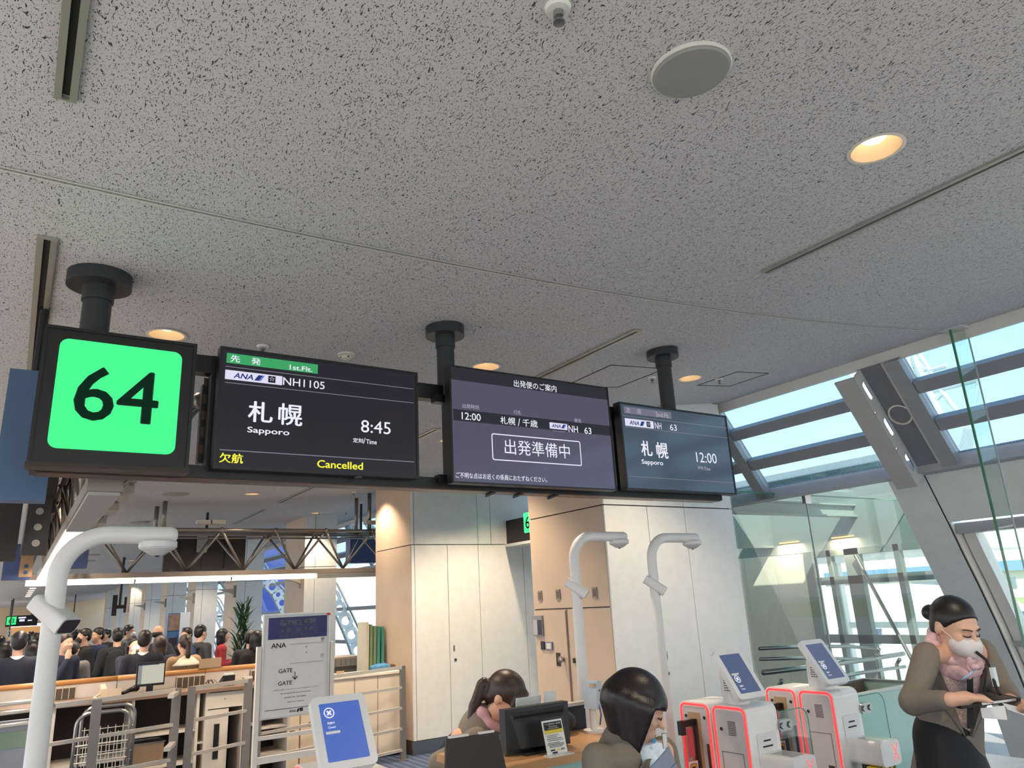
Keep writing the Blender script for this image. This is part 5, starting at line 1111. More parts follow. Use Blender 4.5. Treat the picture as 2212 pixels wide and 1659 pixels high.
pr = thing('desk_printer', 'flat dark printer with a pale lid at the end of the gate desk', 'printer', (2.3, 3.05, zd)); MB().box((2.10, 3.085, zd), (2.41, 3.098, zd+0.11)).build('body', BLK, pr); MB().box((2.09, 3.06, zd+0.11), (2.41, 3.098, zd+0.125)).build('lid', M('lid_pale', (200, 196, 192), 0.3), pr)

# ================================================================== COUNTER AREA AND BARRIERS DOWN THE HALL
RAILM = M('rail_steel', (196, 188, 180), 0.35, 0.45); POSTM = M('post_steel', (132, 127, 124), 0.4, 0.4)
def barrier(label, pts, zs_, posts, wide=()):
    t = thing('barrier_rail', label, 'railing', (pts[0][0], pts[0][1], 0))
    for z in zs_:
        for (a, b) in zip(pts[:-1], pts[1:]): MB().bar((a[0], a[1], z), (b[0], b[1], z), 0.03, 0.035 if z == zs_[0] else 0.028).build('rail', RAILM, t)
    for (x, y, w) in posts: MB().box((x-w/2, y-0.02, 0), (x+w/2, y+0.02, zs_[0]+0.017)).build('post', POSTM, t); MB().box((x-w/2-0.02, y-0.04, 0), (x+w/2+0.02, y+0.04, 0.01)).build('foot_plate', POSTM, t)
    return t
l0, l1, l2 = at(100, 1527, z=1.05), at(382, 1491, z=1.05), at(537, 1470, z=1.05)
pm = at(209, 1515, z=1.05)
b1_ = barrier('steel barrier railing with a wide flat post in front of the baggage carts', [(l0.x-0.05, l0.y), (l1.x, l1.y)], (1.05, 0.77, 0.49, 0.20), [(pm.x, pm.y-0.03, 0.07), (l1.x, l1.y, 0.07)])
for z in (1.03, 0.62, 0.22): MB().bar((l1.x, l1.y, z), (l1.x-0.10, l1.y-0.32, z), 0.05, 0.03).build('end_return', RAILM, b1_)
barrier('steel barrier railing in front of the open counter shelves', [(l1.x+0.13, l1.y+0.03), (l2.x, l2.y)], (1.05, 0.78, 0.50, 0.22), [(l1.x+0.13, l1.y+0.03, 0.06), (l2.x, l2.y, 0.07)])
barrier('steel barrier railing between the gate-changed board and the white pillar', [(l2.x+0.12, l2.y+0.05), (3.91, 8.40)], (0.985, 0.77, 0.55, 0.33, 0.11), [(l2.x+0.12, l2.y+0.05, 0.06), (3.91, 8.40, 0.06)])
# grey metal screen at the left edge, beside the near camera mast
gs = thing('crowd_screen', 'grey metal crowd screen with a green stripe beside the near camera mast', 'screen', (0.12, 5.6, 0))
GM = M('screen_grey', (150, 152, 158), 0.45, 0.3)
MB().box((-0.30, 5.6, 0.02), (0.20, 5.63, 1.13)).build('panel', GM, gs); MB().box((-0.30, 5.595, 0.98), (0.215, 5.599, 1.07)).build('green_stripe', M('stripe_green', (128, 150, 128), 0.4), gs)
for z in (1.10, 1.17, 1.22): MB().tube([(-0.3, 5.59, z), (0.24+(z-1.1)*0.3, 5.59, z+0.01), (0.255+(z-1.1)*0.3, 5.59, z-0.04)], 0.012, 8).build('rail', RAILM, gs, smooth=True)
MB().box((0.20, 5.6, 0.0), (0.23, 5.63, 1.18)).build('post', GM, gs)
# service counter seen from the staff side
CW = M('counter_rail_wood', (206, 146, 88), 0.4); CBR = M('counter_top_brown', (138, 112, 96), 0.4)
sc_ = thing('service_counter', 'long cream service counter with a rounded wooden rail and open shelves', 'counter', (1.2, 8.5, 0))
Yr, zr = 8.66, 1.13; xE = at(560, 1440, y=Yr).x
MB().tube([(-0.4, Yr, zr), (0.96, Yr, zr)], 0.026, 12).build('wood_rail', CW, sc_, smooth=True); MB().tube([(0.965, Yr, zr), (1.78, Yr, zr)], 0.026, 12).build('wood_rail', CW, sc_, smooth=True); MB().tube([(1.785, Yr, zr), (xE+0.2, Yr, zr)], 0.026, 12).build('wood_rail', CW, sc_, smooth=True)
for a, b in ((-0.4, 0.96), (0.967, 1.78), (1.787, xE+0.2)): MB().box((a, Yr-0.01, 0.0), (b, Yr+0.02, zr-0.02)).build('back_panel', CREAM(), sc_)
zk = 0.985
MB().box((-0.4, 8.12, zk-0.03), (xE+0.2, Yr-0.012, zk)).build('desk_top', CBR, sc_)
for x in (-0.4, 0.30, 0.42, 1.05, 1.62, 1.70, 2.05, 2.18, xE+0.17): MB().box((x, 8.15, 0), (x+0.025, Yr-0.012, zk-0.031)).build('upright', CREAM(), sc_)
for x0, x1, z in ((0.445, 1.05, 0.45), (1.075, 1.62, 0.62), (1.075, 1.62, 0.34), (1.645, 1.70, 0.5), (2.075, 2.18, 0.6), (2.205, xE+0.17, 0.55), (2.205, xE+0.17, 0.3)): MB().box((x0, 8.17, z), (x1, Yr-0.012, z+0.02)).build('shelf', CREAM(), sc_)
MB().box((-0.4, Yr-0.03, 0.02), (xE+0.17, Yr-0.014, zk-0.04)).build('inner_back', M('counter_inner', (54, 46, 42), 0.7), sc_)
MB().box((1.725, 8.15, 0.80), (2.05, 8.17, zk-0.04)).build('drawer_front', CREAM(), sc_); MB().box((2.205, 8.15, 0.80), (xE+0.16, 8.17, zk-0.04)).build('drawer_front', CREAM(), sc_)
MB().lathe([(0.008, -0.004), (0.008, 0)], (1.88, 8.15, 0.88), 10, 'Y').build('drawer_lock', STEEL(), sc_)
MB().box((1.725, 8.15, 0.05), (1.92, 8.17, 0.79)).build('cupboard_door', CREAM(), sc_); MB().box((1.79, 8.145, 0.35), (1.84, 8.15, 0.66)).build('grip_slot', DARK(), sc_)
for (xs0, n_) in ((0.28, 6), (1.50, 5), (xE-0.10, 4)):
    for k in range(n_+1): MB().box((xs0+k*0.055, Yr-0.06, zk+0.005), (xs0+k*0.055+0.005, Yr-0.055, zk+0.11)).build('rack_wire', M('rack_cream', (226, 212, 186), 0.4), sc_)
    MB().box((xs0, Yr-0.06, zk+0.10), (xs0+n_*0.055+0.005, Yr-0.055, zk+0.11)).build('rack_wire', M('rack_cream', (226, 212, 186), 0.4), sc_); MB().box((xs0, Yr-0.02, zk+0.002), (xs0+n_*0.055, Yr-0.012, zk+0.105)).build('rack_back', M('rack_dark', (96, 84, 72), 0.6), sc_)
# things on the counter
pc = thing('monitor', 'desktop monitor with a pale lit screen on the service counter', 'monitor', (1.2, 8.35, zk)); Ym = 8.35
p0, p1_ = at(297, 1436, y=Ym), at(358, 1478, y=Ym); x0, x1 = p0.x, at(359, 1426, y=Ym).x
z1 = at(330, 1430, y=Ym).z; z0 = at(330, 1481, y=Ym).z
MB().box((x0, Ym, z0), (x1, Ym+0.04, z1)).build('shell', BLK, pc); MB().box((x0+0.012, Ym-0.002, z0+0.022), (x1-0.012, Ym, z1-0.02)).build('screen', glow('pc_screen', (206, 204, 186), 0.85), pc); MB().box((x0+0.012, Ym-0.003, z0+0.022), (x0+0.045, Ym-0.002, z1-0.026)).build('side_bar', glow('pc_side', (150, 150, 152), 0.8), pc); MB().box((x0+0.012, Ym-0.003, z1-0.026), (x1-0.06, Ym-0.002, z1-0.02)).build('title_bar', glow('pc_title', (40, 48, 110), 0.8), pc)
MB().box(((x0+x1)/2-0.03, Ym+0.01, zk+0.006), ((x0+x1)/2+0.03, Ym+0.03, z0)).build('stand_neck', BLK, pc); MB().box(((x0+x1)/2-0.1, Ym-0.05, zk), ((x0+x1)/2+0.1, Ym+0.1, zk+0.008)).build('stand_base', BLK, pc)
kb = tag(MB().box((x0+0.02, 8.16, zk), (x1+0.10, 8.28, zk+0.018)).build('keyboard', BLK), 'black keyboard below the pale lit monitor on the service counter', 'keyboard')
mb = MB()
for i in range(4):
    for j in range(14): mb.box((x0+0.03+j*0.024, 8.17+i*0.027, zk+0.018), (x0+0.05+j*0.024, 8.19+i*0.027, zk+0.022))
mb.build('keys', M('key_dark', (44, 44, 46), 0.5), kb)['kind'] = 'stuff'
c = at(238, 1490, y=8.45); ph = thing('telephone', 'cream desk telephone on the service counter', 'telephone', (c.x, 8.45, zk)); PHM = M('phone_cream', (224, 204, 176), 0.45)
MB().prism([(-0.08, 0), (0.08, 0), (0.08, 0.075), (-0.08, 0.035)], (c.x-0.09, 8.45, zk), (0, -1, 0), (0, 0, 1), -0.18).build('base', PHM, ph); MB().bar((c.x-0.06, 8.38, zk+0.06), (c.x-0.06, 8.53, zk+0.095), 0.045, 0.035).build('handset', PHM, ph); MB().tube([(c.x-0.09, 8.36, zk+0.04), (c.x-0.14, 8.34, zk+0.01), (c.x-0.12, 8.30, zk+0.008)], 0.008, 8).build('cord', PHM, ph, smooth=True)
for i in range(3):
    for j in range(3): MB().box((c.x-0.01+i*0.026, 8.40+j*0.03, zk+0.05), (c.x+0.008+i*0.026, 8.42+j*0.03, zk+0.066)).build('key', M('key_grey', (170, 156, 140), 0.5), ph)
c = at(280, 1488, y=8.45); hs_ = thing('hand_scanner', 'black hand scanner lying on the service counter beside the telephone', 'scanner', (c.x, 8.45, zk)); MB().tube([(c.x-0.07, 8.42, zk+0.018), (c.x, 8.45, zk+0.04), (c.x+0.05, 8.47, zk+0.05)], [0.016, 0.02, 0.03], 10).build('body', BLK, hs_, smooth=True); MB().ball((c.x+0.06, 8.475, zk+0.052), 0.034, 10).build('scan_head', BLK, hs_, smooth=True)
c = at(452, 1440, y=8.60); lp = thing('name_board', 'tan privacy board standing on the counter rail in front of the ponytailed woman', 'board', (c.x, Yr, zr)); a, b = at(429, 1449, y=Yr), at(478, 1420, y=Yr); MB().box((a.x, Yr-0.012, zr+0.02), (b.x, Yr-0.004, b.z)).build('board', M('board_tan', (196, 166, 134), 0.28, 0.25), lp); MB().box((a.x, Yr-0.03, zr+0.018), (b.x, Yr+0.02, zr+0.028)).build('foot', M('board_foot', (150, 126, 104), 0.4), lp)
c = at(490, 1465, y=8.4); cb = thing('card_terminal', 'black card terminal with a paper slip and tangled cables on the service counter', 'terminal', (c.x, 8.4, zk)); MB().prism([(-0.09, 0), (0.09, 0), (0.09, 0.10), (-0.09, 0.03)], (c.x-0.06, 8.4, zk), (0, -1, 0), (0, 0, 1), -0.12).build('body', BLK, cb); MB().box((c.x-0.03, 8.33, zk+0.101), (c.x+0.05, 8.42, zk+0.115)).build('paper', M('paper_white', (232, 232, 230), 0.5), cb)
for k in range(3): MB().tube([(c.x-0.07-0.05*k, 8.38, zk+0.01), (c.x-0.13-0.03*k, 8.36, zk+0.07), (c.x-0.2, 8.38+0.02*k, zk+0.04), (c.x-0.16, 8.36, zk+0.006)], 0.006, 6).build('cable', BLK if k else M('cable_grey', (170, 166, 160), 0.5), cb, smooth=True)
for k, px in enumerate((513, 532)):
    c = at(px, 1467, y=8.45); bb = thing('paper_tray', 'small white tray of slips on the service counter', 'tray', (c.x, 8.45, zk), group='trays of slips on the counter'); TRM = M('tray_white', (226, 218, 208), 0.5)
    MB().box((c.x-0.05, 8.40, zk), (c.x+0.05, 8.50, zk+0.01)).build('base', TRM, bb)
    for (a_, b_) in (((-0.05, 8.40), (0.05, 8.408)), ((-0.05, 8.492), (0.05, 8.50)), ((-0.05, 8.409), (-0.042, 8.491)), ((0.042, 8.409), (0.05, 8.491))): MB().box((c.x+a_[0], a_[1], zk+0.01), (c.x+b_[0], b_[1], zk+0.06)).build('side', TRM, bb)
    MB().box((c.x-0.04, 8.41, zk+0.011), (c.x+0.04, 8.49, zk+0.05)).build('slips', M('paper_white', (232, 232, 230), 0.5), bb)
bxo = thing('metal_bin', 'square metal bin shining warm on the counter shelf', 'bin', (1.2, 8.3, 0.36)); a, b = 1.10, 1.36
MB().box((1.10, 8.2, 0.361), (1.36, 8.5, 0.56)).build('body', M('bin_metal', (190, 160, 130), 0.3, 0.6), bxo); MB().ring([(1.09, 8.19), (1.37, 8.19), (1.37, 8.51), (1.09, 8.51)], [(1.11, 8.21), (1.35, 8.21), (1.35, 8.49), (1.11, 8.49)], (0, 0, 0.56), (1, 0, 0), (0, 1, 0), 0.01).build('rim', STEEL(), bxo)
# baggage carts: bent tube frames with wire baskets
def cart(label, x, y, w, h):
    t = thing('baggage_cart', label, 'cart', (x, y, 0)); r = 0.016
    pts = [(x-w/2, y, 0.05), (x-w/2, y, h-0.1)] + [(x-w/2+0.1-0.1*math.cos(a), y, h-0.1+0.1*math.sin(a)) for a in [R(k) for k in range(15, 91, 15)]] + [(x+w/2-0.1+0.1*math.sin(a), y, h-0.1+0.1*math.cos(a)) for a in [R(k) for k in range(0, 91, 15)]] + [(x+w/2, y, 0.05)]
    MB().tube(pts, r, 10).build('tube_frame', STEEL(), t, smooth=True)
    for k in range(7): MB().cyl((x-w/2+0.03+k*(w-0.06)/6, y-0.02, 0.12), (x-w/2+0.03+k*(w-0.06)/6, y-0.02, h-0.16), 0.004, 6).build('wire', M('wire_pale', (214, 206, 196), 0.4, 0.4), t)
    for k in range(10): MB().cyl((x-w/2+0.01, y-0.022, 0.14+k*(h-0.32)/9), (x+w/2-0.01, y-0.022, 0.14+k*(h-0.32)/9), 0.004 if k % 2 else 0.007, 6).build('wire', M('wire_pale', (214, 206, 196), 0.4, 0.4), t)
    MB().box((x-w/2, y-0.14, 0.10), (x+w/2, y-0.03, 0.125)).build('deck', STEEL(), t)
    for sx in (-1, 1): MB().cyl((x+sx*w/2-0.015, y-0.1, 0.05), (x+sx*w/2+0.015, y-0.1, 0.05), 0.05, 14).build('wheel', BLACK(), t)
c0_, c1_ = at(165, 1560, y=7.75), at(281, 1560, y=7.75); cart('chrome baggage cart with a wire back, in front of its twin', (c0_.x+c1_.x)/2, 7.75, c1_.x-c0_.x, at(240, 1536, y=7.75).z)
c0_, c1_ = at(176, 1560, y=7.98), at(290, 1560, y=7.98); cart('chrome baggage cart with a wire back, nested behind its twin', (c0_.x+c1_.x)/2, 7.98, c1_.x-c0_.x, at(240, 1524, y=7.98).z)
# stored cabinet, bag, tape roll and rolled teal board behind the railing
cbx = thing('storage_cabinet', 'low cream storage cabinet behind the railing by the white pillar', 'cabinet', (3.6, 9.0, 0)); MB().box((3.18, 8.75, 0.03), (4.04, 9.25, 0.90)).build('body', M('cabinet_cream', (222, 208, 190), 0.4, noise=(2, 0.06)), cbx); MB().box((3.16, 8.73, 0.90), (4.06, 9.27, 0.925)).build('top', M('cabinet_top', (232, 224, 212), 0.4), cbx); MB().box((3.2, 8.77, 0), (4.02, 9.23, 0.03)).build('plinth', DARK(), cbx)
for x in (3.46, 3.75): MB().box((x, 8.745, 0.05), (x+0.006, 8.75, 0.89)).build('door_gap', M('gap_tan', (150, 130, 112), 0.6), cbx)
zc = 0.925
tag(MB().lathe([(0.045, 0.0), (0.045, 0.05), (0.028, 0.05), (0.028, 0.0)], at(735, 1465, y=8.85).xy.to_3d()+Vector((0, 0, zc)), 20, cap=False).build('tape_roll', M('tape_brown', (190, 160, 124), 0.5), auto=35), 'brown roll of packing tape on the cream storage cabinet', 'tape')
c = at(822, 1447, y=8.95); bgb = thing('plastic_bag', 'crumpled blue plastic bag on the cream storage cabinet', 'bag', (c.x, 8.95, zc)); rnd = random.Random(3); mb = MB(); mb.ball((c.x, 8.95, zc+0.042), (0.13, 0.09, 0.04), 16)
mb.v = [v+Vector((rnd.uniform(-.012, .012), rnd.uniform(-.012, .012), rnd.uniform(0, .012))) for v in mb.v]; mb.build('wrap', M('bag_blue', (70, 140, 190), 0.3, coat=0.4), bgb); MB().ball((c.x+0.15, 8.97, zc+0.036), (0.06, 0.05, 0.035), 12).build('brown_pouch', M('pouch_brown', (96, 62, 44), 0.6), bgb, smooth=True)
tl = thing('folded_boards', 'stack of folded teal-edged boards leaning against the pillar', 'boards', (3.8, 9.4, 0))
for k, (mt_, zt_, x_) in enumerate(((M('board_cream', (214, 210, 190), 0.5), 1.50, 3.82), (M('board_green', (126, 150, 118), 0.5), 1.47, 3.87), (M('board_green', (126, 150, 118), 0.5), 1.45, 3.92), (M('board_teal', (76, 150, 136), 0.4), 1.44, 3.97), (M('board_teal', (76, 150, 136), 0.4), 1.43, 4.03))):
    MB().prism([(0, 0), (0.045, 0), (0.045, zt_-0.03), (0.03, zt_), (0.01, zt_)], (x_, 9.62, 0), (1, 0, 0), (0.01, 0, 1), 0.3).build('board', mt_, tl)
ct2 = thing('side_counter', 'grey side counter with a document rack behind the storage cabinet', 'counter', (3.3, 10.1, 0)); a, b = at(722, 1423, y=10.1), at(783, 1416, y=10.1); MB().box((a.x-0.3, 10.1, 0), (b.x, 10.6, b.z-0.12)).build('body', M('side_counter_grey', (120, 112, 106), 0.5), ct2); MB().prism([(a.x-0.3, b.z-0.12), (b.x+0.06, b.z-0.12), (b.x, b.z), (a.x-0.3, b.z)], (0, 10.6, 0), UX, UZ, 0.5).build('rack_hood', M('rack_tan', (170, 150, 130), 0.5), ct2)
for k in range(6): MB().box((a.x-0.05+k*0.07, 10.085, b.z-0.115), (a.x+0.01+k*0.07, 10.097, b.z-0.02)).build('document_slot', M('slot_grey', (150, 146, 140), 0.5), ct2)
# cardboard boxes behind the board
for k, (x, y, w, h, lab) in enumerate(((2.72, 8.74, 0.20, 0.62, 'white carton with a hand hole stacked behind the gate-changed board'), (2.99, 8.78, 0.28, 0.72, 'tall pale carton behind the gate-changed board'))):
    t_ = thing('carton', lab, 'box', (x, y, 0)); MB().box((x-w/2, y, 0), (x+w/2, y+0.3, h)).build('box', M('carton_pale', (214, 198, 176), 0.6), t_); MB().prism(rrect(x-0.06, h*0.6, x+0.06, h*0.6+0.05, 0.02), (0, y-0.001, 0), UX, UZ, 0.001).build('hand_hole', M('hole_brown2', (96, 76, 60), 0.7), t_); MB().box((x-w/2, y-0.001, h-0.003), (x+w/2, y+0.3, h+0.003)).build('flap', M('carton_flap', (200, 184, 160), 0.6), t_)
# ---- gate-changed notice board on its stand
Yg_ = 6.45; nbx = thing('notice_board', 'white notice board on a stand headed GATE CHANGED in a navy band', 'notice board', (2.05, Yg_, 0))
g_ = lambda p: (500+p[0]*.2284, 1280+p[1]*.2284)
A_ = lambda p: at(*g_(p), y=Yg_)
x0 = (A_((318, 222)).x+A_((275, 1195)).x)/2; x1 = (A_((940, 185)).x+at(702, 1530, y=Yg_).x)/2; z1 = (A_((318, 222)).z+A_((940, 185)).z)/2; z0 = A_((275, 1195)).z
FRM = M('board_frame_silver', (206, 206, 204), 0.3, 0.5); BW = M('whiteboard', (226, 224, 222), 0.3)
MB().box((x0, Yg_, z0), (x1, Yg_+0.02, z1)).build('panel', BW, nbx)
MB().ring([(x0-0.012, z0-0.012), (x1+0.012, z0-0.012), (x1+0.012, z1+0.012), (x0-0.012, z1+0.012)], [(x0, z0), (x1, z0), (x1, z1), (x0, z1)], (0, Yg_+0.022, 0), UX, UZ, 0.028).build('frame', FRM, nbx)
STW = M('stand_white', (226, 220, 212), 0.4)
for x in (x0-0.035, x1+0.035): MB().box((x-0.018, Yg_-0.01, 0), (x+0.018, Yg_+0.03, z1-0.24)).build('stand_post', STW, nbx); MB().box((x-0.02, Yg_-0.22, 0), (x+0.02, Yg_+0.24, 0.03)).build('stand_foot', STW, nbx)
for z, h in ((z0-0.16, 0.03), (z0-0.33, 0.05)): MB().box((x0-0.03, Yg_-0.005, z), (x1+0.03, Yg_+0.02, z+h)).build('cross_bar', STW, nbx)
NV = M('navy_band', (40, 44, 104), 0.4); PWs = M('print_white', (240, 240, 240), 0.6); PN = M('print_ink', (34, 36, 44), 0.6); PR = M('print_red', (200, 60, 60), 0.6)
def bb_(ll, ur): a, b = A_(ll), A_(ur); return (a.x, a.z, b.x, b.z)
q = bb_((345, 450), (905, 212)); MB().prism([(q[0], q[1]), (q[2], q[1]), (q[2], q[3]), (q[0], q[3])], (0, Yg_-0.0005, 0), UX, UZ, 0.001).build('navy_band', NV, nbx)
def W_(s, ll, ur, mt_, bold=0.0): lettering(s, nbx, (0, Yg_-0.002, 0), UX, UZ, bb_(ll, ur), mt_, bold)
W_('搭乗口変更', (460, 320), (798, 240), PWs, 0.014); W_('GATE CHANGED', (460, 378), (795, 318), PWs, 0.014); W_('登机口变更', (462, 425), (625, 380), PWs, 0.008); W_('탑승구 변경', (648, 412), (800, 368), PWs, 0.008)
W_('便', (845, 458), (878, 420), PN); W_('ANA', (375, 530), (517, 472), PN, 0.01); W_('行', (840, 615), (873, 575), PN); W_('GATE', (445, 765), (577, 713), PN, 0.008); W_('GATE', (440, 882), (572, 830), PN, 0.008)
W_('ご迷惑をお掛けいたしますこと心よりお詫び申し上げます。', (395, 935), (825, 877), PN); W_('We apologized for any inconvenience.', (460, 968), (752, 920), PN); W_('给您带来的不便、我们深表歉意。', (498, 1003), (708, 965), PN); W_('불편을 끼쳐드려 죄송합니다', (528, 1043), (685, 1012), PN)
def ln_(p, q, w=0.003, mt_=PN): a, b = A_(p), A_(q); z = (a.z+b.z)/2; MB().box((a.x, Yg_-0.0015, z-w/2), (b.x, Yg_-0.0005, z+w/2)).build('rule_line', mt_, nbx)
ln_((558, 490), (875, 462), 0.002); ln_((553, 672), (875, 642), 0.002); ln_((312, 1122), (860, 1055), 0.004)
for p in ((707, 512), (706, 565)): c = A_(p); MB().lathe([(0.0, -0.002), (0.005, -0.002), (0.005, 0)], (c.x, Yg_, c.z), 10, 'Y').build('dot', PR, nbx)
c = A_((600, 785)); MB().bar((c.x, Yg_-0.002, c.z+0.03), (c.x, Yg_-0.002, c.z-0.025), 0.005, 0.002, up=(0, 1, 0)).build('arrow_shaft', PN, nbx)
for s_ in (-1, 1): MB().bar((c.x, Yg_-0.002, c.z-0.028), (c.x+s_*0.02, Yg_-0.002, c.z-0.006), 0.006, 0.002, up=(0, 1, 0)).build('arrow_barb', PN, nbx)
lettering('ANA', nbx, (0, Yg_-0.002, 0), UX, UZ, bb_((540, 1135), (605, 1105)), PN, 0.02, 0.25); 
a = A_((612, 1128)); MB().prism([(a.x, a.z), (a.x+0.018, a.z), (a.x+0.03, a.z+0.024), (a.x+0.012, a.z+0.024)], (0, Yg_-0.0008, 0), UX, UZ, 0.001).build('logo_bar', PN, nbx); a = A_((645, 1122)); MB().box((a.x, Yg_-0.0018, a.z), (a.x+0.026, Yg_-0.0005, a.z+0.026)).build('logo_square', PN, nbx)
for p in ((917, 202), (857, 1345)): c = A_(p); MB().box((c.x-0.014, Yg_-0.014, c.z-0.008), (c.x+0.014, Yg_-0.0065, c.z+0.008)).build('red_sticker', M('sticker_red', (214, 40, 50), 0.5), nbx)
# ---- tall plant and info pillar sign
pl = thing('potted_plant', 'tall spiky dracaena in a dark pot behind the service counter', 'plant', (2.72, 11.0, 0))
MB().lathe([(0.0, 0.0), (0.17, 0.0), (0.22, 0.42), (0.20, 0.42), (0.19, 0.38), (0.0, 0.38)], (2.72, 11.0, 0), 24).build('pot', M('pot_dark', (60, 50, 46), 0.5), pl, auto=35)
for dx in (-0.03, 0.04): MB().tube([(2.72+dx, 11.0, 0.36), (2.72+dx*1.5, 11.02, 0.9), (2.74+dx*2, 11.0, 1.45)], [0.022, 0.018, 0.012], 8).build('stem', M('stem_brown', (112, 92, 66), 0.7), pl, smooth=True)
rnd = random.Random(11); LEAF = [M('leaf_%d' % k, c_, 0.45) for k, c_ in enumerate(((38, 66, 44), (52, 86, 52), (30, 52, 40)))]
def leaf(base, az, el, ln, w, mat):
    pts = []; n = 6
    for k in range(n+1):
        f = k/n; e = el-1.0*f*f; pts.append((f, e))
    p = Vector(base); L, Rr = [], []; d = Vector((math.cos(az), math.sin(az), 0)); sd = Vector((-d.y, d.x, 0))
    for f, e in pts:
        ww = w*math.sin(PI*min(0.97, 0.12+0.88*f))**0.8; L.append(p+sd*ww); Rr.append(p-sd*ww); p = p+(d*math.cos(e)+Vector((0, 0, 1))*math.sin(e))*ln/n
    m_ = MB(); m_.add(L+Rr, [(i, i+1, n+2+i, n+1+i) for i in range(n)]); return m_.build('leaf', mat, pl, smooth=True)
for k in range(150):
    f = k/150; z = 0.75+1.0*f; az = k*2.4+rnd.uniform(-.3, .3); cx = 2.72+0.05*math.sin(k); 
    leaf((cx+rnd.uniform(-.02, .02), 11.0+rnd.uniform(-.02, .02), z), az, R(rnd.uniform(25, 60)+22*f), rnd.uniform(0.26, 0.38)*(1-0.35*f), 0.016, LEAF[k % 3])
for k in range(5): leaf((2.60+0.03*k, 10.9, 0.42), k*1.3, R(50), 0.25, 0.03, LEAF[1])
tag(MB().ball((2.86, 10.85, 0.98), 0.05, 10).build('pink_flower', M('flower_pink', (222, 110, 140), 0.6), pl, smooth=True))
ip = thing('information_stand', 'tall blue and white information stand with vertical lettering behind the queue', 'information stand', tuple(at(385, 1420, y=16.0).xy)+(0,))
a, b = at(364, 1325, y=16.0), at(382, 1430, y=16.0); c = at(411, 1322, y=16.0)
MB().box((a.x, 16.0, 0), (b.x, 16.3, a.z)).build('blue_side', M('stand_blue', (62, 100, 150), 0.4), ip); MB().box((b.x, 15.98, 0), (c.x, 16.3, c.z)).build('white_side', M('stand_pale', (206, 216, 232), 0.4), ip)
MB().box((a.x+0.01, 15.99, a.z-0.32), (b.x-0.01, 16.0, a.z-0.02)).build('picture', M('picture_brown', (128, 108, 98), 0.5, noise=(8, 0.3)), ip); MB().box((a.x+0.04, 15.99, a.z-0.80), (b.x-0.03, 16.0, a.z-0.45)).build('dark_window', M('window_dark', (44, 36, 50), 0.3), ip)
lz = at(396, 1355, y=16.0).z
for k, ch in enumerate('安心の行程'): 
    zc = lz-0.11*k; lettering(ch, ip, (0, 15.975, 0), UX, UZ, (at(393, 1360, y=16).x, zc-0.09, at(400, 1360, y=16).x, zc), M('print_ink', (34, 36, 44), 0.6), 0.01)
# ================================================================== PEOPLE
def _v(a): return np.array(a, dtype=np.float32)
def _seg(p, a, b, ra, rb, sy=1.0):
    a, b = _v(a), _v(b); q = p
    if sy != 1.0:
        s = np.array([1, 1/sy, 1], dtype=np.float32); q = p*s; a = a*s; b = b*s
    d = b-a; L2 = max(float(d@d), 1e-9); t = np.clip(((q-a)@d)/L2, 0, 1)
    c = q-a-t[:, None]*d
    return np.sqrt((c*c).sum(1))-(ra+(rb-ra)*t)
def _ell(p, c, r):
    q = (p-_v(c))/_v(r); k = np.sqrt((q*q).sum(1)); return (k-1)*min(r)
def smin(a, b, k):
    if k <= 0: return np.minimum(a, b)
    h = np.clip(0.5+0.5*(b-a)/k, 0, 1); return b*(1-h)+a*h-k*h*(1-h)
def field(p, prims, k):
    d = None
    for pr in prims:
        if pr[0] == 'c': e = _seg(p, *pr[1:])
        elif pr[0] == 'e': e = _ell(p, *pr[1:])
        elif pr[0] == '-e': d = -smin(-d, _ell(p, *pr[1:]), 0.006); continue
        elif pr[0] == '-c': d = -smin(-d, _seg(p, *pr[1:]), 0.006); continue
        elif pr[0] == 'M':            # sub-group in its own frame
            mi = np.array(pr[1].inverted(), dtype=np.float32); q = p@mi[:3, :3].T+mi[:3, 3]; e = field(q, pr[2], pr[3])
            for f in pr[4:]: e = np.maximum(e, f(q))
        d = e if d is None else smin(d, e, k)
    return d
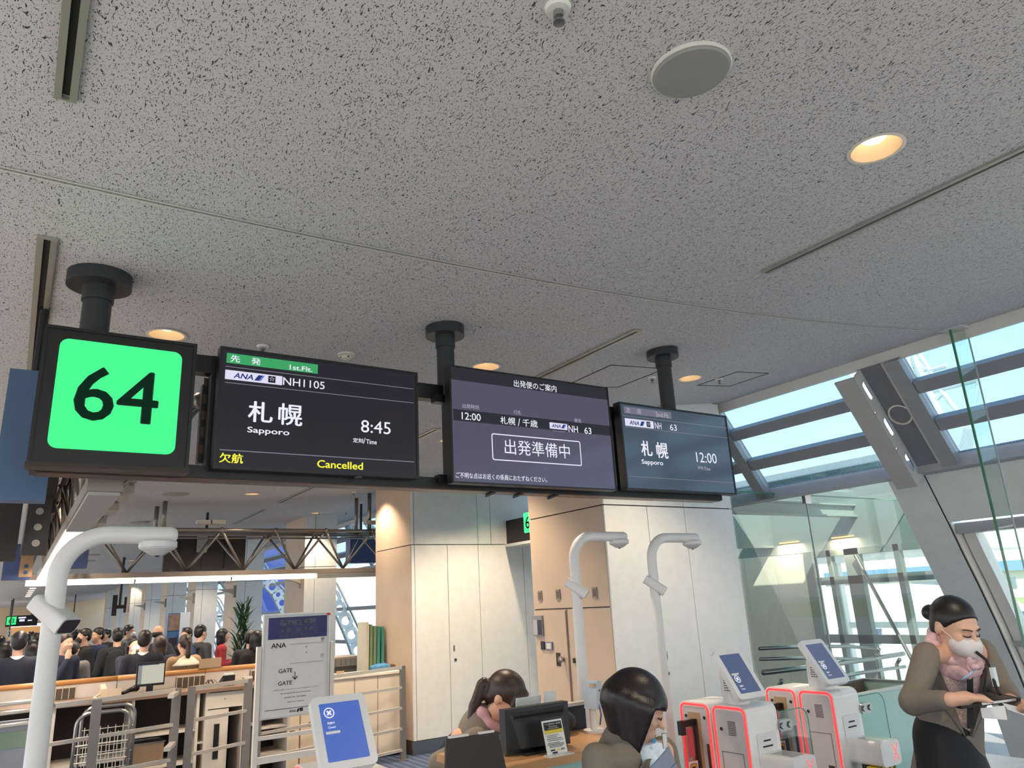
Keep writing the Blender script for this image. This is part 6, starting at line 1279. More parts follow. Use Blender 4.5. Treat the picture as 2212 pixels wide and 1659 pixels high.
def surf(fn, lo, hi, h):
    lo, hi = np.array(lo, float), np.array(hi, float); n = np.ceil((hi-lo)/h).astype(int)+1
    ax = [lo[i]+h*np.arange(n[i]) for i in range(3)]
    g = np.stack(np.meshgrid(*ax, indexing='ij'), -1).reshape(-1, 3).astype(np.float32)
    v = np.concatenate([fn(g[i:i+400000]) for i in range(0, len(g), 400000)]).reshape(n)
    ins = v < 0
    cs = np.zeros(n-1, dtype=np.int8)
    for dx in (0, 1):
        for dy in (0, 1):
            for dz in (0, 1): cs += ins[dx:n[0]-1+dx, dy:n[1]-1+dy, dz:n[2]-1+dz]
    mix = (cs > 0) & (cs < 8); idx = -np.ones(n-1, dtype=int); ijk = np.argwhere(mix); idx[mix] = np.arange(len(ijk))
    acc = np.zeros((len(ijk), 3)); cnt = np.zeros(len(ijk))
    C = [(a, b, c) for a in (0, 1) for b in (0, 1) for c in (0, 1)]
    for c1 in C:
        for axn in range(3):
            if c1[axn]: continue
            c2 = list(c1); c2[axn] = 1
            a = v[ijk[:, 0]+c1[0], ijk[:, 1]+c1[1], ijk[:, 2]+c1[2]]; b = v[ijk[:, 0]+c2[0], ijk[:, 1]+c2[1], ijk[:, 2]+c2[2]]
            m = (a < 0) != (b < 0); t = np.where(m, a/np.where(m, a-b, 1), 0)
            p = ijk+np.array(c1); p = p.astype(float); p[:, axn] += t
            acc[m] += p[m]; cnt[m] += 1
    verts = lo+h*acc/cnt[:, None]
    faces = []
    for axn in range(3):
        o = [0, 0, 0]; o[axn] = 1
        a = ins[:n[0]-o[0], :n[1]-o[1], :n[2]-o[2]]; b = ins[o[0]:, o[1]:, o[2]:]
        e = np.argwhere(a != b); u, w = [(1, 2), (2, 0), (0, 1)][axn]
        e = e[(e[:, u] > 0) & (e[:, w] > 0) & (e[:, u] < n[u]-1) & (e[:, w] < n[w]-1)]
        def cell(du, dw):
            q = e.copy(); q[:, u] -= du; q[:, w] -= dw; return idx[q[:, 0], q[:, 1], q[:, 2]]
        q = np.stack([cell(1, 1), cell(0, 1), cell(0, 0), cell(1, 0)], 1)
        fl = ~a[e[:, 0], e[:, 1], e[:, 2]]; q[fl] = q[fl][:, ::-1]; faces.append(q)
    return verts, np.concatenate(faces)
def sdf_part(name, prims, mat, parent, h, k=0.02, clip=(), world=False, pad=0.03, noise=0.0):
    pts = []
    def walk(prs, m):
        for pr in prs:
            if pr[0] == 'c':
                for q, r in ((pr[1], pr[3]), (pr[2], pr[4])): q = m @ Vector(q); pts.append((q, r))
            elif pr[0] == 'e':
                r = max(pr[2]); pts.append((m @ Vector(pr[1]), r))
            elif pr[0] == 'M': walk(pr[2], m @ pr[1])
    walk(prims, Matrix())
    lo = [min(q[i]-r for q, r in pts)-pad for i in range(3)]; hi = [max(q[i]+r for q, r in pts)+pad for i in range(3)]
    def fn(p):
        d = field(p, prims, k)
        if noise: d = d+noise*(np.sin(p[:, 0]*61+p[:, 2]*23)*np.sin(p[:, 1]*53-p[:, 2]*31))
        for c in clip: d = np.maximum(d, c(p))
        return d
    v, f = surf(fn, lo, hi, h)
    return mesh_obj(name, [tuple(x) for x in v], [tuple(int(i) for i in x) for x in f], mat, parent, world, True)
def hair_mat(name, rgb, rgb2):
    m = M(name, rgb, 0.38, noise=(10, 0.0)); t = m.node_tree; b = t.nodes['Principled BSDF']
    tc = t.nodes.new('ShaderNodeTexCoord'); mp = t.nodes.new('ShaderNodeMapping'); mp.inputs['Scale'].default_value = (260, 260, 9)
    n = t.nodes.new('ShaderNodeTexNoise'); n.inputs['Scale'].default_value = 1.0; n.inputs['Detail'].default_value = 2
    mx = t.nodes.new('ShaderNodeMix'); mx.data_type = 'RGBA'; mx.inputs[6].default_value = lin(rgb); mx.inputs[7].default_value = lin(rgb2)
    t.links.new(tc.outputs['Object'], mp.inputs['Vector']); t.links.new(mp.outputs[0], n.inputs['Vector']); t.links.new(n.outputs[0], mx.inputs[0]); t.links.new(mx.outputs[2], b.inputs['Base Color'])
    bp = t.nodes.new('ShaderNodeBump'); bp.inputs['Strength'].default_value = 0.25; bp.inputs['Distance'].default_value = 0.004; t.links.new(n.outputs[0], bp.inputs['Height']); t.links.new(bp.outputs[0], b.inputs['Normal'])
    return m
SKIN = M('skin', (222, 176, 150), 0.5, noise=(20, 0.04)); HAIRB = hair_mat('hair_black', (16, 13, 14), (38, 32, 32)); HAIRBR = hair_mat('hair_brown', (30, 20, 17), (70, 48, 38))
def head_prims(female=True):
    j = 0.92 if female else 1.0
    return [('e', (0, 0.012, 0.03), (0.073, 0.092, 0.088)), ('e', (0, -0.030, -0.030), (0.058*j, 0.058, 0.075)), ('e', (0, -0.052, -0.085), (0.026*j, 0.024, 0.022)), ('c', (0, -0.088, 0.012), (0, -0.106, -0.022), 0.007, 0.0115), ('e', (0.036, -0.062, -0.022), (0.022, 0.02, 0.022)), ('e', (-0.036, -0.062, -0.022), (0.022, 0.02, 0.022)),
            ('c', (0.012, -0.086, 0.028), (0.042, -0.074, 0.026), 0.006, 0.005), ('c', (-0.012, -0.086, 0.028), (-0.042, -0.074, 0.026), 0.006, 0.005), ('-e', (0.030, -0.096, 0.008), (0.016, 0.014, 0.009)), ('-e', (-0.030, -0.096, 0.008), (0.016, 0.014, 0.009)),
            ('c', (-0.016, -0.084, -0.056), (0.016, -0.084, -0.056), 0.006, 0.006), ('c', (-0.013, -0.083, -0.066), (0.013, -0.083, -0.066), 0.0065, 0.0065), ('e', (0.076, 0.012, -0.005), (0.009, 0.018, 0.028)), ('e', (-0.076, 0.012, -0.005), (0.009, 0.018, 0.028))]
def HM(c, yaw, pitch, s=1.0, roll=0.0): return Matrix.Translation(c) @ Matrix.Rotation(yaw, 4, 'Z') @ Matrix.Rotation(pitch, 4, 'X') @ Matrix.Rotation(roll, 4, 'Y') @ Matrix.Scale(s, 4)
def hand_prims(w, d, up, side, ln=0.085, curl=0.5):
    # palm leaving the wrist along d, back of the hand towards up; thumb on the given side
    w, d, up = Vector(w), Vector(d).normalized(), Vector(up); up = (up-d*up.dot(d)).normalized(); sd = d.cross(up)*side; o = []
    o.append(('c', w, w+d*0.055, 0.022, 0.026)); o.append(('c', w+d*0.03+sd*0.018, w+d*0.075+sd*0.024, 0.014, 0.011)); o.append(('c', w+d*0.03-sd*0.016, w+d*0.07-sd*0.026, 0.014, 0.010))
    for i, (off, l_) in enumerate(((0.030, 0.060), (0.011, 0.070), (-0.009, 0.066), (-0.028, 0.050))):
        k0 = w+d*0.075+sd*off; k1 = k0+(d*math.cos(curl*0.6)-up*math.sin(curl*0.6))*l_*0.55; k2 = k1+(d*math.cos(curl*1.6)-up*math.sin(curl*1.6))*l_*0.5
        o += [('c', k0, k1, 0.0088, 0.0080), ('c', k1, k2, 0.0080, 0.0062)]
    t0 = w+d*0.025+sd*0.024; t1 = t0+(d*0.6+sd*0.75-up*0.2).normalized()*0.036; t2 = t1+(d*0.9+sd*0.2-up*0.3).normalized()*0.03
    o += [('c', t0, t1, 0.0125, 0.0100), ('c', t1, t2, 0.0098, 0.0075)]
    return o

# ---------------------------------------------------------------- the crowd down the hall (local frame: facing -Y, feet at the origin)
CR_H = 0.02
def crowd_body(arms):
    J = dict(hip=(0.085, 0, 0.90), knee=(0.095, -0.015, 0.49), ank=(0.10, 0.02, 0.09), sh=(0.168, 0.005, 1.395))
    if arms == 'down': el, wr, hd = (0.225, 0.03, 1.12), (0.235, -0.06, 0.89), (0, -0.15, -1)
    elif arms == 'front': el, wr, hd = (0.22, 0.01, 1.12), (0.10, -0.24, 1.16), (-0.45, -0.75, 0.35)
    elif arms == 'hip': el, wr, hd = (0.34, 0.07, 1.16), (0.19, -0.02, 1.01), (-0.8, -0.2, -0.3)
    else: el, wr, hd = (0.21, -0.13, 1.17), (0.09, -0.17, 1.40), (-0.2, 0.2, 0.9)
    sk = [('M', HM((0, -0.015, 1.60), 0, 0, 1.0), head_prims(False), 0.014), ('c', (0, 0.015, 1.40), (0, 0.0, 1.53), 0.052, 0.05), ('c', (0, 0.01, 1.28), (0, 0, 0.98), 0.10, 0.09, 0.7)]
    cl = [('c', (0, 0.012, 1.33), (0, 0.0, 1.08), 0.155, 0.145, 0.62), ('c', (0, 0.0, 1.08), (0, 0.0, 0.90), 0.148, 0.165, 0.66), ('c', (-0.15, 0.005, 1.385), (0.15, 0.005, 1.385), 0.068, 0.068)]
    tr = [('c', (0, 0.0, 0.98), (0, 0, 0.90), 0.14, 0.145, 0.66)]; shoe = []
    el0, wr0, hd0 = el, wr, hd
    for s in (-1, 1):
        el, wr, hd = (el0, wr0, hd0) if not (arms == 'up' and s == 1) else ((0.225, 0.03, 1.12), (0.235, -0.06, 0.89), (0, -0.15, -1))
        f = lambda q: (q[0]*s, q[1], q[2])
        sk += [('c', f(J['sh']), f(el), 0.045, 0.036), ('c', f(el), f(wr), 0.036, 0.026), ('c', f(J['hip']), f(J['knee']), 0.075, 0.05), ('c', f(J['knee']), f(J['ank']), 0.05, 0.035), ('c', (0.03*s, 0, 0.96), f(J['hip']), 0.09, 0.08)]
        w = Vector(f(wr)); d = Vector((hd[0]*s, hd[1], hd[2])).normalized()
        sk += [('c', w, w+d*0.075, 0.026, 0.028)] + [('c', w+d*0.07+Vector((o_, 0, 0)), w+d*0.135+Vector((o_*1.1, -0.015, 0)), 0.010, 0.008) for o_ in (-0.024, -0.008, 0.008, 0.024)] + [('c', w+d*0.03, w+d*0.075+Vector((-0.04*s, -0.02, 0)), 0.012, 0.009)]
        cl += [('c', f(J['sh']), f(el), 0.066, 0.054), ('c', f(el), f(wr), 0.054, 0.042)]
        tr += [('c', f(J['hip']), f(J['knee']), 0.095, 0.068), ('c', f(J['knee']), f((0.10, 0.02, 0.07)), 0.066, 0.055)]
        shoe += [('c', f((0.10, 0.05, 0.045)), f((0.115, -0.13, 0.04)), 0.045, 0.04)]
    return sk, cl, tr, shoe
def hair_prims(style):
    base = [('e', (0, 0.018, 0.040), (0.082, 0.100, 0.092))]
    cut = lambda q: -(q[:, 1]*0.72+q[:, 2]*0.70+0.010)
    if style == 'short': return base + [('e', (0, 0.06, -0.01), (0.066, 0.045, 0.06))], cut
    if style == 'bob': return [('e', (0, 0.02, 0.035), (0.092, 0.108, 0.098)), ('c', (0, 0.04, 0.0), (0, 0.05, -0.10), 0.088, 0.080, 0.8), ('c', (0.07, 0.0, 0.0), (0.075, -0.01, -0.10), 0.028, 0.022), ('c', (-0.07, 0.0, 0.0), (-0.075, -0.01, -0.10), 0.028, 0.022)], (lambda q: np.minimum(-(q[:, 1]*0.72+q[:, 2]*0.70+0.012), -(np.abs(q[:, 0])-0.052)-(q[:, 1]+0.02)*2.0))
    if style == 'tail': return base + [('e', (0, 0.07, 0.0), (0.06, 0.045, 0.06)), ('c', (0, 0.11, 0.02), (0.01, 0.13, -0.12), 0.030, 0.034), ('c', (0.01, 0.13, -0.12), (0.02, 0.12, -0.27), 0.034, 0.014)], (lambda q: np.minimum(-(q[:, 1]*0.72+q[:, 2]*0.70+0.010), -(q[:, 1]-0.06)))
    if style == 'long': return [('e', (0, 0.02, 0.035), (0.088, 0.106, 0.096)), ('c', (0, 0.05, 0.0), (0, 0.075, -0.24), 0.085, 0.075, 0.7)], (lambda q: np.minimum(-(q[:, 1]*0.72+q[:, 2]*0.70+0.010), -(q[:, 1]-0.035)))
    return [('e', (0, 0.03, -0.005), (0.079, 0.088, 0.055))], (lambda q: np.maximum(-(q[:, 1]*0.72+q[:, 2]*0.2-0.012), q[:, 2]-0.03))
TPL = {}
def part_mesh(key, fn):
    if key not in TPL: o = fn(); TPL[key] = o.data; bpy.data.objects.remove(o)
    return TPL[key]
def inst(name, me, mat, parent):
    o = bpy.data.objects.new(name, me); COL.objects.link(o); o.parent = parent
    if mat: o.material_slots[0].link = 'OBJECT'; o.material_slots[0].material = mat
    return o
def cloth(rgb): return M('cloth_%d_%d_%d' % rgb, rgb, 0.85, noise=(14, 0.12), bump=(30, 0.25))
def crowd(label, px, py, Y, face, arms, style, top, bottom, hair=None, extra=None, skirt=False, coat=False, floor_=True):
    c = at(px, py, y=Y); hgt = c.z
    t = thing('person', label, 'person', (c.x, Y, 0), R(face)); s = max(0.86, min(1.08, hgt/1.715)); t.scale = (s, s, s) 
    wmul = 1.0
    sk = part_mesh(('sk', arms), lambda: sdf_part('body', crowd_body(arms)[0], SKIN, None, CR_H*0.8, 0.02))
    cl = part_mesh(('cl', arms, coat), lambda: sdf_part('jacket', crowd_body(arms)[1] + ([('c', (0, 0.0, 0.95), (0, 0.0, 0.62), 0.165, 0.185, 0.7)] if coat else []), SKIN, None, CR_H, 0.03, clip=[lambda p: (0.50 if coat else 0.80)-p[:, 2], lambda p: p[:, 2]-1.475]))
    tr = part_mesh('tr', lambda: sdf_part('trousers', crowd_body('down')[2], SKIN, None, CR_H, 0.025))
    sh = part_mesh('sh', lambda: sdf_part('shoes', crowd_body('down')[3], SKIN, None, 0.014, 0.01, clip=[lambda p: 0.004-p[:, 2]]))
    hp, cut = hair_prims(style); hm = HM((0, -0.015, 1.60), 0, 0)
    hr_ = part_mesh(('hair', style), lambda: sdf_part('hair', [('M', hm, hp, 0.02, cut)], SKIN, None, 0.012, 0.01))
    inst('body', sk, SKIN, t); inst('jacket', cl, cloth(top), t); inst('trousers', tr, cloth(bottom), t); inst('shoes', sh, cloth((34, 30, 30)), t); inst('hair', hr_, hair or HAIRB, t)
    for e in (extra or ()):
        kind, rgb = e
        if kind == 'collar': inst('collar', part_mesh('collar', lambda: MB().lathe([(0.068, 1.435), (0.062, 1.475), (0.056, 1.475), (0.060, 1.435)], (0, 0.012, 0), 20, cap=False).build('collar', SKIN, None, smooth=True)), cloth(rgb), t)
        if kind == 'backpack': inst('backpack', part_mesh('backpack', lambda: sdf_part('backpack', [('c', (0, 0.17, 1.32), (0, 0.19, 1.02), 0.12, 0.14, 0.55), ('c', (0, 0.25, 1.1), (0, 0.25, 1.03), 0.08, 0.08, 0.4), ('c', (0.10, 0.12, 1.40), (0.12, -0.09, 1.30), 0.02, 0.02), ('c', (-0.10, 0.12, 1.40), (-0.12, -0.09, 1.30), 0.02, 0.02)], SKIN, None, 0.018, 0.02)), cloth(rgb), t)
        if kind == 'cape': inst('white_collar', part_mesh('cape', lambda: MB().lathe([(0.06, 1.46), (0.12, 1.43), (0.20, 1.36), (0.205, 1.34), (0.19, 1.345), (0.06, 1.44)], (0, 0.012, 0), 24, cap=False).build('cape', SKIN, None, smooth=True)), cloth(rgb), t)
        if kind == 'mask': inst('face_mask', part_mesh('mask', lambda: sdf_part('mask', [('M', hm, [('e', (0, -0.06, -0.045), (0.062, 0.058, 0.055))], 0.01, lambda q: q[:, 1]+0.045)], SKIN, None, 0.012, 0.01)), cloth(rgb), t)
        if kind == 'bag': inst('hand_bag', part_mesh('hbag', lambda: MB().box((0.26, -0.16, 0.50), (0.34, 0.06, 0.74)).tube([(0.30, -0.12, 0.74), (0.29, -0.07, 0.86), (0.30, 0.02, 0.74)], 0.008, 6).build('hbag', SKIN, None)), cloth(rgb), t)
        if kind == 'glasses': inst('glasses', part_mesh('glasses', lambda: MB().tube([(-0.075, 0.0, 1.612), (-0.07, -0.09, 1.610), (0.07, -0.09, 1.610), (0.075, 0.0, 1.612)], 0.004, 6).build('glasses', SKIN, None)), cloth(rgb), t)
    return t
BK, NVY, GRY, BRN = (30, 30, 33), (30, 36, 56), (74, 72, 72), (84, 64, 52)
P_ = crowd
P_('man in a navy suit and white collar at the counter beside the near camera mast', 44, 1366, 9.35, 178, 'down', 'short', (34, 36, 50), BK, None, [('collar', (230, 228, 226))])
P_('man in a navy jacket raising a hand to his face by the near mast', 141, 1368, 9.85, 40, 'up', 'short', (36, 40, 62), BK, HAIRBR)
P_('person in a grey-brown jacket right behind the man with a raised hand', 158, 1392, 10.4, 160, 'front', 'short', (96, 90, 88), BK)
P_('man in a dark suit and white collar standing at the counter behind the lit monitor', 314, 1363, 9.35, 165, 'down', 'short', (32, 33, 44), BK, None, [('collar', (232, 230, 228))])
P_('woman with bobbed brown hair next to the suited man at the counter', 347, 1379, 10.15, 190, 'front', 'bob', (40, 42, 58), BK, HAIRBR)
P_('woman with a long ponytail in a tan coat with a wide cream collar', 400, 1385, 9.55, 200, 'front', 'tail', (186, 152, 118), BRN, HAIRBR, [('cape', (232, 222, 204))], coat=True)
P_('dark-coated person half hidden behind the gate-changed board', 556, 1367, 9.2, 200, 'front', 'bob', (26, 25, 27), BK)
P_('person in black crouching between the plant and the gate-changed board', 540, 1392, 10.0, 150, 'front', 'short', (30, 28, 30), BK)
P_('man with a dark mask in a black jacket and blue trousers standing in the queue', 185, 1359, 12.6, -70, 'down', 'short', (28, 29, 31), (62, 98, 112), None, [('mask', (36, 36, 38))])
P_('man in a long navy coat standing sideways in the queue', 214, 1357, 12.9, -60, 'down', 'short', (38, 48, 82), NVY, None, [], coat=True)
P_('short-haired person in a black coat standing far back by the pillars', 231, 1360, 16.5, -60, 'down', 'short', (40, 40, 44), BK)
P_('person with a black backpack facing away in the queue', 256, 1358, 11.6, 175, 'down', 'short', (36, 37, 41), BK, None, [('backpack', (30, 31, 34))])
P_('man with a pale mask in a grey-green hooded jacket by the white pillars', 279, 1351, 15.0, 60, 'down', 'short', (106, 114, 106), (70, 72, 70), None, [('mask', (226, 228, 230)), ('backpack', (70, 78, 72))])
P_('bald man with a hand on his hip by the blue information stand', 342, 1352, 11.9, 150, 'hip', 'bald', (42, 44, 54), (70, 84, 100), HAIRB)
P_('young man in black looking down at his phone beside the information stand', 405, 1357, 12.6, -50, 'front', 'short', (34, 33, 35), BK)
P_('man in a charcoal jacket wearing a navy backpack sideways beside the tan board', 434, 1351, 11.6, 120, 'front', 'short', (66, 66, 66), BK, None, [('backpack', (44, 60, 86))])
P_('woman in a red cardigan reaching forward beside the plant', 481, 1362, 12.5, 85, 'front', 'bob', (176, 56, 62), (40, 52, 90))
P_('seated-height woman in dark clothes resting her chin on her hand near the suited man', 288, 1391, 10.9, 20, 'up', 'long', (44, 46, 62), BK, None, [('mask', (232, 226, 222))])
rq = random.Random(5)
QL = [('woman with long dark hair and a cream jacket in the queue', 72, 1384, 11.2, 160, 'down', 'long', (226, 218, 204), BK), ('tall man in a brown jacket at the back of the queue', 163, 1361, 14.5, 170, 'down', 'short', (104, 82, 70), BK), ('man in a taupe coat at the back of the queue beside the brown jacket', 172, 1362, 15.5, 185, 'down', 'short', (120, 106, 98), BK),
      ('man in a grey suit jacket in the queue below the green 63 sign', 82, 1367, 13.6, 175, 'down', 'short', (100, 96, 98), GRY), ('woman with a pale scarf and brown hair at the hall side of the queue', 10, 1398, 12.3, 140, 'front', 'bob', (150, 136, 112), BRN), ('small woman in a tan coat in the queue behind the navy suit', 20, 1388, 13.0, 160, 'down', 'bob', (120, 94, 74), BRN),
      ('man in black near the lit far counter', 33, 1371, 18.0, 175, 'down', 'short', (36, 34, 36), BK), ('woman in a dark red scarf and black coat far down the queue', 60, 1369, 19.5, 170, 'down', 'bob', (60, 40, 42), BK), ('man in a navy parka far down the queue', 95, 1366, 17.0, 180, 'down', 'short', (44, 50, 72), BK), ('man in a charcoal coat far down the queue by the pillars', 128, 1363, 19.0, 175, 'down', 'short', (58, 56, 58), GRY), ('woman in an olive coat far down the queue by the pillars', 150, 1366, 21.0, 170, 'down', 'long', (88, 84, 66), BK), ('man in a black parka at the far end of the queue', 68, 1364, 23.0, 180, 'down', 'short', (38, 38, 42), BK), ('person in a dark hood at the hall side of the queue', 2, 1375, 15.0, 165, 'down', 'short', (44, 40, 42), BK)]
for q in QL: P_(*q, hair=HAIRBR if rq.random() < 0.4 else HAIRB)
# yellow bag standing in the queue
c = at(227, 1415, y=11.9); yb__ = thing('tote_bag', 'yellow tote bag on the floor of the queue', 'bag', (c.x, 11.9, 0)); MB().prism([(-0.11, 0), (0.11, 0), (0.14, 0.30), (-0.14, 0.30)], (c.x, 11.95, 0), UX, UZ, 0.1).build('pouch', cloth((222, 206, 60)), yb__); MB().tube([(c.x-0.06, 11.9, 0.30), (c.x-0.04, 11.9, 0.45), (c.x+0.04, 11.9, 0.45), (c.x+0.06, 11.9, 0.30)], 0.008, 6).build('handle', cloth((200, 184, 50)), yb__)

# ---------------------------------------------------------------- attendants in taupe jackets
JKT = M('uniform_taupe', (128, 118, 106), 0.8, noise=(240, 0.10), bump=(500, 0.25)); TRIM = M('uniform_black_trim', (24, 22, 22), 0.6); SKT = M('uniform_black', (26, 26, 30), 0.75, noise=(60, 0.1))
def frame3(p, q, fwd):                    # frame whose Z runs p->q and whose -Y looks along fwd
    z = (Vector(q)-Vector(p)).normalized(); f = Vector(fwd); y = -(f-z*f.dot(z)).normalized(); x = y.cross(z)
    m = Matrix.Identity(4)
    for i in range(3): m[i][0], m[i][1], m[i][2], m[i][3] = x[i], y[i], z[i], p[i]
    return m
def legs(hip, fw, sk, clothes, h):        # standing legs, shoes returned in world coordinates
    sd = Vector((-fw.y, fw.x, 0)).normalized(); o = []
    for s in (-1, 1):
        a = hip+sd*0.07*s-fw*0.01; kn = Vector((a.x, a.y, 0.49))+fw*0.015; an = Vector((a.x, a.y, 0.09))-fw*0.01
        sk += [('c', a, kn, 0.06, 0.046), ('c', kn, an, 0.046, 0.033), ('c', an+Vector((0, 0, -0.04)), an+fw*0.13+Vector((0, 0, -0.055)), 0.032, 0.026)]
        o += [('c', an+Vector((0, 0, -0.045)), an+fw*0.14+Vector((0, 0, -0.055)), 0.042, 0.034)]
    return o
def uniform(t, hip, chest, neck, fwd, torso_h, h, arms, vdepth, skirt_to, sk, shoes, hem=-0.10, wid=1.0, vw=1.0):
    # jacket with open V front over a blouse, pencil skirt
    tm = frame3(hip, neck, fwd); L = (Vector(neck)-Vector(hip)).length
    tor = [('c', (0, 0.01, L*0.74), (0, 0.0, L*0.35), 0.142*wid, 0.122*wid, 0.72), ('c', (0, 0.0, L*0.35), (0, 0.0, -0.20), 0.122*wid, 0.170*wid, 0.78), ('c', (-0.115*wid, 0.01, L*0.85), (0.115*wid, 0.01, L*0.85), 0.052, 0.052), ('c', (0, 0.02, L*0.8), (0, 0.02, L*0.98), 0.08, 0.062)]
    slv = []
    for (a, b, c_) in arms: slv += [('c', a, b, 0.054, 0.046), ('c', b, b.lerp(c_, 0.86), 0.046, 0.036)]
    tmi = np.array(tm.inverted(), dtype=np.float32)
    def vcut(p):
        q = p@tmi[:3, :3].T+tmi[:3, 3]; w = np.clip((q[:, 2]-L*vdepth)/(L*(1-vdepth)), 0, 1)*0.085*vw+0.012*vw
        inside = np.minimum(w-np.abs(q[:, 0]), -q[:, 1]-0.01); return np.where(q[:, 2] > L*vdepth, inside, -1.0)
    def low(p):
        q = p@tmi[:3, :3].T+tmi[:3, 3]; return hem-q[:, 2]
    J_ = sdf_part('jacket', [('M', tm, tor, 0.04)] + slv, JKT, t, h, 0.028, clip=[vcut, low], world=True)
    bl = [('c', (0, 0.012, L*0.76), (0, 0.004, L*0.30), 0.130*wid, 0.112*wid, 0.68), ('c', (0, 0.02, L*0.8), (0, 0.02, L*0.94), 0.07, 0.056), ('c', (0, 0.0, L*0.30), (0, 0, 0.0), 0.114*wid, 0.14*wid, 0.74)]
    return tm, L, bl, J_
def lapel(t, tm, L, vd, side, mat, vw=1.0):
    # flat notched lapel folded back along the front opening
    def P(x, z, d): 
        rr = 0.146; y = -0.72*math.sqrt(max(0.0, rr*rr-x*x))*1.02-d+0.010; return tm @ Vector((x, y, z))
    zs_ = [vd*L+0.0, vd*L+(1-vd)*L*0.45, vd*L+(1-vd)*L*0.72, L*0.93]
    inn = [P(side*vw*(0.010+0.084*(z-vd*L)/((1-vd)*L)), z, 0.004) for z in zs_]; wd_ = [0.004, 0.05, 0.062, 0.035]
    out = [P(side*(vw*(0.010+0.084*(z-vd*L)/((1-vd)*L))+w_), z, 0.010) for z, w_ in zip(zs_, wd_)]
    nn = (tm.to_3x3() @ Vector((0, -1, 0)))*0.004; vs5 = inn+out; k = len(inn)
    MB().add(vs5+[v+nn for v in vs5], [(i, i+1, k+i+1, k+i) for i in range(k-1)]+[(2*k+i, 3*k+i, 3*k+i+1, 2*k+i+1) for i in range(k-1)]+[(k+i, k+i+1, 3*k+i+1, 3*k+i) for i in range(k-1)]+[(i+1, i, 2*k+i, 2*k+i+1) for i in range(k-1)]).build('lapel', mat, t)
def scarf(t, c, n_, r, mat, knot, kn_r, thick=0.024):
    n_ = Vector(n_).normalized(); a = n_.orthogonal().normalized(); b = n_.cross(a); pts = []
    for i in range(16):
        th = 2*PI*i/16; pts.append(Vector(c)+(a*math.cos(th)+b*math.sin(th))*r+n_*0.010*math.sin(3*th))
    pr = [('c', pts[i], pts[(i+1) % 16], thick*(1+0.18*math.sin(2.1*i)), thick*(1+0.18*math.sin(2.1*i+2.1))) for i in range(16)]
    rn = random.Random(int(r*1000)); k = Vector(knot)
    for i in range(9):
        d = Vector((rn.uniform(-1, 1), rn.uniform(-1, 1), rn.uniform(-1, 1)))*kn_r*0.75; pr.append(('e', k+d, (kn_r*rn.uniform(.35, .7), kn_r*rn.uniform(.35, .7), kn_r*rn.uniform(.3, .6))))
    return sdf_part('scarf', pr, mat, t, 0.0075, 0.010, world=True, noise=0.003)

# --- standing attendant with a face mask and a tablet
r0 = 3.2
w1 = thing('person', 'attendant in a white face mask and pink scarf typing on a held tablet', 'person', tuple(at(2060, 1640, r=3.791).xy)+(0,))
hip = at(2052, 1638, r=3.814); hip.z = 0.94; neck = at(2056, 1416, r=3.791); chest = at(2062, 1470, r=3.767); hc = at(2064, 1356, r=3.732)
fw = Vector((-0.42, -0.90, 0)).normalized()
shR, elR, wrR = at(2003, 1416, r=3.650), at(1972, 1516, r=3.545), at(2052, 1512, r=3.428)
shL, elL, wrL = at(2122, 1408, r=3.884), at(2172, 1500, r=3.861), at(2192, 1520, r=3.627)
hmx = HM(hc, R(-20), R(22), 1.0)
sk = [('M', hmx, head_prims(True), 0.014), ('c', neck-Vector((0, 0, 0.03)), hc+Vector((0.0, 0.03, -0.06)), 0.05, 0.047), ('c', neck-Vector((0, 0, 0.15)), hip, 0.045, 0.055), ('c', shR, elR, 0.042, 0.036), ('c', elR, wrR, 0.036, 0.024), ('c', shL, elL, 0.042, 0.036), ('c', elL, wrL, 0.036, 0.024), ('c', shR, shL, 0.035, 0.035)]
tabc = at(2140, 1520, r=3.533)
sk += hand_prims(wrR, at(2125, 1503, r=3.451)-wrR, Vector((0, 0, 1)), -1, curl=0.35) + hand_prims(wrL, Vector((-0.5, -0.75, -0.1)), Vector((0, 0, -1)), 1, curl=0.6)
shoes = legs(hip, fw, sk, None, 0.012)
sdf_part('body', sk, SKIN, w1, 0.0085, 0.016, world=True)
tm, L, bl, _ = uniform(w1, hip, chest, neck, fw, 0.5, 0.010, [(shR, elR, wrR), (shL, elL, wrL)], 0.28, 0.55, sk, shoes, hem=-0.19, vw=1.35)
TW = M('blouse_tweed', (196, 172, 166), 0.85, noise=(150, 0.35), bump=(300, 0.3))
sdf_part('blouse', [('M', tm, bl, 0.03)], TW, w1, 0.012, 0.03, world=True)
for s_ in (-1, 1): lapel(w1, tm, L, 0.28, s_, JKT, 1.35)
MB().add([tm @ Vector((x, -0.70*0.130-0.012, z)) for x, z in ((-0.012, L*0.9), (0.012, L*0.9), (0.022, L*0.36), (-0.006, L*0.36))]+[tm @ Vector((x, -0.70*0.130-0.016, z)) for x, z in ((-0.012, L*0.9), (0.012, L*0.9), (0.022, L*0.36), (-0.006, L*0.36))], [(0, 1, 2, 3), (7, 6, 5, 4), (0, 4, 5, 1), (1, 5, 6, 2), (2, 6, 7, 3), (3, 7, 4, 0)]).build('blouse_placket', TRIM, w1)
sdf_part('skirt', [('c', hip+Vector((0, 0, 0.06)), hip+Vector((0, 0, -0.10)), 0.150, 0.168, 0.78), ('c', hip+Vector((0, 0, -0.10)), Vector((hip.x, hip.y, 0.52)), 0.168, 0.15, 0.8)], SKT, w1, 0.014, 0.03, world=True, clip=[lambda p: 0.50-p[:, 2]])
sdf_part('shoes', shoes, TRIM, w1, 0.012, 0.01, world=True, clip=[lambda p: 0.004-p[:, 2]])
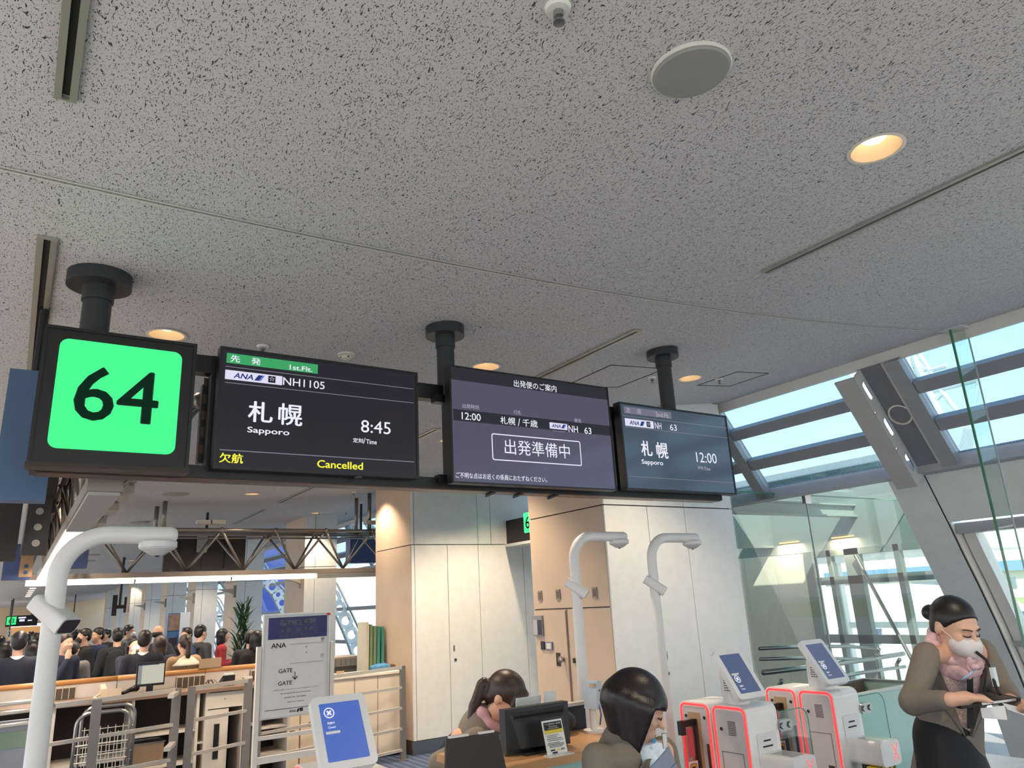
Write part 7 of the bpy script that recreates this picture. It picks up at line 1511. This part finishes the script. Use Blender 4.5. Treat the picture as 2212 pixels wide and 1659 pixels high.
cutw = lambda q: -(q[:, 1]*0.74+q[:, 2]*0.66+0.006)
sdf_part('hair', [('M', hmx, [('e', (0, 0.016, 0.038), (0.0795, 0.098, 0.090)), ('e', (0, 0.06, -0.02), (0.06, 0.045, 0.055))], 0.02, cutw), ('M', hmx, [('e', (-0.02, 0.118, 0.02), (0.036, 0.03, 0.034))], 0.01)], HAIRB, w1, 0.008, 0.008, world=True)
mk = sdf_part('face_mask', [('M', hmx, [('e', (0, -0.052, -0.048), (0.064, 0.066, 0.052)), ('c', (0, -0.108, -0.026), (0, -0.100, -0.07), 0.012, 0.016)], 0.02, lambda q: q[:, 1]+0.026, lambda q: q[:, 2]+0.006, lambda q: -0.096-q[:, 2])], M('mask_white', (226, 220, 220), 0.7, bump=(60, 0.15)), w1, 0.007, 0.006, world=True)
for s_ in (-1, 1): MB().tube([hmx @ Vector((0.058*s_, -0.045, -0.02)), hmx @ Vector((0.075*s_, -0.01, 0.0)), hmx @ Vector((0.082*s_, 0.02, 0.004))], 0.0018, 6).build('ear_loop', M('mask_white', (226, 220, 220), 0.7), mk)
for s_ in (-1, 1):
    MB().tube([hmx @ Vector((0.014*s_, -0.0925, 0.004)), hmx @ Vector((0.028*s_, -0.0915, -0.001)), hmx @ Vector((0.041*s_, -0.078, 0.002))], 0.0024, 6).build('eyelashes', M('lash', (38, 26, 24), 0.6), w1)
    MB().tube([hmx @ Vector((0.012*s_, -0.094, 0.026)), hmx @ Vector((0.030*s_, -0.0895, 0.030)), hmx @ Vector((0.043*s_, -0.076, 0.026))], 0.0026, 6).build('eyebrow', M('brow', (58, 42, 38), 0.7), w1)
SCP = M('scarf_pink', (222, 184, 188), 0.45, noise=(26, 0.28), bump=(45, 0.5)); nv = (hc-neck).normalized()
s1 = scarf(w1, neck+nv*0.040+Vector((0, 0.010, 0)), nv+fw*0.55, 0.069, SCP, at(2100, 1434, r=3.64), 0.026, 0.032)
s1b = scarf(w1, neck-nv*0.004+fw*0.012, nv+fw*0.5, 0.076, SCP, at(2106, 1440, r=3.64), 0.022, 0.034)
# lanyard, radio strap and badge
MB().tube([at(2104, 1446, r=3.63), at(2094, 1458, r=3.62), at(2078, 1468, r=3.62)], 0.0045, 6).build('lanyard', M('lanyard_blue', (176, 204, 228), 0.5), w1, smooth=True)
MB().tube([at(2108, 1408, r=3.650), at(2130, 1425, r=3.650), at(2142, 1450, r=3.639), at(2150, 1480, r=3.604), at(2160, 1500, r=3.568)], 0.006, 8).build('strap', TRIM, w1, smooth=True)
b_ = at(2146, 1462, r=3.627); MB().box(b_+Vector((-0.012, -0.01, -0.035)), b_+Vector((0.012, 0.004, 0.035))).build('badge_holder', M('badge_pale', (214, 224, 232), 0.2), w1)
# held tablet and papers (things of their own)
tb1 = thing('tablet', 'black cased tablet held level by the masked attendant', 'tablet', tuple(tabc))
p, q = at(2076, 1528, r=3.451), at(2205, 1511, r=3.557); up_ = Vector((0, 0, 1)); dd_ = (q-p); sd_ = dd_.cross(up_).normalized(); 
if sd_.dot(Vector((-0.9, -0.4, 0))) < 0: sd_ = -sd_
tp = [p, q, q+sd_*-0.20+up_*0.0, p+sd_*-0.20+up_*0.0]; tp = [v+Vector((0, 0, -0.006)) for v in tp]
MB().add(tp+[v+up_*0.012 for v in tp], [(3, 2, 1, 0), (4, 5, 6, 7), (0, 1, 5, 4), (1, 2, 6, 5), (2, 3, 7, 6), (3, 0, 4, 7)]).build('case', TRIM, tb1); ti = [tp[0].lerp(tp[2], 0.06)+up_*0.013, tp[1].lerp(tp[3], 0.06)+up_*0.013, tp[2].lerp(tp[0], 0.06)+up_*0.013, tp[3].lerp(tp[1], 0.06)+up_*0.013]; MB().add(ti, [(0, 1, 2, 3)]).build('screen', M('tablet_screen', (58, 56, 56), 0.1), tb1)
MB().bar(p.lerp(q, 0.35)+up_*0.002-sd_*0.002, p.lerp(q, 0.92)+up_*0.002-sd_*0.002, 0.006, 0.008).build('silver_edge', STEEL(), tb1)
for k, (a, b, c_, lab) in enumerate(((at(2118, 1530, r=3.487), at(2170, 1524, r=3.510), at(2150, 1558, r=3.498), 'white sheet of paper hanging below the held tablet'), (at(2165, 1518, r=3.522), at(2212, 1530, r=3.568), at(2205, 1545, r=3.557), 'folded white paper at the far end of the held tablet'))):
    d_ = c_-(a+b)/2; vs6 = [a, b, b+d_*1.0, a+d_*0.7]; nn = (b-a).cross(d_).normalized()*0.0012
    tag(MB().add(vs6+[v+nn for v in vs6], [(0, 1, 2, 3), (7, 6, 5, 4), (0, 4, 5, 1), (1, 5, 6, 2), (2, 6, 7, 3), (3, 7, 4, 0)]).build('paper_sheet', M('paper_white', (232, 232, 230), 0.5)), lab, 'paper')

# --- attendant with a black bob, head bowed in profile
w2 = thing('person', 'attendant with a chin-length black bob and pale blue scarf bowing over a tablet', 'person', tuple(at(1345, 1640, r=2.880).xy)+(0,))
fw2 = Vector((0.70, -0.72, 0)).normalized(); 
hip2 = at(1322, 1640, r=2.916); hip2.z = 0.86; neck2 = at(1358, 1600, r=2.880); hc2 = at(1375, 1528, r=2.856)
sd2 = Vector((-fw2.y, fw2.x, 0))     # her left
shR2, shL2 = at(1290, 1640, r=2.785), at(1432, 1625, r=2.975)
elR2, wrR2 = at(1300, 1790, r=2.689), at(1400, 1760, r=2.594); elL2, wrL2 = at(1462, 1760, r=2.951), at(1440, 1740, r=2.737)
neck2 = (shR2+shL2)/2+Vector((0, 0, 0.055))
h2 = HM(hc2, math.atan2(fw2.x, -fw2.y)+R(4), R(26), 0.98)
sk = [('M', h2, head_prims(True), 0.014), ('c', neck2-Vector((0, 0, 0.05)), hc2-fw2*0.02+Vector((0, 0, -0.06)), 0.05, 0.047), ('c', neck2-Vector((0, 0, 0.14)), hip2, 0.06, 0.07), ('c', shR2, elR2, 0.042, 0.036), ('c', elR2, wrR2, 0.036, 0.024), ('c', shL2, elL2, 0.042, 0.036), ('c', elL2, wrL2, 0.036, 0.024), ('c', shR2, shL2, 0.035, 0.035)]
sk += hand_prims(wrR2, Vector((0.6, -0.3, 0.2)), Vector((0, 0, 1)), -1, curl=0.5) + hand_prims(wrL2, Vector((-0.3, -0.6, 0.3)), Vector((0, 0, 1)), 1, curl=0.6)
shoes = legs(hip2, fw2, sk, None, 0.012)
sdf_part('body', sk, SKIN, w2, 0.0080, 0.015, world=True)
tm, L, bl, _ = uniform(w2, hip2, None, neck2, fw2, 0.5, 0.009, [(shR2, elR2, wrR2), (shL2, elL2, wrL2)], 0.40, 0.5, sk, shoes, hem=-0.10, wid=0.95)
sdf_part('blouse', [('M', tm, bl, 0.03)], M('blouse_navy', (36, 38, 92), 0.6, noise=(40, 0.25)), w2, 0.011, 0.03, world=True)
for s_ in (-1, 1): lapel(w2, tm, L, 0.40, s_, JKT)
sdf_part('skirt', [('c', hip2+Vector((0, 0, 0.06)), hip2+Vector((0, 0, -0.10)), 0.150, 0.168, 0.78), ('c', hip2+Vector((0, 0, -0.10)), Vector((hip2.x, hip2.y, 0.50)), 0.168, 0.15, 0.8)], SKT, w2, 0.016, 0.03, world=True, clip=[lambda p: 0.48-p[:, 2]])
sdf_part('shoes', shoes, TRIM, w2, 0.012, 0.01, world=True, clip=[lambda p: 0.004-p[:, 2]])
H2 = np.array(h2.inverted(), dtype=np.float32)
def facecut(p):                        # keep the face open: in front of the cheeks and below the fringe
    q = p@H2[:3, :3].T+H2[:3, 3]
    return np.minimum(np.minimum(-(q[:, 1]+0.058), 0.030-q[:, 2]), 0.2)
hd_ = [('M', h2, [('e', (0, 0.016, 0.036), (0.089, 0.106, 0.096)), ('e', (0, -0.05, 0.035), (0.072, 0.05, 0.05))], 0.02)]
cz = h2 @ Vector((0, 0.02, 0.0))
for lx, ly, ln in ((-0.078, -0.045, 0.135), (-0.084, -0.01, 0.15), (-0.084, 0.03, 0.155), (-0.075, 0.07, 0.15), (-0.04, 0.095, 0.145), (0, 0.10, 0.14), (0.04, 0.095, 0.145), (0.075, 0.07, 0.15), (0.084, 0.03, 0.155), (0.084, -0.01, 0.15), (0.078, -0.045, 0.12)):
    a = h2 @ Vector((lx, ly, 0.02)); hd_.append(('c', a, a+Vector((0, 0, -ln))+(cz-a)*0.12*Vector((1, 1, 0)).length/1.4, 0.026, 0.013))
hd_.append(('c', h2 @ Vector((0, 0.06, 0.0)), (h2 @ Vector((0, 0.06, 0.0)))+Vector((0, 0, -0.12)), 0.075, 0.05))
sdf_part('hair', hd_, hair_mat('hair_black_gloss', (13, 10, 12), (40, 28, 30)), w2, 0.0075, 0.022, clip=[facecut], world=True)
for s_ in (-1, 1): MB().tube([h2 @ Vector((0.014*s_, -0.0925, 0.004)), h2 @ Vector((0.028*s_, -0.0915, -0.001)), h2 @ Vector((0.046*s_, -0.080, 0.003))], 0.0026, 6).build('eyelashes', M('lash', (38, 26, 24), 0.6), w2)
MB().tube([h2 @ Vector((-0.018, -0.0875, -0.0605)), h2 @ Vector((0.0, -0.0915, -0.0600)), h2 @ Vector((0.018, -0.0875, -0.0605))], 0.0045, 8).build('lips', M('lips_rose', (176, 92, 90), 0.4), w2, smooth=True)
SCB = M('scarf_pale_blue', (206, 220, 232), 0.4, noise=(18, 0.22)); nv = Vector((0, 0, 1))
scarf(w2, neck2+Vector((0, 0, -0.012))+fw2*0.02, nv+fw2*0.45, 0.066, SCB, neck2+fw2*0.105+Vector((0, 0, -0.055)), 0.030)
sc2 = scarf(w2, neck2+Vector((0, 0, -0.035))+fw2*0.025, nv+fw2*0.5, 0.076, SCB, neck2+fw2*0.115+Vector((0, 0, -0.085)), 0.026)
b_ = at(1412, 1600, r=2.808); MB().lathe([(0.0, -0.003), (0.008, -0.003), (0.008, 0)], b_, 12, 'Y').build('pin_badge', M('pin_blue', (60, 130, 180), 0.3, 0.4), w2)
td = thing('tablet', 'blue-grey tablet case held up by the bob-haired attendant', 'tablet', tuple(at(1430, 1640, r=2.642)))
p, q, r_, s_ = at(1398, 1668, r=2.618), at(1446, 1613, r=2.642), at(1476, 1690, r=2.642), at(1420, 1760, r=2.618)
vs7 = [p, s_, r_, q]; nn = (q-p).cross(s_-p).normalized()*0.010
if nn.dot(Vector((-0.7, -0.7, 0.2))) > 0: nn = -nn
MB().add(vs7+[v+nn for v in vs7], [(0, 1, 2, 3), (7, 6, 5, 4), (0, 4, 5, 1), (1, 5, 6, 2), (2, 6, 7, 3), (3, 7, 4, 0)]).build('case', M('case_blue_grey', (122, 134, 152), 0.5), td); MB().bar(p.lerp(s_, 0.45), q.lerp(r_, 0.45), 0.003, 0.003).build('fold_line', M('case_fold', (96, 106, 124), 0.6), td)
wp = at(1438, 1617, r=2.666); MB().cyl(wp, wp+Vector((0, 0, 0.045)), 0.009, 12).build('pen_cap', STEEL(), td)

# --- attendant bent over the desk behind the monitor
w3 = thing('person', 'attendant with a low ponytail and pink scarf leaning over the gate desk behind the monitor', 'person', tuple(at(975, 1650, r=3.838).xy)+(0,))
fw3 = Vector((0.86, -0.5, 0)).normalized(); sd3 = Vector((-fw3.y, fw3.x, 0))
hip3 = at(1005, 1650, r=3.931); hip3.z = 0.88; hc3 = at(1092, 1508, r=3.791); neck3 = at(1050, 1556, r=3.802)
shR3 = neck3-sd3*0.155-fw3*0.05+Vector((0, 0, -0.055)); shL3 = neck3+sd3*0.155-fw3*0.03+Vector((0, 0, -0.055))
elR3, wrR3 = at(950, 1650, r=3.62), at(1030, 1690, r=3.45); elL3, wrL3 = shL3+fw3*0.12+Vector((0, 0, -0.20)), shL3+fw3*0.30+Vector((0, 0, -0.15))
h3 = HM(hc3, math.atan2(fw3.x, -fw3.y)-R(22), R(34), 0.97)
sk = [('M', h3, head_prims(True), 0.014), ('c', neck3-fw3*0.03-Vector((0, 0, 0.02)), hc3-fw3*0.03+Vector((0, 0, -0.045)), 0.05, 0.047), ('c', neck3-fw3*0.12-Vector((0, 0, 0.08)), hip3, 0.055, 0.07), ('c', shR3, elR3, 0.042, 0.036), ('c', elR3, wrR3, 0.036, 0.024), ('c', shL3, elL3, 0.042, 0.036), ('c', elL3, wrL3, 0.036, 0.024), ('c', shR3, shL3, 0.035, 0.035)]
sk += hand_prims(wrR3, fw3+Vector((0, 0, 0.1)), Vector((0, 0, 1)), -1, curl=0.5) + hand_prims(wrL3, fw3, Vector((0, 0, 1)), 1, curl=0.5)
shoes = legs(hip3, fw3, sk, None, 0.012)
sdf_part('body', sk, SKIN, w3, 0.0095, 0.016, world=True)
tm, L, bl, _ = uniform(w3, hip3, None, neck3, fw3, 0.5, 0.011, [(shR3, elR3, wrR3), (shL3, elL3, wrL3)], 0.5, 0.5, sk, shoes, hem=-0.12, wid=0.95)
sdf_part('blouse', [('M', tm, bl, 0.03)], TW, w3, 0.014, 0.03, world=True)
sdf_part('skirt', [('c', hip3+Vector((0, 0, 0.04)), hip3+Vector((0, 0, -0.10)), 0.150, 0.168, 0.78), ('c', hip3+Vector((0, 0, -0.10)), Vector((hip3.x, hip3.y, 0.50)), 0.168, 0.15, 0.8)], SKT, w3, 0.016, 0.03, world=True, clip=[lambda p: 0.48-p[:, 2]])
sdf_part('shoes', shoes, TRIM, w3, 0.012, 0.01, world=True, clip=[lambda p: 0.004-p[:, 2]])
sdf_part('hair', [('M', h3, [('e', (0, 0.016, 0.038), (0.083, 0.100, 0.092)), ('e', (0, 0.06, -0.02), (0.062, 0.045, 0.055)), ('c', (-0.05, -0.07, 0.06), (-0.07, -0.06, -0.03), 0.016, 0.010), ('c', (0.05, -0.07, 0.06), (0.07, -0.06, -0.03), 0.016, 0.010), ('c', (0.0, -0.075, 0.075), (0.04, -0.09, 0.03), 0.016, 0.010), ('c', (-0.02, -0.08, 0.07), (-0.04, -0.09, 0.03), 0.016, 0.010)], 0.015, lambda q: np.minimum(cutw(q), -(q[:, 2]-0.0+q[:, 1]*0.0)-0.04*0)), ('M', h3, [('e', (-0.03, 0.125, 0.0), (0.03, 0.026, 0.034)), ('c', (-0.03, 0.125, -0.01), (-0.07, 0.10, -0.10), 0.03, 0.026), ('c', (-0.07, 0.10, -0.10), (-0.09, 0.06, -0.21), 0.026, 0.016)], 0.01)], HAIRBR, w3, 0.009, 0.010, world=True)
scarf(w3, neck3+fw3*0.015+Vector((0, 0, 0.0)), Vector((0, 0, 1))+fw3*0.8, 0.068, M('scarf_rose', (206, 160, 170), 0.5, noise=(14, 0.2)), neck3+fw3*0.10+Vector((0, 0, -0.055)), 0.032)
